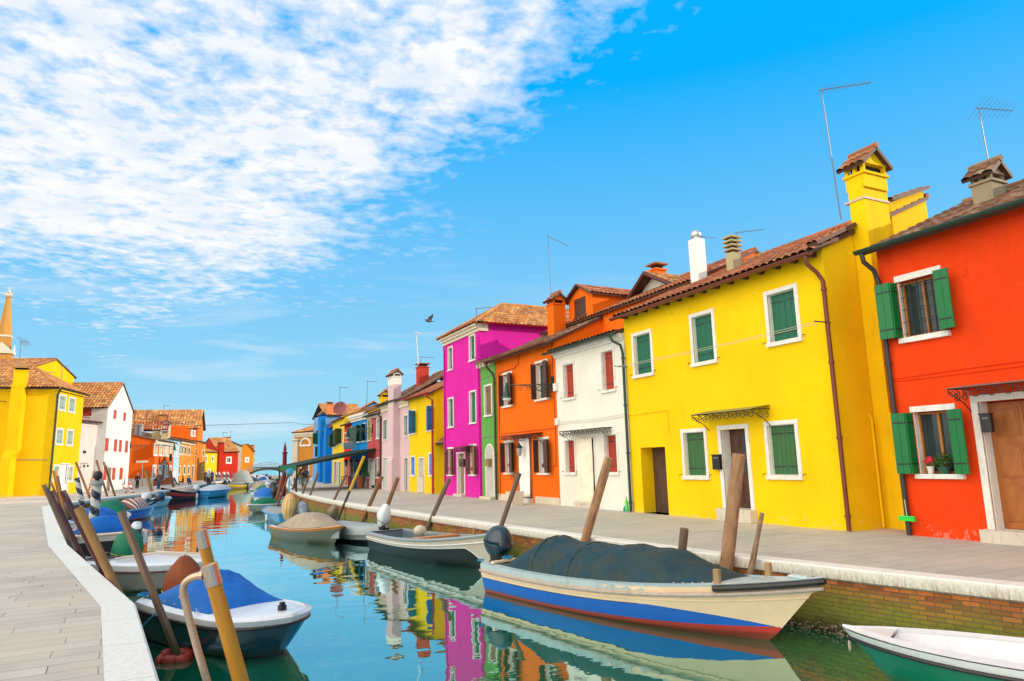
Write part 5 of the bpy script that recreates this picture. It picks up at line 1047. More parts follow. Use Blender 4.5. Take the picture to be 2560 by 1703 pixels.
# grey gable behind
yg_=158; a=aty(('B',1110,900),yg_); b_=aty(('B',1355,900),yg_+1); pl=Pl((a.x,yg_),(b_.x,yg_+1)); ro=empty('house',((a.x+b_.x)/2,yg_+5,0),'grey rendered gable end with a slim chimney behind the crimson house','house')
za=pl.hit(('B',1340,740))[1]; zr=pl.hit(('B',1180,665))[1]; zl=pl.hit(('B',1112,690))[1]; m_=pl.hit(('B',1180,700))[0]; mb=MB(); mb.face([pl.pt(0,0),pl.pt(0,zl),pl.pt(m_,zr),pl.pt(pl.len,za),pl.pt(pl.len,0)]); mb.face([pl.pt(pl.len,0),pl.pt(pl.len,za),pl.pt(pl.len,za,-9),pl.pt(pl.len,0,-9)]); mb.build('wall',stucco((.45,.46,.36),.8,.8),ro)
tiles(ro,pl.pt(pl.len+.3,za-.1,.3),pl.pt(pl.len+.3,za-.1,-9),pl.pt(m_,zr+.1,.3),pl.pt(m_,zr+.1,-9),TILED,.4,.6,.08,seg=6); tiles(ro,pl.pt(-.3,zl-.1,.3),pl.pt(-.3,zl-.1,-9),pl.pt(m_,zr+.1,.3),pl.pt(m_,zr+.1,-9),TILED,.4,.6,.08,seg=6)
q=pl.pt(pl.hit(('B',1220,700))[0],0,-1); chimney(ro,q.x,q.y,5,pl.hit(('B',1220,655))[1],1.2,1.1,stucco((.6,.5,.35),.3),'flat',TILEO)
pixantenna(ro,('B',1155,660),('B',1155,585),('B',1215,590),(13,160,12),n=4,el=.6,r=.05); pixantenna(ro,('B',1240,650),('B',1240,578),('B',1268,578),(14,160,12),n=4,el=.6,r=.05)
# last orange house by the bridge
yg_=176; a=aty(('B',1357,900),yg_); b_=aty(('B',1497,900),yg_); pl=Pl((a.x,yg_),(b_.x,yg_+.5)); ro=empty('house',((a.x+b_.x)/2,yg_+4,0),'last orange house behind the bridge with one dark square window','house')
hs_=wins(ro,pl,'B',[(1400,865,1445,925)],shut='none',fw=.3); zl=pl.hit(('B',1357,728))[1]; zr=pl.hit(('B',1497,800))[1]; mb=MB(); wallmesh(mb,pl,0,pl.len,0,zr,hs_); mb.face([pl.pt(0,zr),pl.pt(pl.len,zr),pl.pt(pl.len*.55,zl),pl.pt(0,zl)]); mb.face([pl.pt(pl.len,0),pl.pt(pl.len,zr),pl.pt(pl.len,zr,-8),pl.pt(pl.len,0,-8)]); mb.build('wall',stucco((.68,.22,.01),.2),ro)
tiles(ro,pl.pt(pl.len+.3,zr-.1,.3),pl.pt(pl.len+.3,zr-.1,-8),pl.pt(pl.len*.5,zl+.2,.3),pl.pt(pl.len*.5,zl+.2,-8),TILEO,.4,.6,.08,seg=6)
q=pl.pt(pl.hit(('B',1485,780))[0],0,-.8); chimney(ro,q.x,q.y,5,pl.hit(('B',1485,745))[1],1.1,1.,stucco((.68,.22,.01),.2),'flat',TILEO); q=pl.pt(pl.hit(('B',1420,740))[0],0,-.8); chimney(ro,q.x,q.y,5,pl.hit(('B',1420,745))[1],1.3,1.2,stucco((.68,.22,.01),.2),'flat',TILEO)
mb=MB(); q=pl.pt(pl.len+.1,0,-4); 
pr=Pl(pl.pt(pl.len+.02,0,-1)[:2],pl.pt(pl.len+1.1,0,-6)[:2]); ro=empty('house',(q.x+1,q.y,0),'sliver of a yellow house front just past the last orange house','house'); mb=MB(); wallmesh(mb,pr,0,pr.len,0,pr.hit(('B',1503,830))[1],wins(ro,pr,'B',[(1500,860,1504,920)],'none',sm=SHG)); mb.build('wall',stucco((.8,.52,.0),.2),ro)
# --- footbridge
yb=150; x0=kx(KL,yb)-.6; x1=kx(KR,yb)+.6
BR_=empty('footbridge',((x0+x1)/2,yb,WATER),'dark arched footbridge with thin iron railing across the far end of the canal','bridge')
def arch(t): return .15+1.75*math.sin(math.pi*t)
mb=MB(); DKW=paint((.05,.025,.02),.6,name='dark_bridge_wood'); n_=20
rows=[[(x0+(x1-x0)*i/n_,yb+w_,arch(i/n_)+dz) for i in range(n_+1)] for w_,dz in ((-1.2,0),(1.2,0),(1.2,-.35),(-1.2,-.35),(-1.2,0))]
mb.grid(rows); mb.build('deck',DKW,BR_)
for w_ in (-1.25,1.25):
    mb=MB(); mb.tube([(x0+(x1-x0)*i/n_,yb+w_,arch(i/n_)+1.05) for i in range(n_+1)],.04,5); mb.tube([(x0+(x1-x0)*i/n_,yb+w_,arch(i/n_)+.6) for i in range(n_+1)],.02,4)
    for i in range(n_+1): mb.tube([(x0+(x1-x0)*i/n_,yb+w_,arch(i/n_)-.1),(x0+(x1-x0)*i/n_,yb+w_,arch(i/n_)+1.05)],.03,4)
    mb.build('railing',paint((.3,.33,.35),.5,name='grey_railing'),BR_)
# quay fences at far left by the bridge
fr_=empty('iron_fence',(12,140,0),'low iron fence on the quay in front of the crimson house','fence')
mb=MB(); pts=[Vector((kx(KL,y)-1.2,y,0)) for y in (118,124,130,136,142,148)]
for a,b in zip(pts,pts[1:]):
    for z in (.55,1.0): mb.tube([a+Vector((0,0,z)),b+Vector((0,0,z))],.03,4)
    for k in range(6): p=a.lerp(b,k/6); mb.tube([p,p+Vector((0,0,1))],.025,4)
mb.build('railing',paint((.25,.2,.2),.5,name='fence_iron'),fr_)
# distant lagoon shore
mb=MB(); rr=random.Random(9); pts=[(x,1500,WATER) for x in range(-2500,2600,50)]
rows=[[(x,1500+rr.uniform(0,20),WATER) for x,_,_ in pts],[(x,1505,WATER+rr.uniform(3,9)) for x,_,_ in pts],[(x,1560,WATER+rr.uniform(2,8)) for x,_,_ in pts],[(x,1580,WATER) for x,_,_ in pts]]
mb.grid(rows); o=mb.build('hills',paint((.10,.16,.15),.9,name='far_shore')); o['kind']='structure'
# ================================================================ BOATS
UP=Vector((0,0,1))
class Boat:
    def __init__(s,name,label,S,B,beam,fb,rise,cat='boat',group=None,tw=.82,bluff=2.4,mid=.42,rake=.7,flare=.35,sfb=0.04,keel=-.25,ends=1.0):
        s.S=Vector((S[0],S[1],0)); s.B=Vector((B[0],B[1],0)); s.L=(s.B-s.S).length; s.d=(s.B-s.S).normalized(); s.p=Vector((-s.d.y,s.d.x,0))
        s.beam=beam;s.fb=fb;s.rise=rise;s.tw=tw;s.bl=bluff;s.mid=mid;s.rake=rake;s.flare=flare;s.sfb=sfb;s.keel=keel;s.ends=ends
        s.root=empty(name,(s.S.x,s.S.y,WATER),label,cat,group)
    def hb(s,t):
        if t<s.mid: f=s.tw+(1-s.tw)*math.sin(t/s.mid*math.pi/2)
        else: u=(t-s.mid)/(1-s.mid); f=max(0,(1-u**s.bl))**s.ends
        return s.beam/2*f
    def sh(s,t): return WATER+s.fb+s.rise*t**2.6+s.sfb*(1-t)**2
    def at(s,t,w,z,q=0): return s.S+s.d*(s.L*t-s.rake*q*t**3)+s.p*w+UP*z
    def sect(s,t,q,out=0.):
        """q 0 gunwale .. 1 keel"""
        b=s.hb(t)+out*(1 if s.hb(t)>.02 else 0); 
        if q<.72: w=1-.16*(q/.72)**1.6-s.flare*t**2*(q/.72)
        else: w0=.84-s.flare*t**2; w=w0*(1-((q-.72)/.28)**1.3)
        z0=s.sh(t); zk=WATER+s.keel*(1-.3*t**3); zch=z0+(zk+.14-z0)*.9
        z=z0+(zch-z0)*(q/.72) if q<.72 else zch+(zk-zch)*((q-.72)/.28)
        return b*max(0,w),z
    def hull(s,bands,mats,n=28):
        """bands: list of border functions q(t); mats one per band"""
        rows=[]; mi=[]
        ts=[1-(1-i/n)**1.35 for i in range(n+1)]
        B_=[lambda t:0.]+bands+[lambda t:1.]
        qs=[]
        for k in range(len(B_)-1):
            m_=3
            for j in range(m_): qs.append((k,j/m_))
        def q(k,f,t): return B_[k](t)+(B_[k+1](t)-B_[k](t))*f
        mb=MB()
        for sg in (1,-1):
            for a in range(len(qs)):
                k,f=qs[a]; nx=(qs[a+1] if a+1<len(qs) else (len(B_)-2,1.0))
                k2,f2=nx
                r0=[];r1=[]
                for t in ts:
                    q0=q(k,f,t); q1=q(k2,f2,t); w,z=s.sect(t,q0); r0.append(s.at(t,sg*w,z,q0)); w,z=s.sect(t,q1); r1.append(s.at(t,sg*w,z,q1))
                mb.mi=k; mb.grid([r0,r1])
        # transom
        for a in range(len(qs)):
            k,f=qs[a]; k2,f2=(qs[a+1] if a+1<len(qs) else (len(B_)-2,1.0)); w0,z0=s.sect(0,q(k,f,0)); w1,z1=s.sect(0,q(k2,f2,0)); mb.mi=k
            mb.face([s.at(0,-w0,z0),s.at(0,w0,z0),s.at(0,w1,z1),s.at(0,-w1,z1)])
        return mb.build('hull',mats,s.root,smooth=True,weld=.0015)
    def rail(s,mat,r=.035,dz=0,name='gunwale',out=.01,t0=0,t1=1,side=(1,-1),q=0.,tr=True):
        mb=MB(); ts=[t0+(t1-t0)*(1-(1-i/26)**1.3) for i in range(27)]
        pth={}
        for sg in side:
            P=[]
            for t in ts: w,z=s.sect(t,q,out); P.append(s.at(t,sg*w,z+dz,q))
            pth[sg]=P
        if len(side)==2 and t1==1: mb.tube(pth[1]+pth[-1][::-1],r,8)
        else:
            for sg in side: mb.tube(pth[sg],r,8)
        if tr and t0==0 and len(side)==2: mb.tube([pth[1][0],pth[-1][0]],r,8)
        return mb.build(name,mat,s.root,smooth=True)
    def cap(s,mat,w=.12,z=.0,t0=0,t1=1.,name='side_deck',lip=.02,drop=.0):
        """flat rim inside the gunwale"""
        mb=MB(); n=26; ts=[t0+(t1-t0)*(1-(1-i/n)**1.3) for i in range(n+1)]
        for sg in (1,-1):
            r=[[],[],[]]
            for t in ts:
                b=s.hb(t)-.004; zz=s.sh(t)+z; bi=max(0,b-w); kk=min(1,b/.5)**2; r[0].append(s.at(t,sg*b,zz)); r[1].append(s.at(t,sg*bi,zz+lip)); r[2].append(s.at(t,sg*bi,zz-.02-(.1+drop)*kk,.12))
            mb.grid(r)
        if t0==0:
            b=s.hb(0); mb.face([s.at(0,-b,s.sh(0)+z),s.at(0,b,s.sh(0)+z),s.at(w/s.L,b-w,s.sh(0)+z+lip),s.at(w/s.L,-b+w,s.sh(0)+z+lip)])
        return mb.build(name,mat,s.root,smooth=True)
    def inner(s,mat,w=.1,dep=.4,t0=.02,t1=.97,floor=None):
        mb=MB(); n=20; ts=[t0+(t1-t0)*i/n for i in range(n+1)]; rows=[]
        for t in ts:
            b=max(.01,s.hb(t)-w); z=s.sh(t); bf=max(.01,b*(.78-.25*t*t)); zf=WATER+s.fb-dep+.3*s.rise*t**3
            rows.append([s.at(t,b,z-.02),s.at(t,(b+bf)/2+b*.08,(z+zf)/2),s.at(t,bf,zf),s.at(t,-bf,zf),s.at(t,-(b+bf)/2-b*.08,(z+zf)/2),s.at(t,-b,z-.02)])
        mb.grid(rows)
        for r in (rows[0],rows[-1]): mb.face(r)
        return mb.build('cockpit',mat,s.root,smooth=False)
    def deck(s,mat,t0,t1=1.,camber=.06,z=.0,name='foredeck',inset=.0,cut=0.,lip=0.):
        mb=MB(); n=18; rows=[]
        for i in range(n+1):
            t=t0+(t1-t0)*(1-(1-i/n)**1.3); b=max(0,s.hb(t)-inset); zz=s.sh(t)+z
            tt=[]
            for k in range(9):
                u=-1+k/4.; tc=t-(cut*(1-u*u) if i==0 else 0) ; tt.append(s.at(t if i else t+cut*(1-abs(u)**2)*-1,b*u,zz+camber*(1-u*u)*min(1,b/.3)))
            rows.append(tt)
        mb.grid(rows)
        if lip: mb.grid([rows[0],[p-UP*lip for p in rows[0]]])
        return mb.build(name,mat,s.root,smooth=True)
    def cover(s,mat,t0,t1,H,prof,hoops=(),name='tarpaulin',n=44,inset=.03,skirt=.0,power=.75,ribs=None,wf=None):
        mb=MB(); rows=[]; rr=random.Random(hash(name+s.root['label'])%1000)
        for i in range(n+1):
            u=i/n; t=t0+(t1-t0)*u; b=max(.004,s.hb(t)-inset)*(wf(u) if wf else 1); h=H*prof(u)
            for (c,w_,a) in hoops: h+=a*math.exp(-((u-c)/w_)**2)
            zz=s.sh(t)+.03; row=[]
            m=22
            for k in range(m+1):
                a=-1+2*k/m; y=b*math.sin(a*math.pi/2)**1 if False else b*a
                c=max(0,1-abs(a)**2.3)**power
                wr=(.012*math.sin(k*1.9+i*.55+2*math.sin(i*.23))+.010*math.sin(k*.8-i*1.3)+.008*rr.uniform(-1,1))*min(1,h*2)*c
                row.append(s.at(t,y,zz+h*c+wr))
            if skirt: row=[row[0]-UP*skirt+s.p*-.03]+row+[row[-1]-UP*skirt+s.p*.03]
            rows.append(row)
        mb.grid(rows)
        o=mb.build(name,mat,s.root,smooth=True)
        return o
def outboard(bt,mat,t=0.,off=0.,back=.22,k=1.,zc=.35,tilt=0.,name='outboard_motor',shaft=None,wrap=None,shp=(1,1,1),at=None):
    """cowl, midsection, clamp and leg behind the transom"""
    M=bt.S-bt.d*back*k+bt.p*off; z=bt.sh(0)+zc*k; rot=Matrix((bt.d,bt.p,UP)).transposed()@Matrix.Rotation(R(tilt),3,'Y')
    def F(q,d):
        se=lambda v,e:math.copysign(abs(v)**e,v)
        h=math.hypot(d.x,d.y)+1e-6; cx_,cy_=se(d.x/h,.72),se(d.y/h,.72); hh=h**.72; zz=se(d.z,.8)
        f=1.04-.30*zz if zz>0 else 1.04+.34*zz
        return Vector((cx_*hh*.33*k*f*shp[0]+.03*k*zz,cy_*hh*.235*k*f*shp[1],zz*.33*k*shp[2]))
    mb=MB(); c=M+UP*z if at is None else Vector(at); up=rot@UP; fw=rot@Vector((1,0,0))
    if wrap:
        w=wrap; mb.ball(c-up*.15*k,.34*k,.27*k,.55*k,20,12,lambda q,d:Vector((q.x*(1+.12*math.sin(d.z*4)),q.y*(1+.06*math.sin(d.x*9+d.y*7)),q.z))*(1+.05*math.sin(d.z*8+d.x*6)),rot)
        o=mb.build(name,w,bt.root,smooth=True)
        mb=MB(); mb.tube([c-up*.12*k+rot@Vector((math.cos(a)*.35*k,math.sin(a)*.285*k,.02*math.sin(a*2)*k)) for a in [i*math.pi/12 for i in range(25)]],.01,5); mb.build('lashing_cord',paint((.5,.4,.05),.6,name='cord'),o)
    else:
        mb.ball(c,.33*k,.235*k,.27*k,20,12,F,rot); o=mb.build(name,mat,bt.root,smooth=True)
        mb=MB(); 
        for dz in (-.085,): mb.tube([c+up*dz*k+rot@Vector((math.cos(a)*.325*k,math.sin(a)*.232*k,0)) for a in [i*math.pi/14 for i in range(29)]],.008*k,5)
        mb.build('cowl_seam',BLACKP,o)
    sm=shaft or BLACKP
    mb=MB(); a=c-up*.2*k; b=c-up*1.05*k; mb.tube([c-up*.14*k*shp[2],c-up*.32*k*shp[2],a.lerp(b,.35),b],[.255*k*shp[0],.19*k*shp[0],.10*k,.06*k],12,True,.72); mb.ball(b-up*.02,.22*k,.05*k,.05*k,10,6,None,rot); mb.obox(b-up*.12*k,fw,bt.p,up,.07*k,.012,.12*k); mb.build('drive_leg',sm,o,smooth=True)
    mb=MB(); q=bt.S+UP*(bt.sh(0)-.08)+bt.p*off; mb.obox(q-bt.d*.05,bt.d,bt.p,UP,.07,.11*k,.17*k); mb.tube([q+UP*.05,c-up*.25*k],.05*k,8); mb.build('clamp_bracket',BLACKP,o)
    return o
def ropecoil(root,c,mat,r=.12,name='rope'):
    mb=MB(); rr=random.Random(4); P=[Vector(c)+Vector((math.cos(a)*r*(.55+.045*a%.5+.2*math.sin(a*1.3)),math.sin(a*1.07)*r*.8,.02+.0025*a+.015*math.sin(a*2.3))) for a in [i*.4 for i in range(40)]]; mb.tube(P,.012,5); return mb.build(name,mat,root)
def rope(root,pts,mat,r=.012,name='rope',sag=.0):
    P=[]; 
    for a,b in zip(pts,pts[1:]):
        a=Vector(a);b=Vector(b)
        for i in range(9): u=i/9; P.append(a.lerp(b,u)-UP*sag*4*u*(1-u))
    P.append(Vector(pts[-1])); mb=MB(); mb.tube(P,r,5); return mb.build(name,mat,root)
def fender(root,c,mat,r=.09,h=.28,name='fender'):
    mb=MB(); mb.lathe(c,[(.01,-h),(r*.7,-h*.85),(r,-h*.5),(r,h*.3),(r*.7,h*.6),(.02,h*.75)],10); return mb.build(name,mat,root,smooth=True)
gel=lambda n,c,r=.28,d=.35: paint(c,r,name=n,coat=.3,dirt=d,var=.05)
G_CREAM=gel('cream_gelcoat',(.95,.70,.46),.3,.03); G_BLUE=gel('blue_gelcoat',(.0,.125,.60),.25,.1); G_RED=gel('red_antifouling',(.62,.015,.012),.5,.4); G_DRED=gel('dark_red_antifouling',(.40,.018,.015),.5,.15)
G_PALE=gel('pale_grey_blue_gelcoat',(.46,.56,.58),.35,.4); G_WHITE=gel('white_gelcoat',(.76,.76,.78),.3,.12); G_NAVY=gel('navy_hull_paint',(.004,.045,.07),.2,.2); G_GREY=gel('grey_green_hull_paint',(.12,.13,.105),.4,.3)
G_BLACK=paint((.005,.01,.014),.4,name='black_hull_paint',var=.05); G_GREEN=gel('green_hull_paint',(.0,.20,.11),.3,.25); G_LBLUE=gel('light_blue_paint',(.03,.30,.62),.4,.3); G_BEIGE=gel('beige_gelcoat',(.62,.52,.44),.4,.15)
G_DECK=gel('grey_deck_paint',(.28,.31,.33),.5,.5); G_ORNG=gel('varnished_orange_wood',(.62,.20,.02),.3,.2); G_NBLUE=gel('navy_blue_antifouling',(.004,.012,.09),.4,.3)
T_DARK=fabric('dark_teal_tarp',(.006,.045,.07),.8,(.055,.055,.02),.6,3); T_BLUE=fabric('blue_tarp',(.0,.125,.48),.15,(.01,.05,.2),.6,5); T_GREEN=fabric('green_tarp',(.0,.16,.08),.1,(.0,.06,.03),.6,5); T_RUST=fabric('rust_tarp',(.27,.06,.012),.2,(.12,.02,.01),.6,5)
T_GREY=fabric('grey_tarp',(.36,.39,.40),.25,(.15,.16,.12),.55,5); T_BEIGE=fabric('beige_tarp',(.42,.33,.24),.2,(.25,.2,.14),.7,5); T_WHITE=fabric('white_tarp',(.6,.63,.66),.2,(.35,.36,.36),.6,5)
ROPEW=paint((.5,.45,.36),.9,name='pale_rope'); ROPEB=paint((.02,.28,.5),.8,name='blue_rope'); ROPEG=paint((.0,.2,.14),.8,name='green_rope'); OCH=wood('bare_block_wood',(.42,.27,.12),(.3,.18,.08),.8,3,1,False)
hump=lambda a=.12,b=.12:(lambda u: min(1,max(0,u/a))**.6*min(1,max(0,(1-u)/b))**.6)
const=lambda q:(lambda t:q)
# --- the big boat in front
b=Boat('motor_boat','large cream and blue boat with red bottom and a long dark tarpaulin',(7.95,16.35),(9.72,8.25),2.15,.62,.50,rake=1.35,tw=.80,bluff=2.3,flare=.42,group=None)
b.hull([lambda t:.31+.30*max(0,(t-.64)/.36)**1.2, lambda t:.60-.01*t, lambda t:.67],[G_CREAM,G_BLUE,gel('brick_red_boot_top',(.55,.035,.025),.4,.1),G_DRED])
b.rail(paint((.46,.38,.33),.6,name='weathered_rub_rail',dirt=.6),.035,-.10,'rub_rail',.02,q=.03); b.cap(G_PALE,.16,.03,lip=.02,drop=.25); b.inner(G_DECK,.18,.34,.02,.6)
mb=MB(); 
for sg in (1,-1):
    rows=[[b.at(t,sg*(b.sect(t,q_)[0]+.008*min(1,b.hb(t)/.1)),b.sh(t)+dz,q_) for t in [1-(1-i/26)**1.3 for i in range(27)]] for dz,q_ in ((.035,0),(-.085,.1))]; mb.grid(rows)
mb.build('sheer_strake',G_PALE,b.root,smooth=True)
b.rail(G_CREAM,.016,0,'spray_rail',.004,q=.22,tr=False); b.rail(BLACKP,.006,0,'paint_line',.003,t0=.0,t1=.62,q=.31,tr=False)
b.deck(G_PALE,.72,1.,.02,.035,'foredeck',.14)
b.rail(BLACKP,.055,-.03,'bow_fender_strip',.03,.80,1.,(-1,),tr=False); b.rail(BLACKP,.055,-.03,'bow_fender_strip',.03,.80,1.,(1,),tr=False)
mb=MB(); t=.975; mb.obox(b.at(.95,0,b.sh(.95)+.065),b.d,b.p,UP,.18,.09,.03); mb.build('bow_cap',G_PALE,b.root,bevel=.03)
b.cover(T_DARK,.10,.80,.64,lambda u:(min(1,u/.16)**.55)*(1-.18*u)*(min(1,(1-u)/.30)**.75),[(.19,.04,.10),(.40,.05,.03),(.60,.045,.06),(.78,.05,.10)],inset=.14,power=.62)
for u in (.19,.40):
    t=.10+.70*u; H_=.64*((min(1,u/.16)**.55)*(1-.18*u)*(min(1,(1-u)/.30)**.75))+{.19:.10,.40:.03,.60:.06,.78:.10}[u]; bb_=b.hb(t)-.14; zz_=b.sh(t)+.035
    mb=MB(); mb.tube([b.at(t,bb_*a,zz_+H_*max(0,1-abs(a)**2.3)**.62) for a in [-1+i/14 for i in range(29)]],.009,5); mb.build('hoop_seam',T_DARK,b.root,smooth=True)
for sg,t in ((-1,.80),(1,.85)):
    mb=MB(); mb.obox(b.at(t,sg*(b.hb(t)-.12),b.sh(t)+.15),b.d,b.p,UP,.055,.045,.13); mb.build('mooring_post',OCH,b.root,bevel=.008)
mb=MB()
for t in [.7+i*.022 for i in range(6)]: mb.ball(b.at(t,-(b.hb(t)-.15),b.sh(t)+.06),.013,.013,.013,6,4)
mb.build('snap',STEEL,b.root)
outboard(b,gel('dark_petrol_cowl',(.006,.03,.05),.12,.0),off=.0,back=.30,k=1.28,zc=.34,tilt=8)
mb=MB(); mb.obox(b.at(.055,-.1,b.sh(0)+.09),b.p,b.d,UP,.75,.05,.03); mb.build('thwart',G_CREAM,b.root,bevel=.01)
ropecoil(b.root,b.at(.05,-.35,b.sh(0)+.12),ROPEB,.16); ropecoil(b.root,b.at(.03,.5,b.sh(0)+.10),ROPEB,.15); ropecoil(b.root,b.at(-.01,-.8,b.sh(0)+.05),ROPEB,.1)
R1=b
# --- white and green dinghy at the corner
b=Boat('rowing_boat','white dinghy with green hull and dark rubbing strip in the bottom right corner',(11.05,3.1),(8.95,7.35),1.75,.55,.10,rake=.75,tw=.9,bluff=2.6,flare=.45,ends=.85)
b.hull([const(.14)],[G_WHITE,G_GREEN]); b.rail(BLACKP,.028,0,'rubbing_strip',.02,q=.14); b.cap(G_WHITE,.16,.015,lip=.035,drop=.1); b.inner(G_WHITE,.18,.22,.02,.86); b.deck(G_WHITE,.86,1.,.02,.02)
mb=MB(); mb.obox(b.at(.45,0,b.sh(.4)-.12),b.p,b.d,UP,.72,.14,.02); mb.build('thwart',G_WHITE,b.root,bevel=.01)
mb=MB(); c=b.at(.985,0,b.sh(1)-.24); mb.tube([c+Vector((0,0,0))+b.p*(math.cos(a)*.05)+UP*(math.sin(a)*.07) for a in [i*.5 for i in range(14)]],.01,5); mb.build('mooring_ring',ROPEW,b.root)
# --- black and cream boat
b=Boat('motor_boat','black hulled boat with cream topsides, open cockpit and orange thwart',(7.75,26.6),(8.85,18.45),1.95,.58,.55,rake=1.3,tw=.80,bluff=2.2,flare=.4)
b.hull([lambda t:.24+.52*max(0,(t-.84)/.16)**1.1,lambda t:.262+.52*max(0,(t-.84)/.16)**1.1],[G_BEIGE,G_WHITE,G_BLACK]); b.rail(G_DECK,.05,0,'gunwale',.01); b.rail(G_WHITE,.02,-.02,'rub_rail',.02,q=.14); b.cap(G_DECK,.14,.02,drop=.2); b.inner(gel('grey_blue_cockpit',(.12,.16,.2),.5,.4),.15,.38,.02,.68); b.deck(G_DECK,.74,1,.03,.02)
mb=MB(); mb.obox(b.at(.50,0,b.sh(.5)+.03),b.p,b.d,UP,.8,.16,.03); mb.build('thwart',G_ORNG,b.root,bevel=.008)
mb=MB(); mb.ball(b.at(.33,.1,b.sh(.3)+.18),.24,.2,.2,12,8); mb.build('fender_buoy',gel('cream_buoy',(.6,.52,.4),.5,.3),b.root,smooth=True); ropecoil(b.root,b.at(.40,.1,b.sh(.3)+.1),ROPEW,.13)
mb=MB(); mb.obox(b.at(.68,.6,b.sh(.68)+.14),b.d,b.p,UP,.04,.04,.12); mb.build('mooring_post',OCH,b.root)
outboard(b,gel('white_cowl',(.75,.77,.8),.25,0),back=.15,k=1.2,zc=.46,tilt=24,shp=(.72,.85,1.3))
# --- small boat under grey cover
b=Boat('rowing_boat','small boat wrapped in a pale grey cover behind the orange rimmed boat',(7.0,32.3),(8.1,27.9),1.6,.42,.1,rake=.4,tw=.85,bluff=3,ends=.8)
b.hull([const(.5)],[T_GREY,G_BLACK]); b.cover(T_GREY,.0,1,.22,lambda u:min(1,u/.06)**.5*min(1,(1-u)/.06)**.5,[],inset=-.03,skirt=.16,power=.4)
outboard(b,gel('olive_brown_cowl',(.17,.13,.07),.5,.5),back=.1,k=1.1,zc=.5,tilt=38,shp=(.75,.9,1.35))
# --- grey boat with orange rim
b=Boat('motor_boat','grey boat with orange rim and beige dome cover',(5.3,34.3),(6.5,28.6),1.9,.48,.28,rake=.8,tw=.9,bluff=2.6,flare=.35,ends=.85)
b.hull([const(.13)],[G_ORNG,G_GREY]); b.rail(G_ORNG,.03,-.02,'rub_rail',.015); b.cap(G_WHITE,.14,.0,drop=.1); b.inner(G_DECK,.16,.3); b.deck(G_BEIGE,.82,1,.03,.0); b.cover(T_BEIGE,.12,.84,.55,lambda u:min(1,u/.3)**.8*min(1,(1-u)/.35)**.8,[(.5,.12,.05)],inset=.08,power=.7)
# --- light blue boat with cloth wrapped motor
b=Boat('motor_boat','light blue boat with a striped cream cloth over its motor',(6.6,41.2),(6.2,48.2),1.7,.48,.15,rake=.6,tw=.85,bluff=2.4)
b.hull([],[G_LBLUE]); b.rail(G_LBLUE,.05); b.cap(G_LBLUE,.12,.01); b.inner(G_DECK,.12,.35); b.cover(fabric('grey_cover',(.35,.35,.36),.2),.12,.9,.08,hump(.1,.1),inset=.1)
CLOTH,nt,bb=newmat('striped_cloth'); uvn=N(nt,'ShaderNodeUVMap').outputs[0]; sp_=N(nt,'ShaderNodeSeparateXYZ'); L(nt,uvn,sp_.inputs[0]); tt=math_(nt,'FRACT',math_(nt,'MULTIPLY',sp_.outputs[0],12)); L(nt,mixc(nt,math_(nt,'GREATER_THAN',tt,.55),(.66,.5,.26),(.62,.3,.06)),bb.inputs['Base Color']); bb.inputs['Roughness'].default_value=.8
outboard(b,G_GREY,off=.15,back=.0,k=1.5,zc=.35,wrap=CLOTH,tilt=-10); outboard(b,gel('slate_cowl',(.2,.25,.33),.4,.2),off=-.45,back=.45,k=1.3,zc=.2,tilt=48,shp=(.7,.9,1.35))
fender(b.root,b.at(.0,-.95,b.sh(0)-.25),G_WHITE); fender(b.root,b.at(.35,.9,b.sh(0)-.3),G_WHITE)
# --- pale boat with green tarp
b=Boat('rowing_boat','pale grey boat with a green tarpaulin hump, beyond the light blue boat',(8.2,54.8),(5.35,52.0),1.7,.5,.12,rake=.7,tw=.9,bluff=2.4)
b.hull([],[gel('pale_grey_hull',(.42,.42,.38),.4,.4)]); b.rail(G_WHITE,.04); b.cap(G_WHITE,.12,.01); b.inner(G_DECK,.12,.35); b.cover(T_GREEN,.25,.85,.45,lambda u:math.sin(math.pi*u)**.8,inset=.1); fender(b.root,b.at(.3,.95,b.sh(0)-.25),G_WHITE)
# --- LEFT: navy boat with white deck and blue cover
b=Boat('motor_boat','navy hulled boat with broad white deck and bright blue cover, nearest on the kerb side',(.40,16.0),(2.06,12.45),1.82,.64,.05,rake=.6,tw=.92,bluff=5.5,flare=.30,ends=.72,keel=-.2)
b.hull([const(.13),const(.70)],[G_WHITE,G_NAVY,G_NBLUE]); b.rail(BLACKP,.028,0,'rubbing_strip',.02,q=.14); b.cap(G_WHITE,.15,.0,lip=.05,drop=.0); b.inner(G_WHITE,.17,.3,.02,.6); b.deck(G_WHITE,.30,.985,.03,.035,'foredeck',.13,.0,.1)
b.cover(T_BLUE,.02,.66,.53,lambda u:(min(1,u/.45)**.8)*(min(1,(1-u)/.42)**.8),[(.55,.1,.03)],inset=.13,power=.85)
mb=MB(); mb.obox(b.at(.90,.05,b.sh(.9)+.10),b.d,b.p,UP,.05,.06,.05); mb.obox(b.at(.90,.05,b.sh(.9)+.17),b.d,b.p,UP,.035,.04,.03); mb.build('bow_light',BLACKP,b.root,bevel=.01)
for t in (.2,.6,.8):
    mb=MB(); c=b.at(t,-(b.hb(t)-.08),b.sh(t)+.05); mb.tube([c-b.d*.07,c-b.d*.04+UP*.04,c+b.d*.04+UP*.04,c+b.d*.07],.01,6); mb.build('cleat',STEEL,b.root)
mb=MB()
for t in [.06+.1*i for i in range(6)]: mb.ball(b.at(t,-(b.hb(t)-.15),b.sh(t)+.10),.014,.014,.014,6,4)
mb.build('snap',STEEL,b.root)
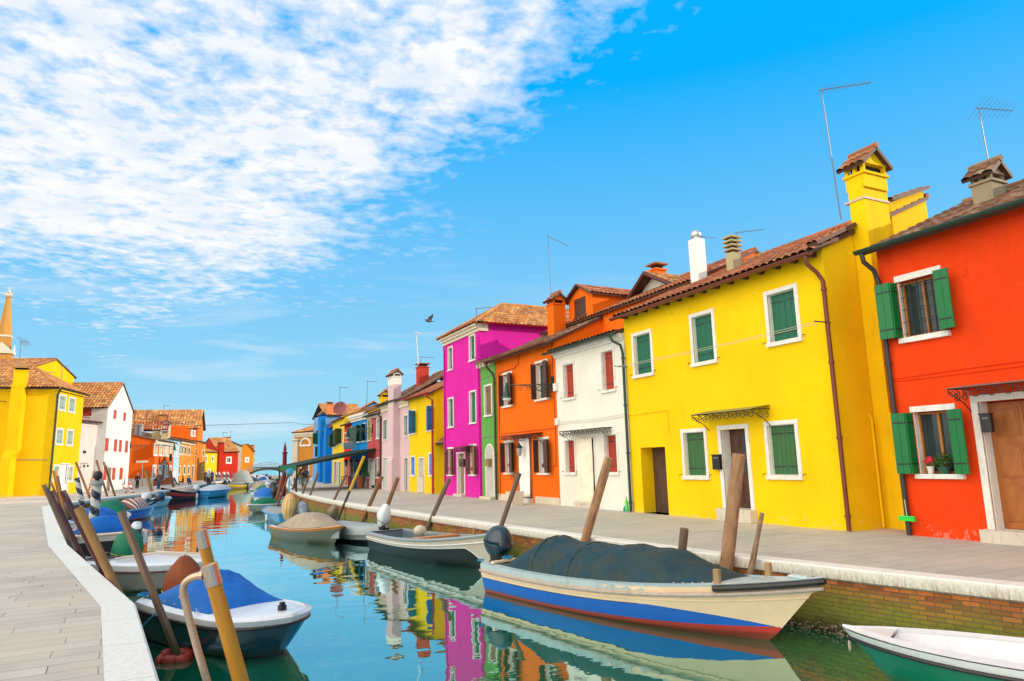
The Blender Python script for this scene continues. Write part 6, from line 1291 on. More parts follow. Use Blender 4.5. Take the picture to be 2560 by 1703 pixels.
outboard(b,G_BLACK,off=.25,back=.25,k=1.3,zc=.12,wrap=T_RUST); ropecoil(b.root,b.at(.02,-.7,b.sh(0)+.08),ROPEB,.12)
rope(b.root,[b.at(.30,-(b.hb(.3)),b.sh(.3)+.03),b.at(.24,-1.15,b.sh(.3)-.35),b.at(.22,-1.2,b.sh(.3)-.62)],ROPEG,.014); rope(b.root,[b.at(.31,-(b.hb(.3)),b.sh(.3)+.03),b.at(.25,-1.17,b.sh(.3)-.3),b.at(.225,-1.2,b.sh(.3)-.6)],ROPEB,.01)
L1=b
# --- white boat with grey hull
b=Boat('motor_boat','white decked boat with grey sides, behind the rust covered motor',(-1.35,23.3),(1.2,20.7),2.0,.68,.05,rake=.4,tw=.9,bluff=3,flare=.25,ends=.7)
b.hull([const(.16),const(.62)],[G_WHITE,gel('warm_grey_hull',(.30,.27,.25),.4,.2),gel('dark_green_bottom',(.01,.05,.04),.4,.3)]); b.rail(paint((.1,.02,.02),.5,name='dark_red_strip'),.018,0,'rubbing_strip',.02,q=.16); b.cap(G_WHITE,.16,.0,lip=.05); b.inner(G_WHITE,.18,.3); b.deck(G_WHITE,.25,.985,.04,.03,'foredeck',.14,0,.1)
mb=MB(); mb.tube([b.at(.32,-.7,b.sh(.3)+.12),b.at(.5,0,b.sh(.3)+.2),b.at(.85,.35,b.sh(.3)+.15),b.at(.3,.75,b.sh(.3)+.12)],.035,8); mb.build('coaming',G_BEIGE,b.root,smooth=True)
outboard(b,G_BLACK,off=.0,back=.45,k=1.35,zc=.3,wrap=T_GREEN,at=atdepth(('I',1015,930),Vector((-1.,23.9,0)))); mb=MB(); mb.lathe(b.at(.25,-1.02,b.sh(0)-.3),[(.02,-.05),(.1,-.04),(.12,0),(.1,.04),(.02,.05)],12,ax=b.p); mb.build('fender',BLACKP,b.root,smooth=True); ropecoil(b.root,b.at(.05,-.75,b.sh(0)+.08),ROPEW,.12)
# --- navy boat under blue cover
b=Boat('motor_boat','dark navy boat with cream gunwale and arched blue cover beside the purple poles',tuple(gnd(('I',850,1010),WATER)[:2]),(-2.7,34.6),2.6,.75,.1,rake=.6,tw=.9,bluff=2.4)
b.hull([const(.22)],[G_BEIGE,G_BLACK]); b.rail(G_CREAM,.05); b.cap(G_WHITE,.15,.01); b.inner(G_DECK,.18,.4); b.cover(T_BLUE,.12,.55,.6,lambda u:min(1,u/.25)**.6*min(1,(1-u)/.3)**.7,inset=.35,power=.6)
mb=MB(); mb.obox(b.at(0,-.35,b.sh(0)-.35)-b.d*.02,b.p,b.d,UP,.03,.01,.35); mb.build('transom_ladder',STEEL,b.root); outboard(b,G_WHITE,off=-.75,back=.1,k=.8,zc=.2,tilt=60); ropecoil(b.root,b.at(.03,-.7,b.sh(0)+.06),ROPEB,.12); fender(b.root,b.at(0.,-1.1,b.sh(0)-.2),G_WHITE,.1,.3)
# --- clutter boat further
b=Boat('motor_boat','white boat with green and blue canvas behind the striped mooring poles',(-3.3,40.0),(-2.0,46.5),2.2,.7,.15,rake=.5,tw=.85,bluff=2.3)
b.hull([const(.25)],[G_WHITE,G_NBLUE]); b.rail(G_WHITE,.05); b.cap(G_WHITE,.15,.01); b.inner(G_DECK,.18,.4); b.cover(T_BLUE,.1,.45,.6,hump(.3,.3),inset=.15); b.cover(T_GREEN,.5,.85,.8,hump(.3,.3),inset=.15,name='green_canvas'); 
# --- blue net boat
b=Boat('work_boat','royal blue work boat with red stripe and striped cloth heap on board',(-3.6,49.5),(-.35,55.0),2.1,.62,.25,rake=.7,tw=.8,bluff=2.2)
b.hull([const(.55),const(.66)],[G_BLUE,G_RED,G_NBLUE]); b.rail(G_LBLUE,.05); b.cap(G_LBLUE,.13,.01); b.inner(G_DECK,.14,.4)
SC=stripes('red_white_striped_cloth',(.62,.5,.42),(.2,.02,.02),0.,0.); sc2,nt,bb=newmat('red_cream_cloth'); pz=mapv(nt,pos(nt),(3.,2.,1.5)); sx_=N(nt,'ShaderNodeSeparateXYZ'); L(nt,pz,sx_.inputs[0]); tt=math_(nt,'FRACT',math_(nt,'ADD',math_(nt,'ADD',sx_.outputs[0],sx_.outputs[1]),sx_.outputs[2])); L(nt,mixc(nt,math_(nt,'GREATER_THAN',tt,.5),(.62,.52,.42),(.22,.02,.02)),bb.inputs['Base Color'])
b.cover(sc2,.42,.78,.55,hump(.25,.25),[(.3,.1,.1),(.7,.1,.08)],inset=.2,name='striped_cloth'); b.cover(fabric('fishing_net_heap',(.22,.1,.05),.5,(.05,.12,.05)),.05,.42,.6,hump(.3,.3),[(.4,.1,.1)],inset=.2,name='net_heap')
outboard(b,G_WHITE,off=.4,back=-4.9,k=1.2,zc=.5,tilt=50); outboard(b,gel('petrol_cowl',(.02,.1,.2),.2,0),off=-.1,back=-5.6,k=1.2,zc=.55,tilt=60)
b=Boat('rowing_boat','empty pale sky blue boat moored in front of the red and black boat',(-1.6,66.),(.5,72.0),2.0,.55,.15,rake=.6,tw=.9,bluff=2.6,ends=.8)
b.hull([],[gel('sky_blue_hull',(.22,.48,.62),.4,.3)]); b.rail(G_LBLUE,.06); b.cap(gel('pale_sky_deck',(.5,.62,.68),.4,.2),.15,.02); b.inner(gel('pale_sky_inside',(.5,.62,.68),.4,.2),.16,.35); b.deck(G_WHITE,.85,1,.02,.02)
mb=MB(); mb.obox(b.at(.55,0,b.sh(.5)+.05),b.d,b.p,UP,.8,.6,.08); mb.build('engine_box',G_WHITE,b.root,bevel=.05)
b=Boat('work_boat','red and black boat with high bow and beige cover beside the bright blue boat',(3.05,84.5),(-.1,78.6),2.2,.62,.75,rake=.9,tw=.8,bluff=2.0)
b.hull([const(.14),const(.38),const(.46)],[G_BLACK,G_RED,G_BLACK,gel('dark_maroon_hull',(.1,.005,.01),.4,.2)]); b.rail(G_BLACK,.05); b.cap(G_BLACK,.12,.01); b.inner(G_DECK,.14,.4); b.cover(fabric('pinkish_beige_cover',(.5,.38,.3),.1),.0,.62,.5,lambda u:min(1,u/.05)*min(1,(1-u)/.35),inset=.1,power=.35); b.deck(G_BLACK,.7,1,.02,.01); fender(b.root,b.at(.25,1.2,b.sh(.2)-.35),G_WHITE,.14,.4)
b=Boat('motor_boat','bright blue square sterned boat with a pale cover and white outboard',(3.6,83.6),(7.0,88.5),2.6,.72,.2,rake=.5,tw=.95,bluff=2.6)
b.hull([const(.4),const(.44)],[G_LBLUE,G_NAVY,G_LBLUE]); b.rail(G_LBLUE,.05); b.cap(G_LBLUE,.15,.01); b.inner(G_DECK,.18,.4); b.cover(T_WHITE,.1,1,.55,hump(.35,.4),inset=.05,power=.8); outboard(b,G_WHITE,off=.2,back=.2,k=1.3,zc=.2)
b=Boat('rowing_boat','yellow and dark blue boat moored beside the tall grey tented boat',(11.0,116.5),(8.6,113),2.2,.6,.3); b.hull([const(.3)],[gel('yellow_hull',(.7,.45,.05),.4,.2),gel('dark_ochre_hull',(.35,.2,.03),.4,.2)]); b.rail(G_NAVY,.06); b.cap(G_NAVY,.13,.01); b.cover(G_DECK,.05,.9,.15,hump(),inset=.1)
b=Boat('motor_boat','grey boat with a tall grey tent cover, near the footbridge',(11.2,124),(12.0,115.5),3.0,.8,.1); b.hull([],[gel('mid_grey_hull',(.3,.33,.33),.4,.3)]); b.rail(G_WHITE,.05); b.cap(G_WHITE,.15,.01); b.cover(fabric('tent_grey',(.36,.37,.34),.1),.05,.95,1.9,lambda u:min(1,u/.15)*min(1,(1-u)/.5),inset=.05,power=1.0)
# --- far boats along both banks
rr=random.Random(21)
descr=[]
cols=[('white',G_WHITE),('turquoise',gel('turquoise_hull',(.0,.35,.35),.4,.3)),('dark blue',G_NBLUE),('black',G_BLACK),('sky blue',G_LBLUE),('grey',G_GREY),('green',G_GREEN),('red',G_RED),('cream',G_CREAM),('royal blue',G_BLUE)]
cvs=[('a blue cover',T_BLUE),('a green cover',T_GREEN),('a grey cover',T_GREY),('a white cover',T_WHITE),('an open deck',None),('a beige cover',T_BEIGE),('a dark cover',T_DARK)]
places=[(8.0,59,7.4,64),(8.9,66.5,8.2,71.5),(9.8,73.5,9.2,79),(10.2,81,9.6,86),(12,88.5,11.2,94),(13.2,96,12.6,101),(14.3,103,13.6,108),(15.8,110.5,15.2,116),(17,119,16.4,124),(18.2,127,17.4,132),(19.6,135,18.6,140),(20.6,143,20,147.5),
 (14.0,131,13.2,127),(14.7,137.5,14,133),(15.4,144,14.8,139.5),(12.9,122.5,13.4,118),(17.2,141,16.9,146),(16.8,133,16.4,138),(17.6,155,17.2,160),(19.5,158,19,163),(21.8,157,21.4,162),(18.8,166,18.4,171),(21.2,169,20.8,174),(23.4,166,23,171)]
far_where=['beside the leaning brown posts','just past the awning','far along the house side','beyond the crimson mast','half way to the bridge']
for i,(a,b_,c,d) in enumerate(places):
    cn,cm=cols[(i*7)%10]; kn,km=cvs[(i*4+i//7)%7]
    wh='moored on the house side beyond the crimson mast' if i<6 else ('moored on the house side short of the footbridge' if i<12 else ('moored off the crimson house by the footbridge' if i<18 else 'moored past the footbridge'))
    b=Boat('moored_boat','%s boat with %s %s'%(cn,kn,wh),(a,b_),(c,d),rr.uniform(1.8,2.3),rr.uniform(.6,.8),rr.uniform(.1,.35),group='small boats moored toward the footbridge')
    b.hull([const(.2)],[G_WHITE if i%3 else cm,cm],n=12); b.rail(G_WHITE if i%2 else G_LBLUE,.05); b.cap(G_WHITE if i%2 else cm,.14,.01)
    if km: b.cover(km,.1,.9,rr.uniform(.4,.9),hump(.25,.35),n=14,inset=.08,power=.8)
    else: b.inner(G_DECK,.16,.4); 
    outboard(b,rr.choice([G_BLACK,G_WHITE,G_GREY]),back=.2,k=1.25,zc=.35,tilt=rr.choice([0,0,40]))

# mooring lines
def mooring(bt,t,sd,p,mat=ROPEW,sag=.15,r=.012): rope(bt.root,[bt.at(t,sd*bt.hb(t),bt.sh(t)+.04),Vector(p)],mat,r,'mooring_line',sag)
mooring(R1,.93,1,(10.62,9.6,-.35)); mooring(R1,.80,1,(10.35,11.2,-.3),ROPEB); mooring(R1,.03,1,(9.9,16.2,-.3),ROPEB); mooring(L1,.03,-1,(-.5,14.6,-.15),ROPEG,.08)
# ================================================================ MOORING POLES
WGREY=wood('grey_weathered_wood',(.20,.13,.085),(.12,.08,.055)); WBRN=wood('brown_weathered_wood',(.26,.13,.06),(.15,.07,.03)); WORN=wood('orange_wood',(.46,.2,.035),(.30,.12,.02),.6); WTAN=wood('tan_wood',(.42,.23,.08),(.27,.13,.04)); WROUGH=wood('rough_bark_wood',(.52,.29,.15),(.22,.11,.055),.9,9,2.2); WRED=wood('reddish_wood',(.30,.09,.035),(.17,.05,.02)); PURP=wood('purple_brown_sleeve',(.085,.02,.022),(.05,.012,.016),.3,8,3,False)
S_BW=stripes('navy_white_stripes',(.72,.7,.64),(.015,.03,.06),1.3); S_RW=stripes('red_white_stripes',(.75,.7,.65),(.5,.03,.02),2.2); S_BW2=stripes('blue_white_stripes',(.75,.72,.66),(.01,.03,.12),1.0)
BOTZ=-2.1
def towall(p,K,off):
    d=ray(p); t=3.; 
    while t<170:
        q=C0+d*t; x=kx(K,q.y) if q.y<250 else None
        if x is None: break
        if (off<0 and q.x>x+off) or (off>0 and q.x>x+off and q.y>9): return q
        t+=.02
    return gnd(p,-.3)
def pole(name,label,top,bot,z,r,mat,r2=None,bend=0.,seg=10,cat='mooring pole',group='mooring poles',depth=None,square=False,knots=0,ext=True,pw=None,side_=None):
    """top and bottom image points; z = height of the visible bottom (or a world point for its distance)"""
    B=gnd(bot,z) if depth is None else atdepth(bot,Vector(depth))
    if side_=='R': B=towall(bot,KR,-.16)
    elif side_=='L': B=towall(bot,KL,.14)
    T=atdepth(top,B)
    if pw:
        pw=pw if isinstance(pw,tuple) else (pw,pw); pw=(pw[0]*1.12,pw[1]*1.12); dd_=(B-C0).dot(FW); r=pw[0]/2/FS*dd_; r2=pw[1]/2/FS*dd_
    d=(T-B).normalized()
    if ext and B.z>BOTZ: B2=B+d*((BOTZ-B.z)/d.z)
    else: B2=B
    n_=7; side=d.cross(UP); side=side.normalized() if side.length>1e-3 else Vector((1,0,0)); rr=random.Random(len(label)*7+int(top[1])); P=[];Rr=[]
    for i in range(n_+1):
        u=i/n_; P.append(B2.lerp(T,u)+side*bend*math.sin(math.pi*u)+side*rr.uniform(-1,1)*knots*r); Rr.append(((r2 or r)*(1-u)+r*u)*(1+rr.uniform(-1,1)*knots*.5))
    mb=MB(); mb.tube(P,Rr,4 if square else seg)
    o=mb.build(name,mat,loc=(B2.x,B2.y,B2.z),smooth=not square); tag(o,label,cat,group); return o,B,T
rp=lambda px_w,dist: px_w/2/FS*dist
def dist(p): return (p-C0).dot(FW)
Z_='mooring_pole'
pole(Z_,'thick weathered post leaning right behind the dark tarpaulin, its top against the white house',('E',385,1200),('N',1235,300),-.35,.12,WROUGH,.14,knots=.06,pw=(19,21),side_='R')
pole(Z_,'short grey stump of a post just above the tarpaulin of the big boat',('O',222,182),('O',195,450),-.25,.095,WGREY,.1,pw=19,side_='R')
pole(Z_,'tallest rough trunk standing in front of the yellow house door',('F',256,1158),('O',675,660),-.45,.13,WROUGH,.135,knots=.07,pw=(29,31),side_='R')
pole(Z_,'thin knotty barked stake right of the tallest trunk',('O',1070,12),('O',940,660),-.45,.06,wood('lichen_bark',(.4,.26,.16),(.15,.08,.05),.9,5,4),.1,knots=.22,pw=(10,21),side_='R')
pole(Z_,'grey pole with peeling top leaning over the bow of the black and cream boat',('M',2280,120),('M',2100,640),-.2,.085,WGREY,.075,pw=(11,10),side_='R')
pole(Z_,'brown pole leaning right behind the orange thwart',('M',1655,168),('M',1437,655),-.55,.085,WGREY,.085,pw=10,side_='R')
pole(Z_,'smooth brown pole left of the white outboard',('M',1195,160),('M',1015,640),-.6,.085,WBRN,.09,pw=9.5,side_='R')
pole(Z_,'smooth brown pole rising behind the pale grey covered boat',('M',1052,150),('M',870,572),-.5,.085,WBRN,.09,pw=9,side_='R')
o,B_,T_=pole(Z_,'yellow topped pole with a dark lower half and brown cowl at its foot',('L',1622,215),('L',1435,665),.45,.095,paint((.62,.36,.01),.5,name='yellow_ochre_paint',dirt=.3),.095,ext=False,depth=towall(('L',1320,925),KR,-.16),pw=7)
d_=(T_-B_).normalized()
E_=B_+d_*((BOTZ-B_.z)/d_.z); 
mb2=MB(); mb2.tube([B_+d_*.001,E_],7/2/FS*(B_-C0).dot(FW)*.98,10); me_=mb2.build('dark_lower_half',paint((.05,.05,.045),.6,name='dark_pole_paint'),o,smooth=True)
pole(Z_,'slender grey brown pole left of the yellow topped pole',('L',1385,455),('L',1100,1060),-.9,.06,WGREY,.06,pw=5.5,side_='R')
pole(Z_,'thin pole standing above the mossy wall, nearer of the two past the walking woman',('L',1020,430),('L',828,975),-.9,.06,WGREY,.065,pw=5,side_='R')
pole(Z_,'thin pole standing above the mossy wall, further of the two past the walking woman',('L',908,465),('L',748,885),-.7,.065,WGREY,.065,pw=5,side_='R')
pole(Z_,'bare grey pole leaning beside the navy striped one',('L',800,380),('L',622,800),-.6,.08,WGREY,.08,pw=5,side_='R')
pole(Z_,'navy and white spiral striped pole on the house side',('L',742,485),('L',580,800),-.6,.17,S_BW,.17,group='striped mooring poles',pw=9,side_='R')
pole(Z_,'distant white and navy striped pole leaning over the dark boats',('L',392,470),('L',330,640),-.8,.2,S_BW,.2,group='striped mooring poles',ext=True,pw=9)
pole(Z_,'nearer blotchy navy striped pole beside the green tarpaulin hump',('L',370,600),('L',290,770),-.9,.2,S_BW,.2,group='striped mooring poles',pw=9)
for k,(a,c,l) in enumerate([((580,392),(495,750),'topmost and longest'),((545,520),(480,740),'leftmost short'),((632,450),(515,790),'rightmost, ending under the blue cloth'),((525,520),(490,700),'thin middle')]):
    pole(Z_,'reddish brown leaning pole by the crimson mast, the %s one'%l,('L',a[0],a[1]),('L',c[0],c[1]),-.8,.09,WRED,.09,pw=5,side_='R')
# crimson mast
B_=gnd(('L',572,640),0); mb=MB(); T_=atdepth(('L',585,180),B_); mb.tube([Vector((B_.x,B_.y,-1.6)),T_],[.2,.19],12); mb.lathe(T_,[(.2,0),(.27,.05),(.27,.12),(.12,.2),(.16,.45),(.1,.7),(.04,.95),(.01,1.1)],12); o=mb.build('mooring_pole',paint((.25,.01,.03),.4,name='crimson_paint'),loc=(B_.x,B_.y,-1.6),smooth=True); tag(o,'tall crimson mast with a pointed finial beside the awning','mooring pole','painted masts')
# left bank
pole(Z_,'grey weathered pole, leftmost against the white kerb',('I',125,262),('I',400,890),-.3,.085,WGREY,.09,pw=9.5,side_='L')
pole(Z_,'purple brown sleeved pole just right of the grey one',('I',205,328),('I',520,1010),-.4,.095,PURP,.09,pw=11,side_='L')
pole(Z_,'second purple brown sleeved pole, nearest the thick tan one',('I',322,330),('I',760,1190),-.4,.11,PURP,.1,pw=13,side_='L')
pole(Z_,'crooked orange wooden pole with two stems behind the purple poles',('I',235,110),('I',330,540),-.2,.1,WORN,.13,bend=-.12,knots=.05,pw=(9,11),side_='L')
pole(Z_,'thin pale stick between the grey and orange poles',('I',198,225),('I',330,560),-.3,.07,WTAN,.07,pw=5,side_='L')
pole(Z_,'short orange stem leaning against the crooked orange pole',('I',268,170),('I',345,560),-.3,.06,WORN,.07,pw=6,side_='L')
pole(Z_,'thick tan post peeling to orange at the kerb edge',('I',492,505),('I',880,1330),-.35,.17,WTAN,.10,pw=(20,15),side_='L')
o,B_,T_=pole(Z_,'thick striped post with a grey cap, navy and white paint flaking',('I',690,240),('I',645,720),-.7,.24,S_BW,.26,group='striped mooring poles',pw=(19,21))
mb=MB(); d_=(T_-B_).normalized(); mb.lathe(T_,[(.26,-.12),(.3,-.1),(.3,.03),(.24,.08),(.1,.12),(.01,.13)],14,ax=d_); mb.build('post_cap',GREYM,o,smooth=True)
mb=MB(); mb.ball(T_+d_*.35,.22,.2,.22,10,8); mb.tube([T_+d_*.1,T_+d_*.2],.1,8); mb.build('lantern',IRON,o,smooth=True)
pole(Z_,'slim navy and white striped pole left of the thick capped one',('I',472,190),('I',565,610),-.7,.17,S_BW,.17,group='striped mooring poles',pw=11)
pole(Z_,'thin curved brown stick leftmost before the pink low house',('I',465,22),('I',622,430),-.1,.09,WBRN,.1,bend=.1,pw=5)
pole(Z_,'thin brown stick before the white gable, nearer the capped post',('I',683,2),('I',800,400),-.1,.09,WBRN,.1,pw=4.6)
pole(Z_,'thin brown stick before the white gable, further right',('I',760,22),('I',885,400),-.1,.09,WBRN,.1,bend=.08,pw=4.6)
pole(Z_,'slim red and white striped pole, left of the pair',('I',962,250),('I',1020,410),-.5,.1,S_RW,.1,group='red striped poles',pw=5); pole(Z_,'slim red and white striped pole, right of the pair',('I',1025,240),('I',1095,410),-.5,.12,S_RW,.12,group='red striped poles',pw=5.5)
pole(Z_,'tan pole leaning beside the woman in black and teal',('I',1205,115),('I',1278,370),-.3,.15,WTAN,.15,pw=7); pole(Z_,'brown pole leaning right of the man in the grey shirt',('I',1460,115),('I',1505,315),-.3,.15,WBRN,.15,pw=6.5)
pole(Z_,'small dark pole just left of the seated person',('I',1552,160),('I',1592,240),-.2,.13,WBRN,.13,pw=4); pole(Z_,'short dark stick between the grey shirted man and the seated person',('I',1505,188),('I',1542,275),-.2,.1,WBRN,.1,pw=3.5)
pole(Z_,'dark pole before the group of walkers, left one',('B',960,1035),('B',985,1170),-.1,.12,WGREY,.12); pole(Z_,'dark pole before the group of walkers, right one',('B',985,1060),('B',1012,1165),-.1,.12,WGREY,.12)
for k,(x,y,x2,l) in enumerate([(1033,1050,1060,'first from the left'),(1070,1030,1098,'second from the left'),(1105,1035,1132,'middle one'),(1158,1030,1185,'thickest, fourth'),(1203,1030,1225,'rightmost')]):
    pole(Z_,'striped pole in the row of five by the bridge, %s'%l,('B',x,y),('B',x2,1160),-.4,.22 if k==3 else .15,S_BW2,.2 if k==3 else .15,group='row of striped poles by the bridge')
# long squared timber standing in the water by the navy boat, ringed by floats
o,B_,T_=pole('timber_stake','long squared grey timber leaning across the navy boat, foot in a ring of red floats',('K',-68,-7),('K',465,1335),WATER,.062,wood('squared_timber',(.26,.16,.1),(.17,.1,.065),.8,3,1.2),.062,square=True,group=None,cat='timber stake')
fl=MB(); FR=paint((.33,.03,.015),.45,name='red_float',dirt=.35)
RO=empty('float_ring',(B_.x,B_.y,WATER),'ring of oval red floats around the foot of the timber in the water','floats'); cr=[('K',310,1365),('K',375,1310),('K',390,1375),('K',510,1305),('K',510,1365),('K',568,1325)]
for k,c in enumerate(cr):
    q=gnd(c,WATER+.03); mb=MB(); mb.ball(q,.15,.085,.085,12,8,None,Matrix.Rotation(R([60,20,-10,-20,15,70][k]),3,'Z')); mb.build('float',FR,RO,smooth=True)
# the two metal capped piles and the bent pipe
def capped(label,top,bot,dep,r):
    P0=Vector(dep); B_=atdepth(bot,P0); T_=atdepth(top,P0); d_=(T_-B_).normalized(); E_=B_+d_*((BOTZ-B_.z)/d_.z)
    mb=MB(); mb.tube([E_,E_.lerp(T_,.5),T_-d_*.02],[r*1.02,r,r*.95],16); o=mb.build('mooring_pile',wood('amber_pile_wood',(.68,.25,.015),(.36,.2,.015),.5,5,.7,False),loc=(E_.x,E_.y,E_.z),smooth=True); tag(o,label,'mooring pile','metal capped piles')
    mb=MB(); mb.tube([T_-d_*.19,T_-d_*.0],r*1.06,18,False); mb.build('metal_band',paint((.55,.5,.44),.3,.9,name='steel_band'),o,smooth=True)
    mb=MB(); mb.tube([T_-d_*.02,T_-d_*.004],r*1.0,18); mb.build('pile_top',wood('cut_pile_end',(.55,.33,.17),(.4,.2,.1),.8,3,3,False),o,smooth=True)
    return o,T_,d_
p1=(.84,6.9,.0)
o,T1,d1_=capped('nearest amber wooden pile with a shiny metal band, pipe fixed to its left',('K',748,490),('K',1045,1568),(.80,7.2,0),.070)
o2,T2,d2_=capped('amber wooden pile with a metal cap standing behind the nearest one',('K',672,170),('K',760,520),(.86,8.4,0),.062)
dp=T1; q=[atdepth(('K',a,c),dp) for a,c in ((700,585),(640,590),(580,612),(530,650),(508,700),(512,770),(560,960),(650,1300),(735,1568),(790,1800))]
mb=MB(); mb.tube(q,.035,12); PIPE=paint((.58,.42,.30),.3,.6,name='worn_galvanised_pipe',dirt=.45); oo=mb.build('bent_pipe',PIPE,o,smooth=True,sub=1); mb=MB(); d_=(q[6]-q[5]).normalized(); mb.tube([q[5],q[5]+d_*.012],.039,12); mb.build('pipe_collar',PIPE,oo); mb=MB(); mb.tube([q[0]-Vector((0,0,0)),q[0]+(q[1]-q[0]).normalized()*.03],.045,12); mb.build('pipe_collar',PIPE,oo)
# ================================================================ STREET THINGS
def single(mb,name,label,cat,mats,loc,group=None,**k): o=mb.build(name,mats,None,loc=loc,**k); tag(o,label,cat,group); return o
def lampfix(root_label,pl,s,z,out,left,k=1.):
    """bracket fixed to the wall, arm along the wall direction and outwards"""
    p=pl.pt(s,z,0); a=p+pl.n*out+pl.d*left; ro=empty('street_lamp',p,root_label,'street lamp')
    mb=MB(); mb.tube([p,a],.022*k,6); n1=(a-p).normalized(); Lg=(a-p).length
    mb.tube([p-UP*.55*k,p-UP*.35*k+n1*.35*k,p-UP*.1*k+n1*.9*k,p+n1*1.3*k],.018*k,5)
    for u,r_ in ((.25,.16),(.6,.13),(1.0,.11),(1.35,.12)): mb.tube(spiral(p+n1*u*k-UP*r_*k*1.1,n1,UP,r_*k,1.4,math.pi/2,1),.013*k,5)
    mb.obox(p,pl.d,pl.n,UP,.08*k,.05*k,.3*k); mb.build('bracket',DGREEN,ro)
    mb=MB(); mb.lathe(a,[(.03*k,.12*k),(.05*k,.05*k),(.04*k,-.02*k),(.09*k,-.06*k),(.09*k,-.22*k),(.12*k,-.26*k),(.12*k,-.34*k),(.2*k,-.5*k),(.19*k,-.51*k),(.01,-.4*k)],14); sh=mb.build('lamp_shade',DGREEN,ro,smooth=True)
    mb=MB(); mb.lathe(a,[(.17*k,-.5*k),(.16*k,-.58*k),(.1*k,-.63*k),(.01,-.65*k)],14); mb.build('lamp_glass',paint((.7,.72,.7),.2,name='lamp_white_glass'),sh,smooth=True)
    return ro
PR=Pl((XR,33.8),(XR,21.8)); s_,z_=PR.hit(('D',880,640))
a=PR.hit(('D',880,640)); 
# arm reaches out over the pavement: find the point whose image is the lamp, 1.9 m off the wall
tip=atx(('D',540,622),XR-1.9); wallp=PR.pt(a[0],a[1],0)
lampfix('green bracket lamp on the orange house edge, reaching across its upper windows',PR,a[0],a[1],1.9,(PR.A-Vector((tip.x,tip.y,0))).dot(-PR.d)-a[0],1.15)
PB=Pl((XR,75),(XR,50)); a=PB.hit(('C',940,735)); t_=atx(('C',705,735),XR-1.6)
lampfix('dark bracket lamp with a long arm on the rose house',PB,a[0],a[1]+.2,1.6,(Vector((t_.x,t_.y,0))-PB.A).dot(PB.d)-a[0],1.3)
pw=Pl((-5.55,83.2),(-3.5,89.4)); lampfix('green bracket lamp fixed to the far corner of the tall white house',pw,pw.len-.05,pw.hit(('B',120,735))[1],4.4,1.0,1.15)
# signs, pots, people
def pot(label,c,h=.9,r=.3,mat=None,leaf=None,square=False,bush=.4,spindly=False,flowers=None,group='potted plants',stem=.3,k=260,name='potted_plant'):
    c=Vector(c); ro=empty(name,c,label,'potted plant',group); mb=MB()
    if square: 
        rows=[[c+Vector((sx*r*f,sy*r*f,z)) for sx,sy in ((-1,-1),(1,-1),(1,1),(-1,1))] for z,f in ((0,.82),(h,1),(h,.9),(h-.06,.88))]; mb.grid(rows,True); mb.face([c+Vector((sx*r*.88,sy*r*.88,h-.05)) for sx,sy in ((-1,-1),(1,-1),(1,1),(-1,1))])
    else: mb.lathe(c,[(r*.68,0),(r*.95,h*.85),(r*1.08,h*.86),(r*1.08,h),(r*.9,h),(r*.88,h-.05),(.01,h-.05)],16)
    mb.build('pot',mat or paint((.45,.14,.05),.8,name='terracotta'),ro,smooth=not square)
    rr=random.Random(int(c.x*13+c.y*7)); top=c+UP*(h+stem)
    mb=MB()
    for i in range(7 if spindly else 4): a=rr.uniform(0,6.28); mb.tube([c+UP*(h-.05),c+UP*(h+stem*.6)+Vector((math.cos(a)*.05,math.sin(a)*.05,0)),top+Vector((math.cos(a)*bush*.7,math.sin(a)*bush*.7,rr.uniform(0,bush)))],[.014,.01,.004],5)
    mb.build('stem',WBRN,ro)
    mb=MB()
    for i in range(k):
        v=Vector((rr.gauss(0,1),rr.gauss(0,1),rr.gauss(0,1))).normalized()*bush*rr.random()**.4; v.z=v.z*.9; p=top+v+UP*bush*.25; a=Vector((rr.gauss(0,1),rr.gauss(0,1),rr.gauss(0,.6))).normalized(); b=a.cross(Vector((rr.gauss(0,1),rr.gauss(0,1),rr.gauss(0,1)))).normalized(); l=rr.uniform(.03,.075)*(bush/.35)**.5*(.6 if spindly else 1)
        mb.face([p-a*l,p-b*l*.45,p+a*l,p+b*l*.45])
    mb.build('foliage',leaf or LEAF,ro)
    if flowers:
        mb=MB()
        for i in range(26): v=Vector((rr.gauss(0,1),rr.gauss(0,1),abs(rr.gauss(0,1)))).normalized()*bush*rr.uniform(.8,1.05); mb.ball(top+v+UP*bush*.3,.035,.035,.03,6,4)
        mb.build('flowers',flowers,ro)
    return ro
LEAF=paint((.03,.10,.015),.6,var=.5,name='leaf_green',sc_=14); LEAFB=paint((.16,.28,.03),.55,var=.5,name='light_leaf_green',sc_=14); LEAFD=paint((.14,.12,.05),.8,var=.4,name='dry_leaf',sc_=14)
FRED=paint((.6,.01,.03),.6,name='red_petals'); FPNK=paint((.6,.02,.12),.6,name='pink_petals'); FORG=paint((.75,.12,.0),.6,name='orange_petals'); WPOT=paint((.72,.7,.66),.5,name='white_pot'); GPOT=paint((.02,.1,.07),.5,name='dark_green_pot')
c=gnd(('D',602,1520),0); pot('square cream planter with a spindly shrub by the orange house door',c,.62,.32,CREAM,LEAFD,True,.3,True,stem=.65)
c=gnd(('C',826,1270),0); pot('large terracotta pot with a leafy shrub outside the blue house',c,1.0,.42,None,LEAF,bush=.6,stem=.45,k=500)
PL2=Pl((16.2,11.12),(16.2,1.5)); a=PL2.hit(('H',320,560),.08); 
def sill(label,pl,p,o,r,h,mat,bush,leaf,fl=None,k=120,stem=.05): s_,z_=pl.hit(p,o); return pot(label,pl.pt(s_,z_,o),h,r,mat,leaf,False,bush,False,fl,stem=stem,k=k,group='plants on window sills')
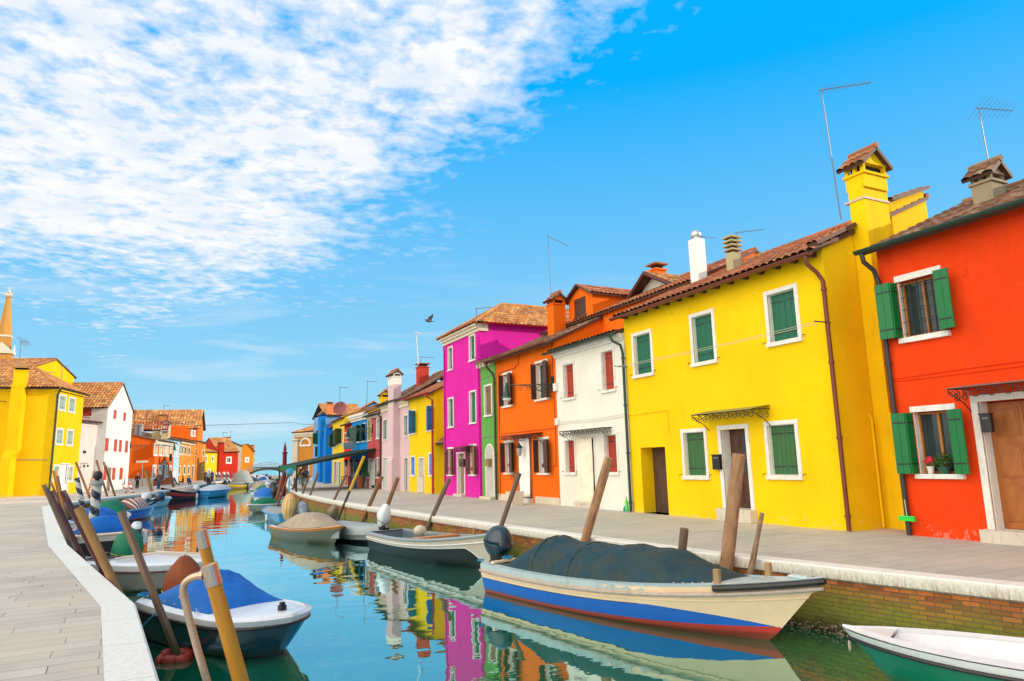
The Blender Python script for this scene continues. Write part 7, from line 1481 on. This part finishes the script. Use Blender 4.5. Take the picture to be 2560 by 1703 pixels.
sill('white pot with a red flower on the lower green shuttered sill of the scarlet house',PL2,('H',320,580),.0,.085,.17,WPOT,.12,LEAFB,FRED,60)
sill('dark green pot overflowing with leaves on the scarlet house sill',PL2,('H',385,580),.0,.14,.15,GPOT,.2,LEAF,None,220,.1)
PO=Pl((XR,36),(XR,20)); sill('white pot of red geraniums on the right lower sill of the orange house',PO,('D',822,1283),.03,.1,.2,WPOT,.16,LEAF,FPNK); sill('white pot of orange flowers on the left lower sill of the orange house',PO,('D',570,1275),.03,.1,.2,WPOT,.16,LEAFB,FORG)
PM=Pl((XR,44),(XR,34)); sill('white pot of pink flowers on the left sill of the magenta house',PM,('D',139,1297),.03,.11,.2,WPOT,.16,LEAF,FPNK); sill('white pot of pink flowers on the right sill of the magenta house',PM,('D',300,1297),.03,.11,.2,WPOT,.16,LEAF,FPNK)
PC=Pl((XR,75),(XR,50)); sill('leafy pot on the left ground floor sill of the rose house',PC,('C',907,1168),.03,.12,.18,GPOT,.22,LEAFB); sill('leafy pot on the right ground floor sill of the rose house',PC,('C',990,1165),.03,.12,.18,GPOT,.22,LEAFB)
sill('red flowers in the left upper window of the blue house',PC,('C',808,822),.03,.12,.15,GPOT,.2,LEAF,FRED); sill('red flowers in the right upper window of the blue house',PC,('C',856,818),.03,.12,.15,GPOT,.2,LEAF,FRED)
# curtains hung outside doors
def curtain(label,pl,tl,br,mat,o=.1,amp=.04,bulge=0.,tuck=0.,name='door_curtain'):
    s0,z1=pl.hit(tl,o); s1,z0=pl.hit(br,o); mb=MB(); n_=40; m_=14; rows=[]
    for j in range(m_+1):
        v=j/m_; z=z1+(z0-z1)*v; row=[]
        for i in range(n_+1):
            u=i/n_; uu=u*(1-tuck*(1-abs(2*v-1))) if tuck else u
            row.append(pl.pt(s0+(s1-s0)*uu,z+.02*math.sin(u*9),o+amp*math.sin(u*22+.8*math.sin(v*4))*(.3+.7*v)+bulge*math.sin(math.pi*v*.7)*math.sin(math.pi*u)))
        rows.append(row)
    mb.grid(rows); o_=mb.build(name,mat,None,loc=pl.pt((s0+s1)/2,z0,o),smooth=True); tag(o_,label,'curtain','curtains hung over doors'); s_=o_.modifiers.new('thick','SOLIDIFY'); s_.thickness=.006
    return o_
curtain('cream curtain billowing over the door of the white house',WH,('E',192,1082),('E',300,1478),CREAMC,.1,.03,.25,.0)
curtain('white curtain over the door of the orange house',PO,('D',628,1038),('D',716,1462),CURT,.1,.035)
curtain('green and white striped curtain in the rose house doorway',PC,('C',918,1015),('C',960,1250),stripes('green_white_curtain',(.5,.55,.5),(.03,.2,.12),0),.1,.05)
def mailbox(label,pl,tl,br,dep,mat,o=0.04):
    s0,z1=pl.hit(tl,o+dep); s1,z0=pl.hit(br,o+dep); ro=empty('mailbox',pl.pt((s0+s1)/2,z0,o),label,'mailbox'); mb=MB(); sbox(mb,pl,s0,s1,z0,z1,o,o+dep); mb.build('box',mat,ro,bevel=.01); mb=MB(); sbox(mb,pl,s0-.015,s1+.015,z1-.01,z1+.02,o,o+dep+.03); mb.build('lid',mat,ro,bevel=.005); mb=MB(); sbox(mb,pl,s0+.05,s1-.05,z1-.1,z1-.08,o+dep,o+dep+.006); mb.build('slot',GREYM,ro)
mailbox('black mailbox left of the yellow house door',YB,('F',118,1162),('F',160,1235),.12,BLACKP)
mailbox('black mailbox on the white door frame of the scarlet house',PL2,('H',548,298),('H',610,382),.12,BLACKP)
mailbox('black mailbox on the pale door beside the yellow house with blue shutters',Pl((XR+.75,44),(XR+.75,40)),('C',1555,1068),('C',1592,1120),.15,BLACKP)
mailbox('small brown mailbox on the grey brown door of the magenta house',PM,('D',195,1188),('D',230,1240),.1,paint((.04,.02,.02),.5,name='dark_brown_box'))
# green broom against the corner pipe, detergent bottles
s_,z_=PL2.hit(('H',212,805),.16); ro=empty('broom',PL2.pt(s_,z_,.16),'bright green upturned broom hanging on the dark corner pipe','broom'); mb=MB(); sbox(mb,PL2,s_-.2,s_+.2,z_,z_+.09,.17,.23); GB=paint((.02,.62,.05),.5,name='lime_bristles'); mb.build('bristles',GB,ro); mb=MB(); sbox(mb,PL2,s_-.19,s_+.19,z_+.09,z_+.12,.165,.235); mb.build('head',paint((.05,.7,.1),.4,name='lime_plastic'),ro,bevel=.01); mb=MB(); mb.tube([PL2.pt(s_,z_+.12,.2),PL2.pt(s_-.03,z_-.0+.5,.17)],.012,6); mb.build('handle',ROPEW,ro)
for (a,b_,lab,m_,h_) in ((480,1518,'blue plastic bottle by the foot of the drainpipe',paint((.0,.3,.5),.3,name='blue_plastic'),.2),(493,1520,'tall lime green bottle by the foot of the drainpipe',paint((.1,.7,.05),.3,name='lime_plastic2'),.55)):
    p_=atx(('E',a,b_),15.75); mb=MB(); mb.lathe((p_.x,p_.y,0.003),[(.055,0),(.06,.02),(.06,h_*.7),(.02,h_*.85),(.025,h_*.9),(.025,h_),(.001,h_)],10); single(mb,'plastic_bottle',lab,'bottle',m_,(p_.x,p_.y,0),smooth=True)
# awning over the restaurant tables
y0,y1=57.5,67.; zi,zo=3.35,2.1; xi,xo=XR-.02,9.5; ro=empty('awning',(12,62,0),'long dark green awning sloping from the blue house to the quay edge','awning')
mb=MB(); AW=fabric('dark_awning_canvas',(.012,.03,.022),.0)
for dz in (0,-.06): mb.face([(xo,y0,zo+dz),(xi,y0,zi+dz),(xi,y1,zi+dz),(xo,y1,zo+dz)])
mb.face([(xo,y0,zo-.2),(xi,y0,zi-.22),(xi,y0,zi),(xo,y0,zo)]); mb.face([(xo,y1,zo-.2),(xi,y1,zi-.22),(xi,y1,zi),(xo,y1,zo)]); mb.build('canvas',AW,ro)
mb=MB(); rows=[[(xo,y0+(y1-y0)*i/20,z) for i in range(21)] for z in (zo+.02,zo-.45)]; mb.grid(rows); mb.build('valance',fabric('green_valance',(.0,.14,.06)),ro)
for y in (57.6,66.9):
    mb=MB(); mb.box(xo-.06,xo+.06,y-.06,y+.06,0,zo); mb.build('post',BLACKP,ro)
p_=atx(('C',722,872),XR-.5)
ro=empty('shop_sign',(XR,p_.y,p_.z),'blank pale grey sign board projecting above the awning','sign'); a=atx(('C',668,845),XR-1.35); c=atx(('C',780,905),XR-.1); mb=MB(); q=Pl((XR-1.5,a.y),(XR-.12,a.y-.9)); za,_z=atx(('C',720,842),XR-.8).z,0; zb=atx(('C',720,906),XR-.8).z
mb=MB(); s1=Pl(atx(('C',668,870),XR-1.45)[:2],atx(('C',779,870),XR-.15)[:2]); sbox(mb,s1,0,s1.len,zb,za,-.12,.0); mb.build('board',paint((.5,.55,.55),.5,name='sign_face'),ro,bevel=.03); mb=MB(); mb.tube([s1.pt(s1.len*.8,za-.05,-.06),s1.pt(s1.len*.8,za-.05,-.06)+Vector((XR-s1.pt(s1.len*.8,0).x,0,.0))],.03,6); mb.build('bracket',IRON,ro)
def lantern(label,p,o_,k=1.): 
    p=Vector(p); ro=empty('lantern',p,label,'lantern','wall lanterns'); mb=MB(); mb.lathe(p,[(.02*k,.2*k),(.04*k,.14*k),(.15*k,.03*k),(.14*k,.0)],6); mb.tube([p+UP*.18*k,p+UP*.28*k,p+UP*.28*k+Vector((o_,0,0))],.012,5); mb.build('lantern_top',IRON,ro); mb=MB(); mb.lathe(p,[(.125*k,0),(.08*k,-.28*k),(.01,-.3*k)],6); mb.build('lantern_glass',paint((.35,.35,.33),.2,name='lantern_glass'),ro)
for i,x in enumerate((692,740,795)): q=atx(('C',x,1025),XR-.5); lantern('black lantern under the awning, %s of three'%['leftmost','middle','rightmost'][i],q,.5,1.5)
q=atx(('D',633,1105),XR-.4); lantern('black wrought iron lantern beside the orange house door',q,.4,1.3)
def table(label,c,h=.75,w=.6):
    c=Vector(c); ro=empty('cafe_table',c,label,'table','tables on the quay'); mb=MB(); mb.box(c.x-w/2,c.x+w/2,c.y-w/2,c.y+w/2,h-.03,h); mb.build('table_top',BLACKP,ro)
    for sx in (-1,1):
        for sy in (-1,1): mb=MB(); mb.box(c.x+sx*(w/2-.04)-.02,c.x+sx*(w/2-.04)+.02,c.y+sy*(w/2-.04)-.02,c.y+sy*(w/2-.04)+.02,0,h-.03); mb.build('leg',BLACKP,ro)
table('dark table at the quay edge under the awning end',(10.35,61.5,0),.95,.8); table('small dark table against the red house front',(15.2,gnd(('C',690,1265)).y+1.,0),1.0,.8); table('small dark table against the blue house front',(15.2,gnd(('C',745,1268)).y,0),1.0,.7)
q=gnd(('B',1890,1180)); 
mb=MB(); p_=atdepth(('L',645,425),Vector((9.8,57,1))); mb.ball(p_,.3,.2,.3,12,8,lambda q,d:q*(1+.15*math.sin(d.x*7+d.z*5))); mb.tube([(p_.x,p_.y,0),p_],.05,6); single(mb,'covered_menu_stand','sky blue cloth covered stand by the crimson mast','menu stand',fabric('sky_blue_cloth',(.05,.4,.7)),(p_.x,p_.y,0),smooth=True)
# overhead cable crossing the canal, clothes lines
A0=aty(('A',-40,812),74); A1=atdepth(('B',870,512),Vector((7,100,9))); A2=aty(('C',200,660),125)
def cable(name,label,pts,r,mat=None,sag=.0): 
    mb=MB(); P=[]
    for a,b_ in zip(pts,pts[1:]):
        for i in range(16): u=i/16; P.append(Vector(a).lerp(Vector(b_),u)-UP*sag*4*u*(1-u))
    P.append(Vector(pts[-1])); mb.tube(P,r,5); o=mb.build(name,mat or BLACKP,None,loc=P[0]); tag(o,label,'cable'); return o
cable('overhead_cable','thin dark cable sagging across the canal from the yellow corner house to the church',[A0,A1,A2],.035,None,.0)
A3=atx(('C',870,575),XR-.05); cable('overhead_cable','thin dark cable continuing from the church to the blue house front',[A2,A3],.03,None,.6)
a=YB.pt(*YB.hit(('E',430,655),.5),.5); c=YB.pt(*YB.hit(('F',648,490),.5),.5)
for i in range(2): cable('clothes_line','%s of two pale clothes lines across the yellow house windows'%['upper','lower'][i],[a-UP*.06*i,c-UP*.06*i],.008,ROPEW,.05)
for k,(p_,lab) in enumerate(((a,'far iron bar holding the clothes lines of the yellow house'),(c,'near iron bar holding the clothes lines of the yellow house'))): mb=MB(); mb.tube([p_+Vector((.52,0,.0)),p_+Vector((-.1,0,0))],.018,6); single(mb,'clothes_line_bar',lab,'iron bar',IRON,(p_.x+.5,p_.y,p_.z))
# ladder leaning at the whitewashed house
p_=gnd(('A',575,1390)); ro=empty('ladder',p_,'wooden ladder leaning between the low pink and tall white houses','ladder'); t_=atdepth(('A',585,1255),p_)
for dx in (-.25,.25): mb=MB(); mb.tube([p_+Vector((dx,0,0)),t_+Vector((dx+.4,1.,0))],.05,4); mb.build('side_rail',WORN,ro)
mb=MB()
for i in range(8): u=(i+.7)/9; a=(p_+Vector((-.25,0,0))).lerp(t_+Vector((.15,1,0)),u); mb.tube([a,a+Vector((.5,0,0))],.03,4)
mb.build('rungs',WORN,ro)
# small signpost and bird
p_=gnd(('B',350,1170)); p2=atdepth(('B',250,1165),Vector((-2.6,97,0))); ro=empty('signpost',(p2.x,p2.y,0),'thin post with a small round board before the deep orange wall','signpost'); t_=atdepth(('B',250,915),p2); mb=MB(); mb.tube([Vector((p2.x,p2.y,0)),t_],.05,6); mb.build('post',GREYM,ro); mb=MB(); mb.obox(t_,Vector((1,0,0)),Vector((0,1,0)),UP,.65,.04,.12); mb.build('sign_plate',CREAM,ro)
p_=atdepth(('V',988,739),Vector((9,30,12))); ro=empty('pigeon',p_,'dark pigeon flying in the sky left of the magenta house','bird'); mb=MB()
mb.ball(p_,.17,.07,.07,12,8,lambda q,d:Vector((q.x,q.y*(1-.3*d.x),q.z*(1-.3*d.x)))); mb.ball(p_+Vector((-.17,0,.04)),.05,.04,.04,8,6); mb.face([p_+Vector((.12,-.03,0)),p_+Vector((.3,-.06,-.01)),p_+Vector((.3,.06,-.01)),p_+Vector((.12,.03,0))]); mb.build('body',paint((.08,.08,.1),.6,name='pigeon_grey'),ro,smooth=True)
for sg in (-1,1): mb=MB(); mb.face([p_+Vector((-.1,0,.04)),p_+Vector((-.02,sg*.16,.20)),p_+Vector((.1,sg*.32,.30)),p_+Vector((.12,sg*.18,.15)),p_+Vector((.1,0,.03))]); mb.build('wing',paint((.12,.12,.14),.6,name='pigeon_wing'),ro)
# ================================================================ PEOPLE
SKIN=paint((.45,.24,.16),.6,name='skin')
def person(label,c,h,face,top,leg,hair,stride=.18,arm=(.12,.12),sit=False,dress=None,bag=None,sleeve=True):
    """c foot point, face = heading angle (deg) the person looks along"""
    c=Vector(c); k=h/1.75; a=R(face); F=Vector((math.cos(a),math.sin(a),0)); S=Vector((-F.y,F.x,0))
    ro=empty('person',c,label,'person'); P=lambda f,s_,z:c+F*f*k+S*s_*k+UP*z*k
    v=[];e=[];r=[]
    def add(p,rad,par=None):
        v.append(p-c); r.append(rad*k); 
        if par is not None:e.append((par,len(v)-1))
        return len(v)-1
    dz=-.5 if sit else 0
    pel=add(P(0,0,.95+dz),.13); w_=add(P(.01,0,1.12+dz),.115,pel); ch=add(P(.02,0,1.32+dz),.135,w_); nk=add(P(.02,0,1.48+dz),.055,ch); hd0=add(P(.04,0,1.57+dz),.075,nk); hd=add(P(.05,0,1.66+dz),.095,hd0); add(P(.04,0,1.73+dz),.06,hd)
    for sg in (-1,1):
        hip=add(P(0,sg*.09,.88+dz),.095,pel)
        if sit: kn=add(P(.42,sg*.12,.5),.065,hip); an=add(P(.45,sg*.12,.1),.04,kn)
        else: kn=add(P(sg*stride*.5+.03,sg*.09,.5),.062,hip); an=add(P(sg*stride-.04,sg*.09,.08),.042,kn)
        add(v[an]+c+F*.15*k-UP*.04*k,.035,an)
        shd=add(P(.02,sg*.17,1.41+dz),.06,ch); el=add(P(-.02-sg*stride*.2,sg*.23,1.14+dz),.042,shd); wr=add(P(arm[0 if sg<0 else 1]-sg*stride*.2,sg*.23,.92+dz),.03,el); add(P(arm[0 if sg<0 else 1]+.03-sg*stride*.2,sg*.22,.84+dz),.032,wr)
    me=bpy.data.meshes.new('body'); me.from_pydata(v,e,[]); o=bpy.data.objects.new('body',me); COL.objects.link(o); o.parent=ro; ORG[o]=c
    md=o.modifiers.new('skin','SKIN'); md.use_smooth_shade=True
    for i,q in enumerate(me.skin_vertices[0].data): q.radius=(r[i],r[i]); q.use_root=(i==0)
    s_=o.modifiers.new('sub','SUBSURF'); s_.levels=1; s_.render_levels=2
    me.materials.append(SKIN)
    # clothing
    mb=MB(); rows=[]
    for z,rx,ry,f in ((.84,.17,.13,0),(.95,.165,.125,0),(1.12,.145,.11,.01),(1.3,.19,.135,.02),(1.42,.19,.11,.02),(1.49,.08,.075,.02)): rows.append([P(f+math.cos(t)*ry,math.sin(t)*rx,z+dz) for t in [i*math.pi/8 for i in range(16)]])
    mb.grid(rows,True)
    if sleeve:
        for sg in (-1,1): mb.tube([P(.02,sg*.15,1.42+dz),P(-.02-sg*stride*.2,sg*.235,1.13+dz),P(arm[0 if sg<0 else 1]-sg*stride*.2,sg*.235,.95+dz)],[.075*k,.058*k,.048*k],10)
    mb.build('jacket',top,ro,smooth=True)
    for sg in (-1,1):
        mb=MB()
        if sit: mb.tube([P(0,sg*.08,.42),P(.42,sg*.12,.52),P(.45,sg*.12,.1)],[.11*k,.085*k,.06*k],10)
        else: mb.tube([P(0,sg*.07,.92),P(sg*stride*.5+.03,sg*.09,.5),P(sg*stride-.04,sg*.09,.07)],[.115*k,.085*k,.068*k],10)
        mb.build('trouser_leg',leg,ro,smooth=True)
        mb=MB(); q=P((.49 if sit else sg*stride+.02),sg*(.12 if sit else .09),.045); mb.ball(q,.13*k,.05*k,.05*k,10,6,None,Matrix.Rotation(a,3,'Z')); mb.build('shoe',BLACKP,ro,smooth=True)
    mb=MB(); mb.ball(P(.015,0,1.675+dz),.105*k,.1*k,.125*k,14,10,lambda q,d:q*(1.0 if d.z>-.3 else .8),Matrix.Rotation(a,3,'Z'))
    if dress=='long': mb.tube([P(-.05,0,1.65+dz),P(-.08,0,1.45+dz)],[.09*k,.07*k],8)
    mb.build('hair',hair,ro,smooth=True)
    mb=MB(); mb.ball(P(.065,0,1.655+dz),.085*k,.07*k,.1*k,12,9,None,Matrix.Rotation(a,3,'Z')); mb.ball(P(.15,0,1.65+dz),.02*k,.014*k,.025*k,6,5); mb.build('face',SKIN,ro,smooth=True)
    for sg in (-1,1): mb=MB(); mb.ball(P(.135,sg*.03,1.675+dz),.012*k,.012*k,.008*k,6,4); mb.build('eye',BLACKP,ro)
    if bag: mb=MB(); mb.ball(P(-.0,.27,.95),.13*k,.06*k,.16*k,10,8); mb.build('bag',bag,ro,smooth=True)
    return ro
C_=lambda n,c:fabric(n,c,0); HB=paint((.05,.02,.01),.7,name='dark_hair'); HBL=paint((.45,.27,.1),.7,name='blond_hair'); HG=paint((.3,.28,.25),.7,name='grey_hair')
f=('C',288,1262); c=gnd(f); person('woman walking toward the camera in a navy jacket and khaki trousers',c,1.68,-105,C_('navy_jacket',(.015,.02,.04)),C_('khaki',(.22,.2,.1)),HB,.2,dress='long')
c=gnd(('C',322,1215)); person('person in dark blue walking behind the woman in khaki',c,1.7,-100,C_('dark_blue',(.01,.03,.12)),C_('black_cloth',(.02,.02,.025)),HB,.15)
c=gnd(('C',262,1240)); person('person in a yellow top and blue jeans, mostly hidden behind the walking woman',c,1.65,-95,C_('yellow_cloth',(.6,.35,.02)),C_('jeans_light',(.05,.2,.4)),HBL,.12)
c=gnd(('B',190,1220)); person('blond woman in black beside a teal clad companion on the quay',c,1.68,-80,C_('black_top',(.015,.015,.02)),C_('black_cloth',(.02,.02,.025)),HBL,.06)
c=gnd(('B',224,1190)); person('companion in a teal dress behind the blond woman in black',c,1.62,60,C_('teal_cloth',(.0,.35,.3)),C_('teal_cloth',(.0,.35,.3)),HBL,.05)
c=gnd(('B',430,1225)); person('man in a grey shirt and jeans with a shoulder bag, seen from behind',c,1.82,80,C_('taupe_shirt',(.12,.08,.08)),C_('jeans',(.02,.09,.22)),HG,.12,bag=C_('dark_bag',(.03,.02,.03)))
c=gnd(('B',765,1180)); person('person in blue sitting on the quay edge looking at the canal',c,1.7,-70,C_('blue_jumper',(.02,.15,.3)),C_('jeans_dark',(.02,.04,.1)),HB,sit=True)
c=gnd(('B',702,1180)); person('dark clothed person crouching on the quay beside the seated one',c,1.65,180,C_('black_top',(.015,.015,.02)),C_('jeans_dark',(.02,.04,.1)),HB,sit=True)
for x,y,l,t_ in ((955,1145,'left walker of the far group, in purple',(.12,.03,.2)),(990,1165,'middle walker of the far group, in white and black',(.55,.55,.55)),(1025,1150,'right walker of the far group, in violet',(.1,.03,.22))): person(l,gnd(('B',x,y)),1.75,-95,C_('cloth_%d'%x,t_),C_('black_cloth',(.02,.02,.025)),HB,.12)
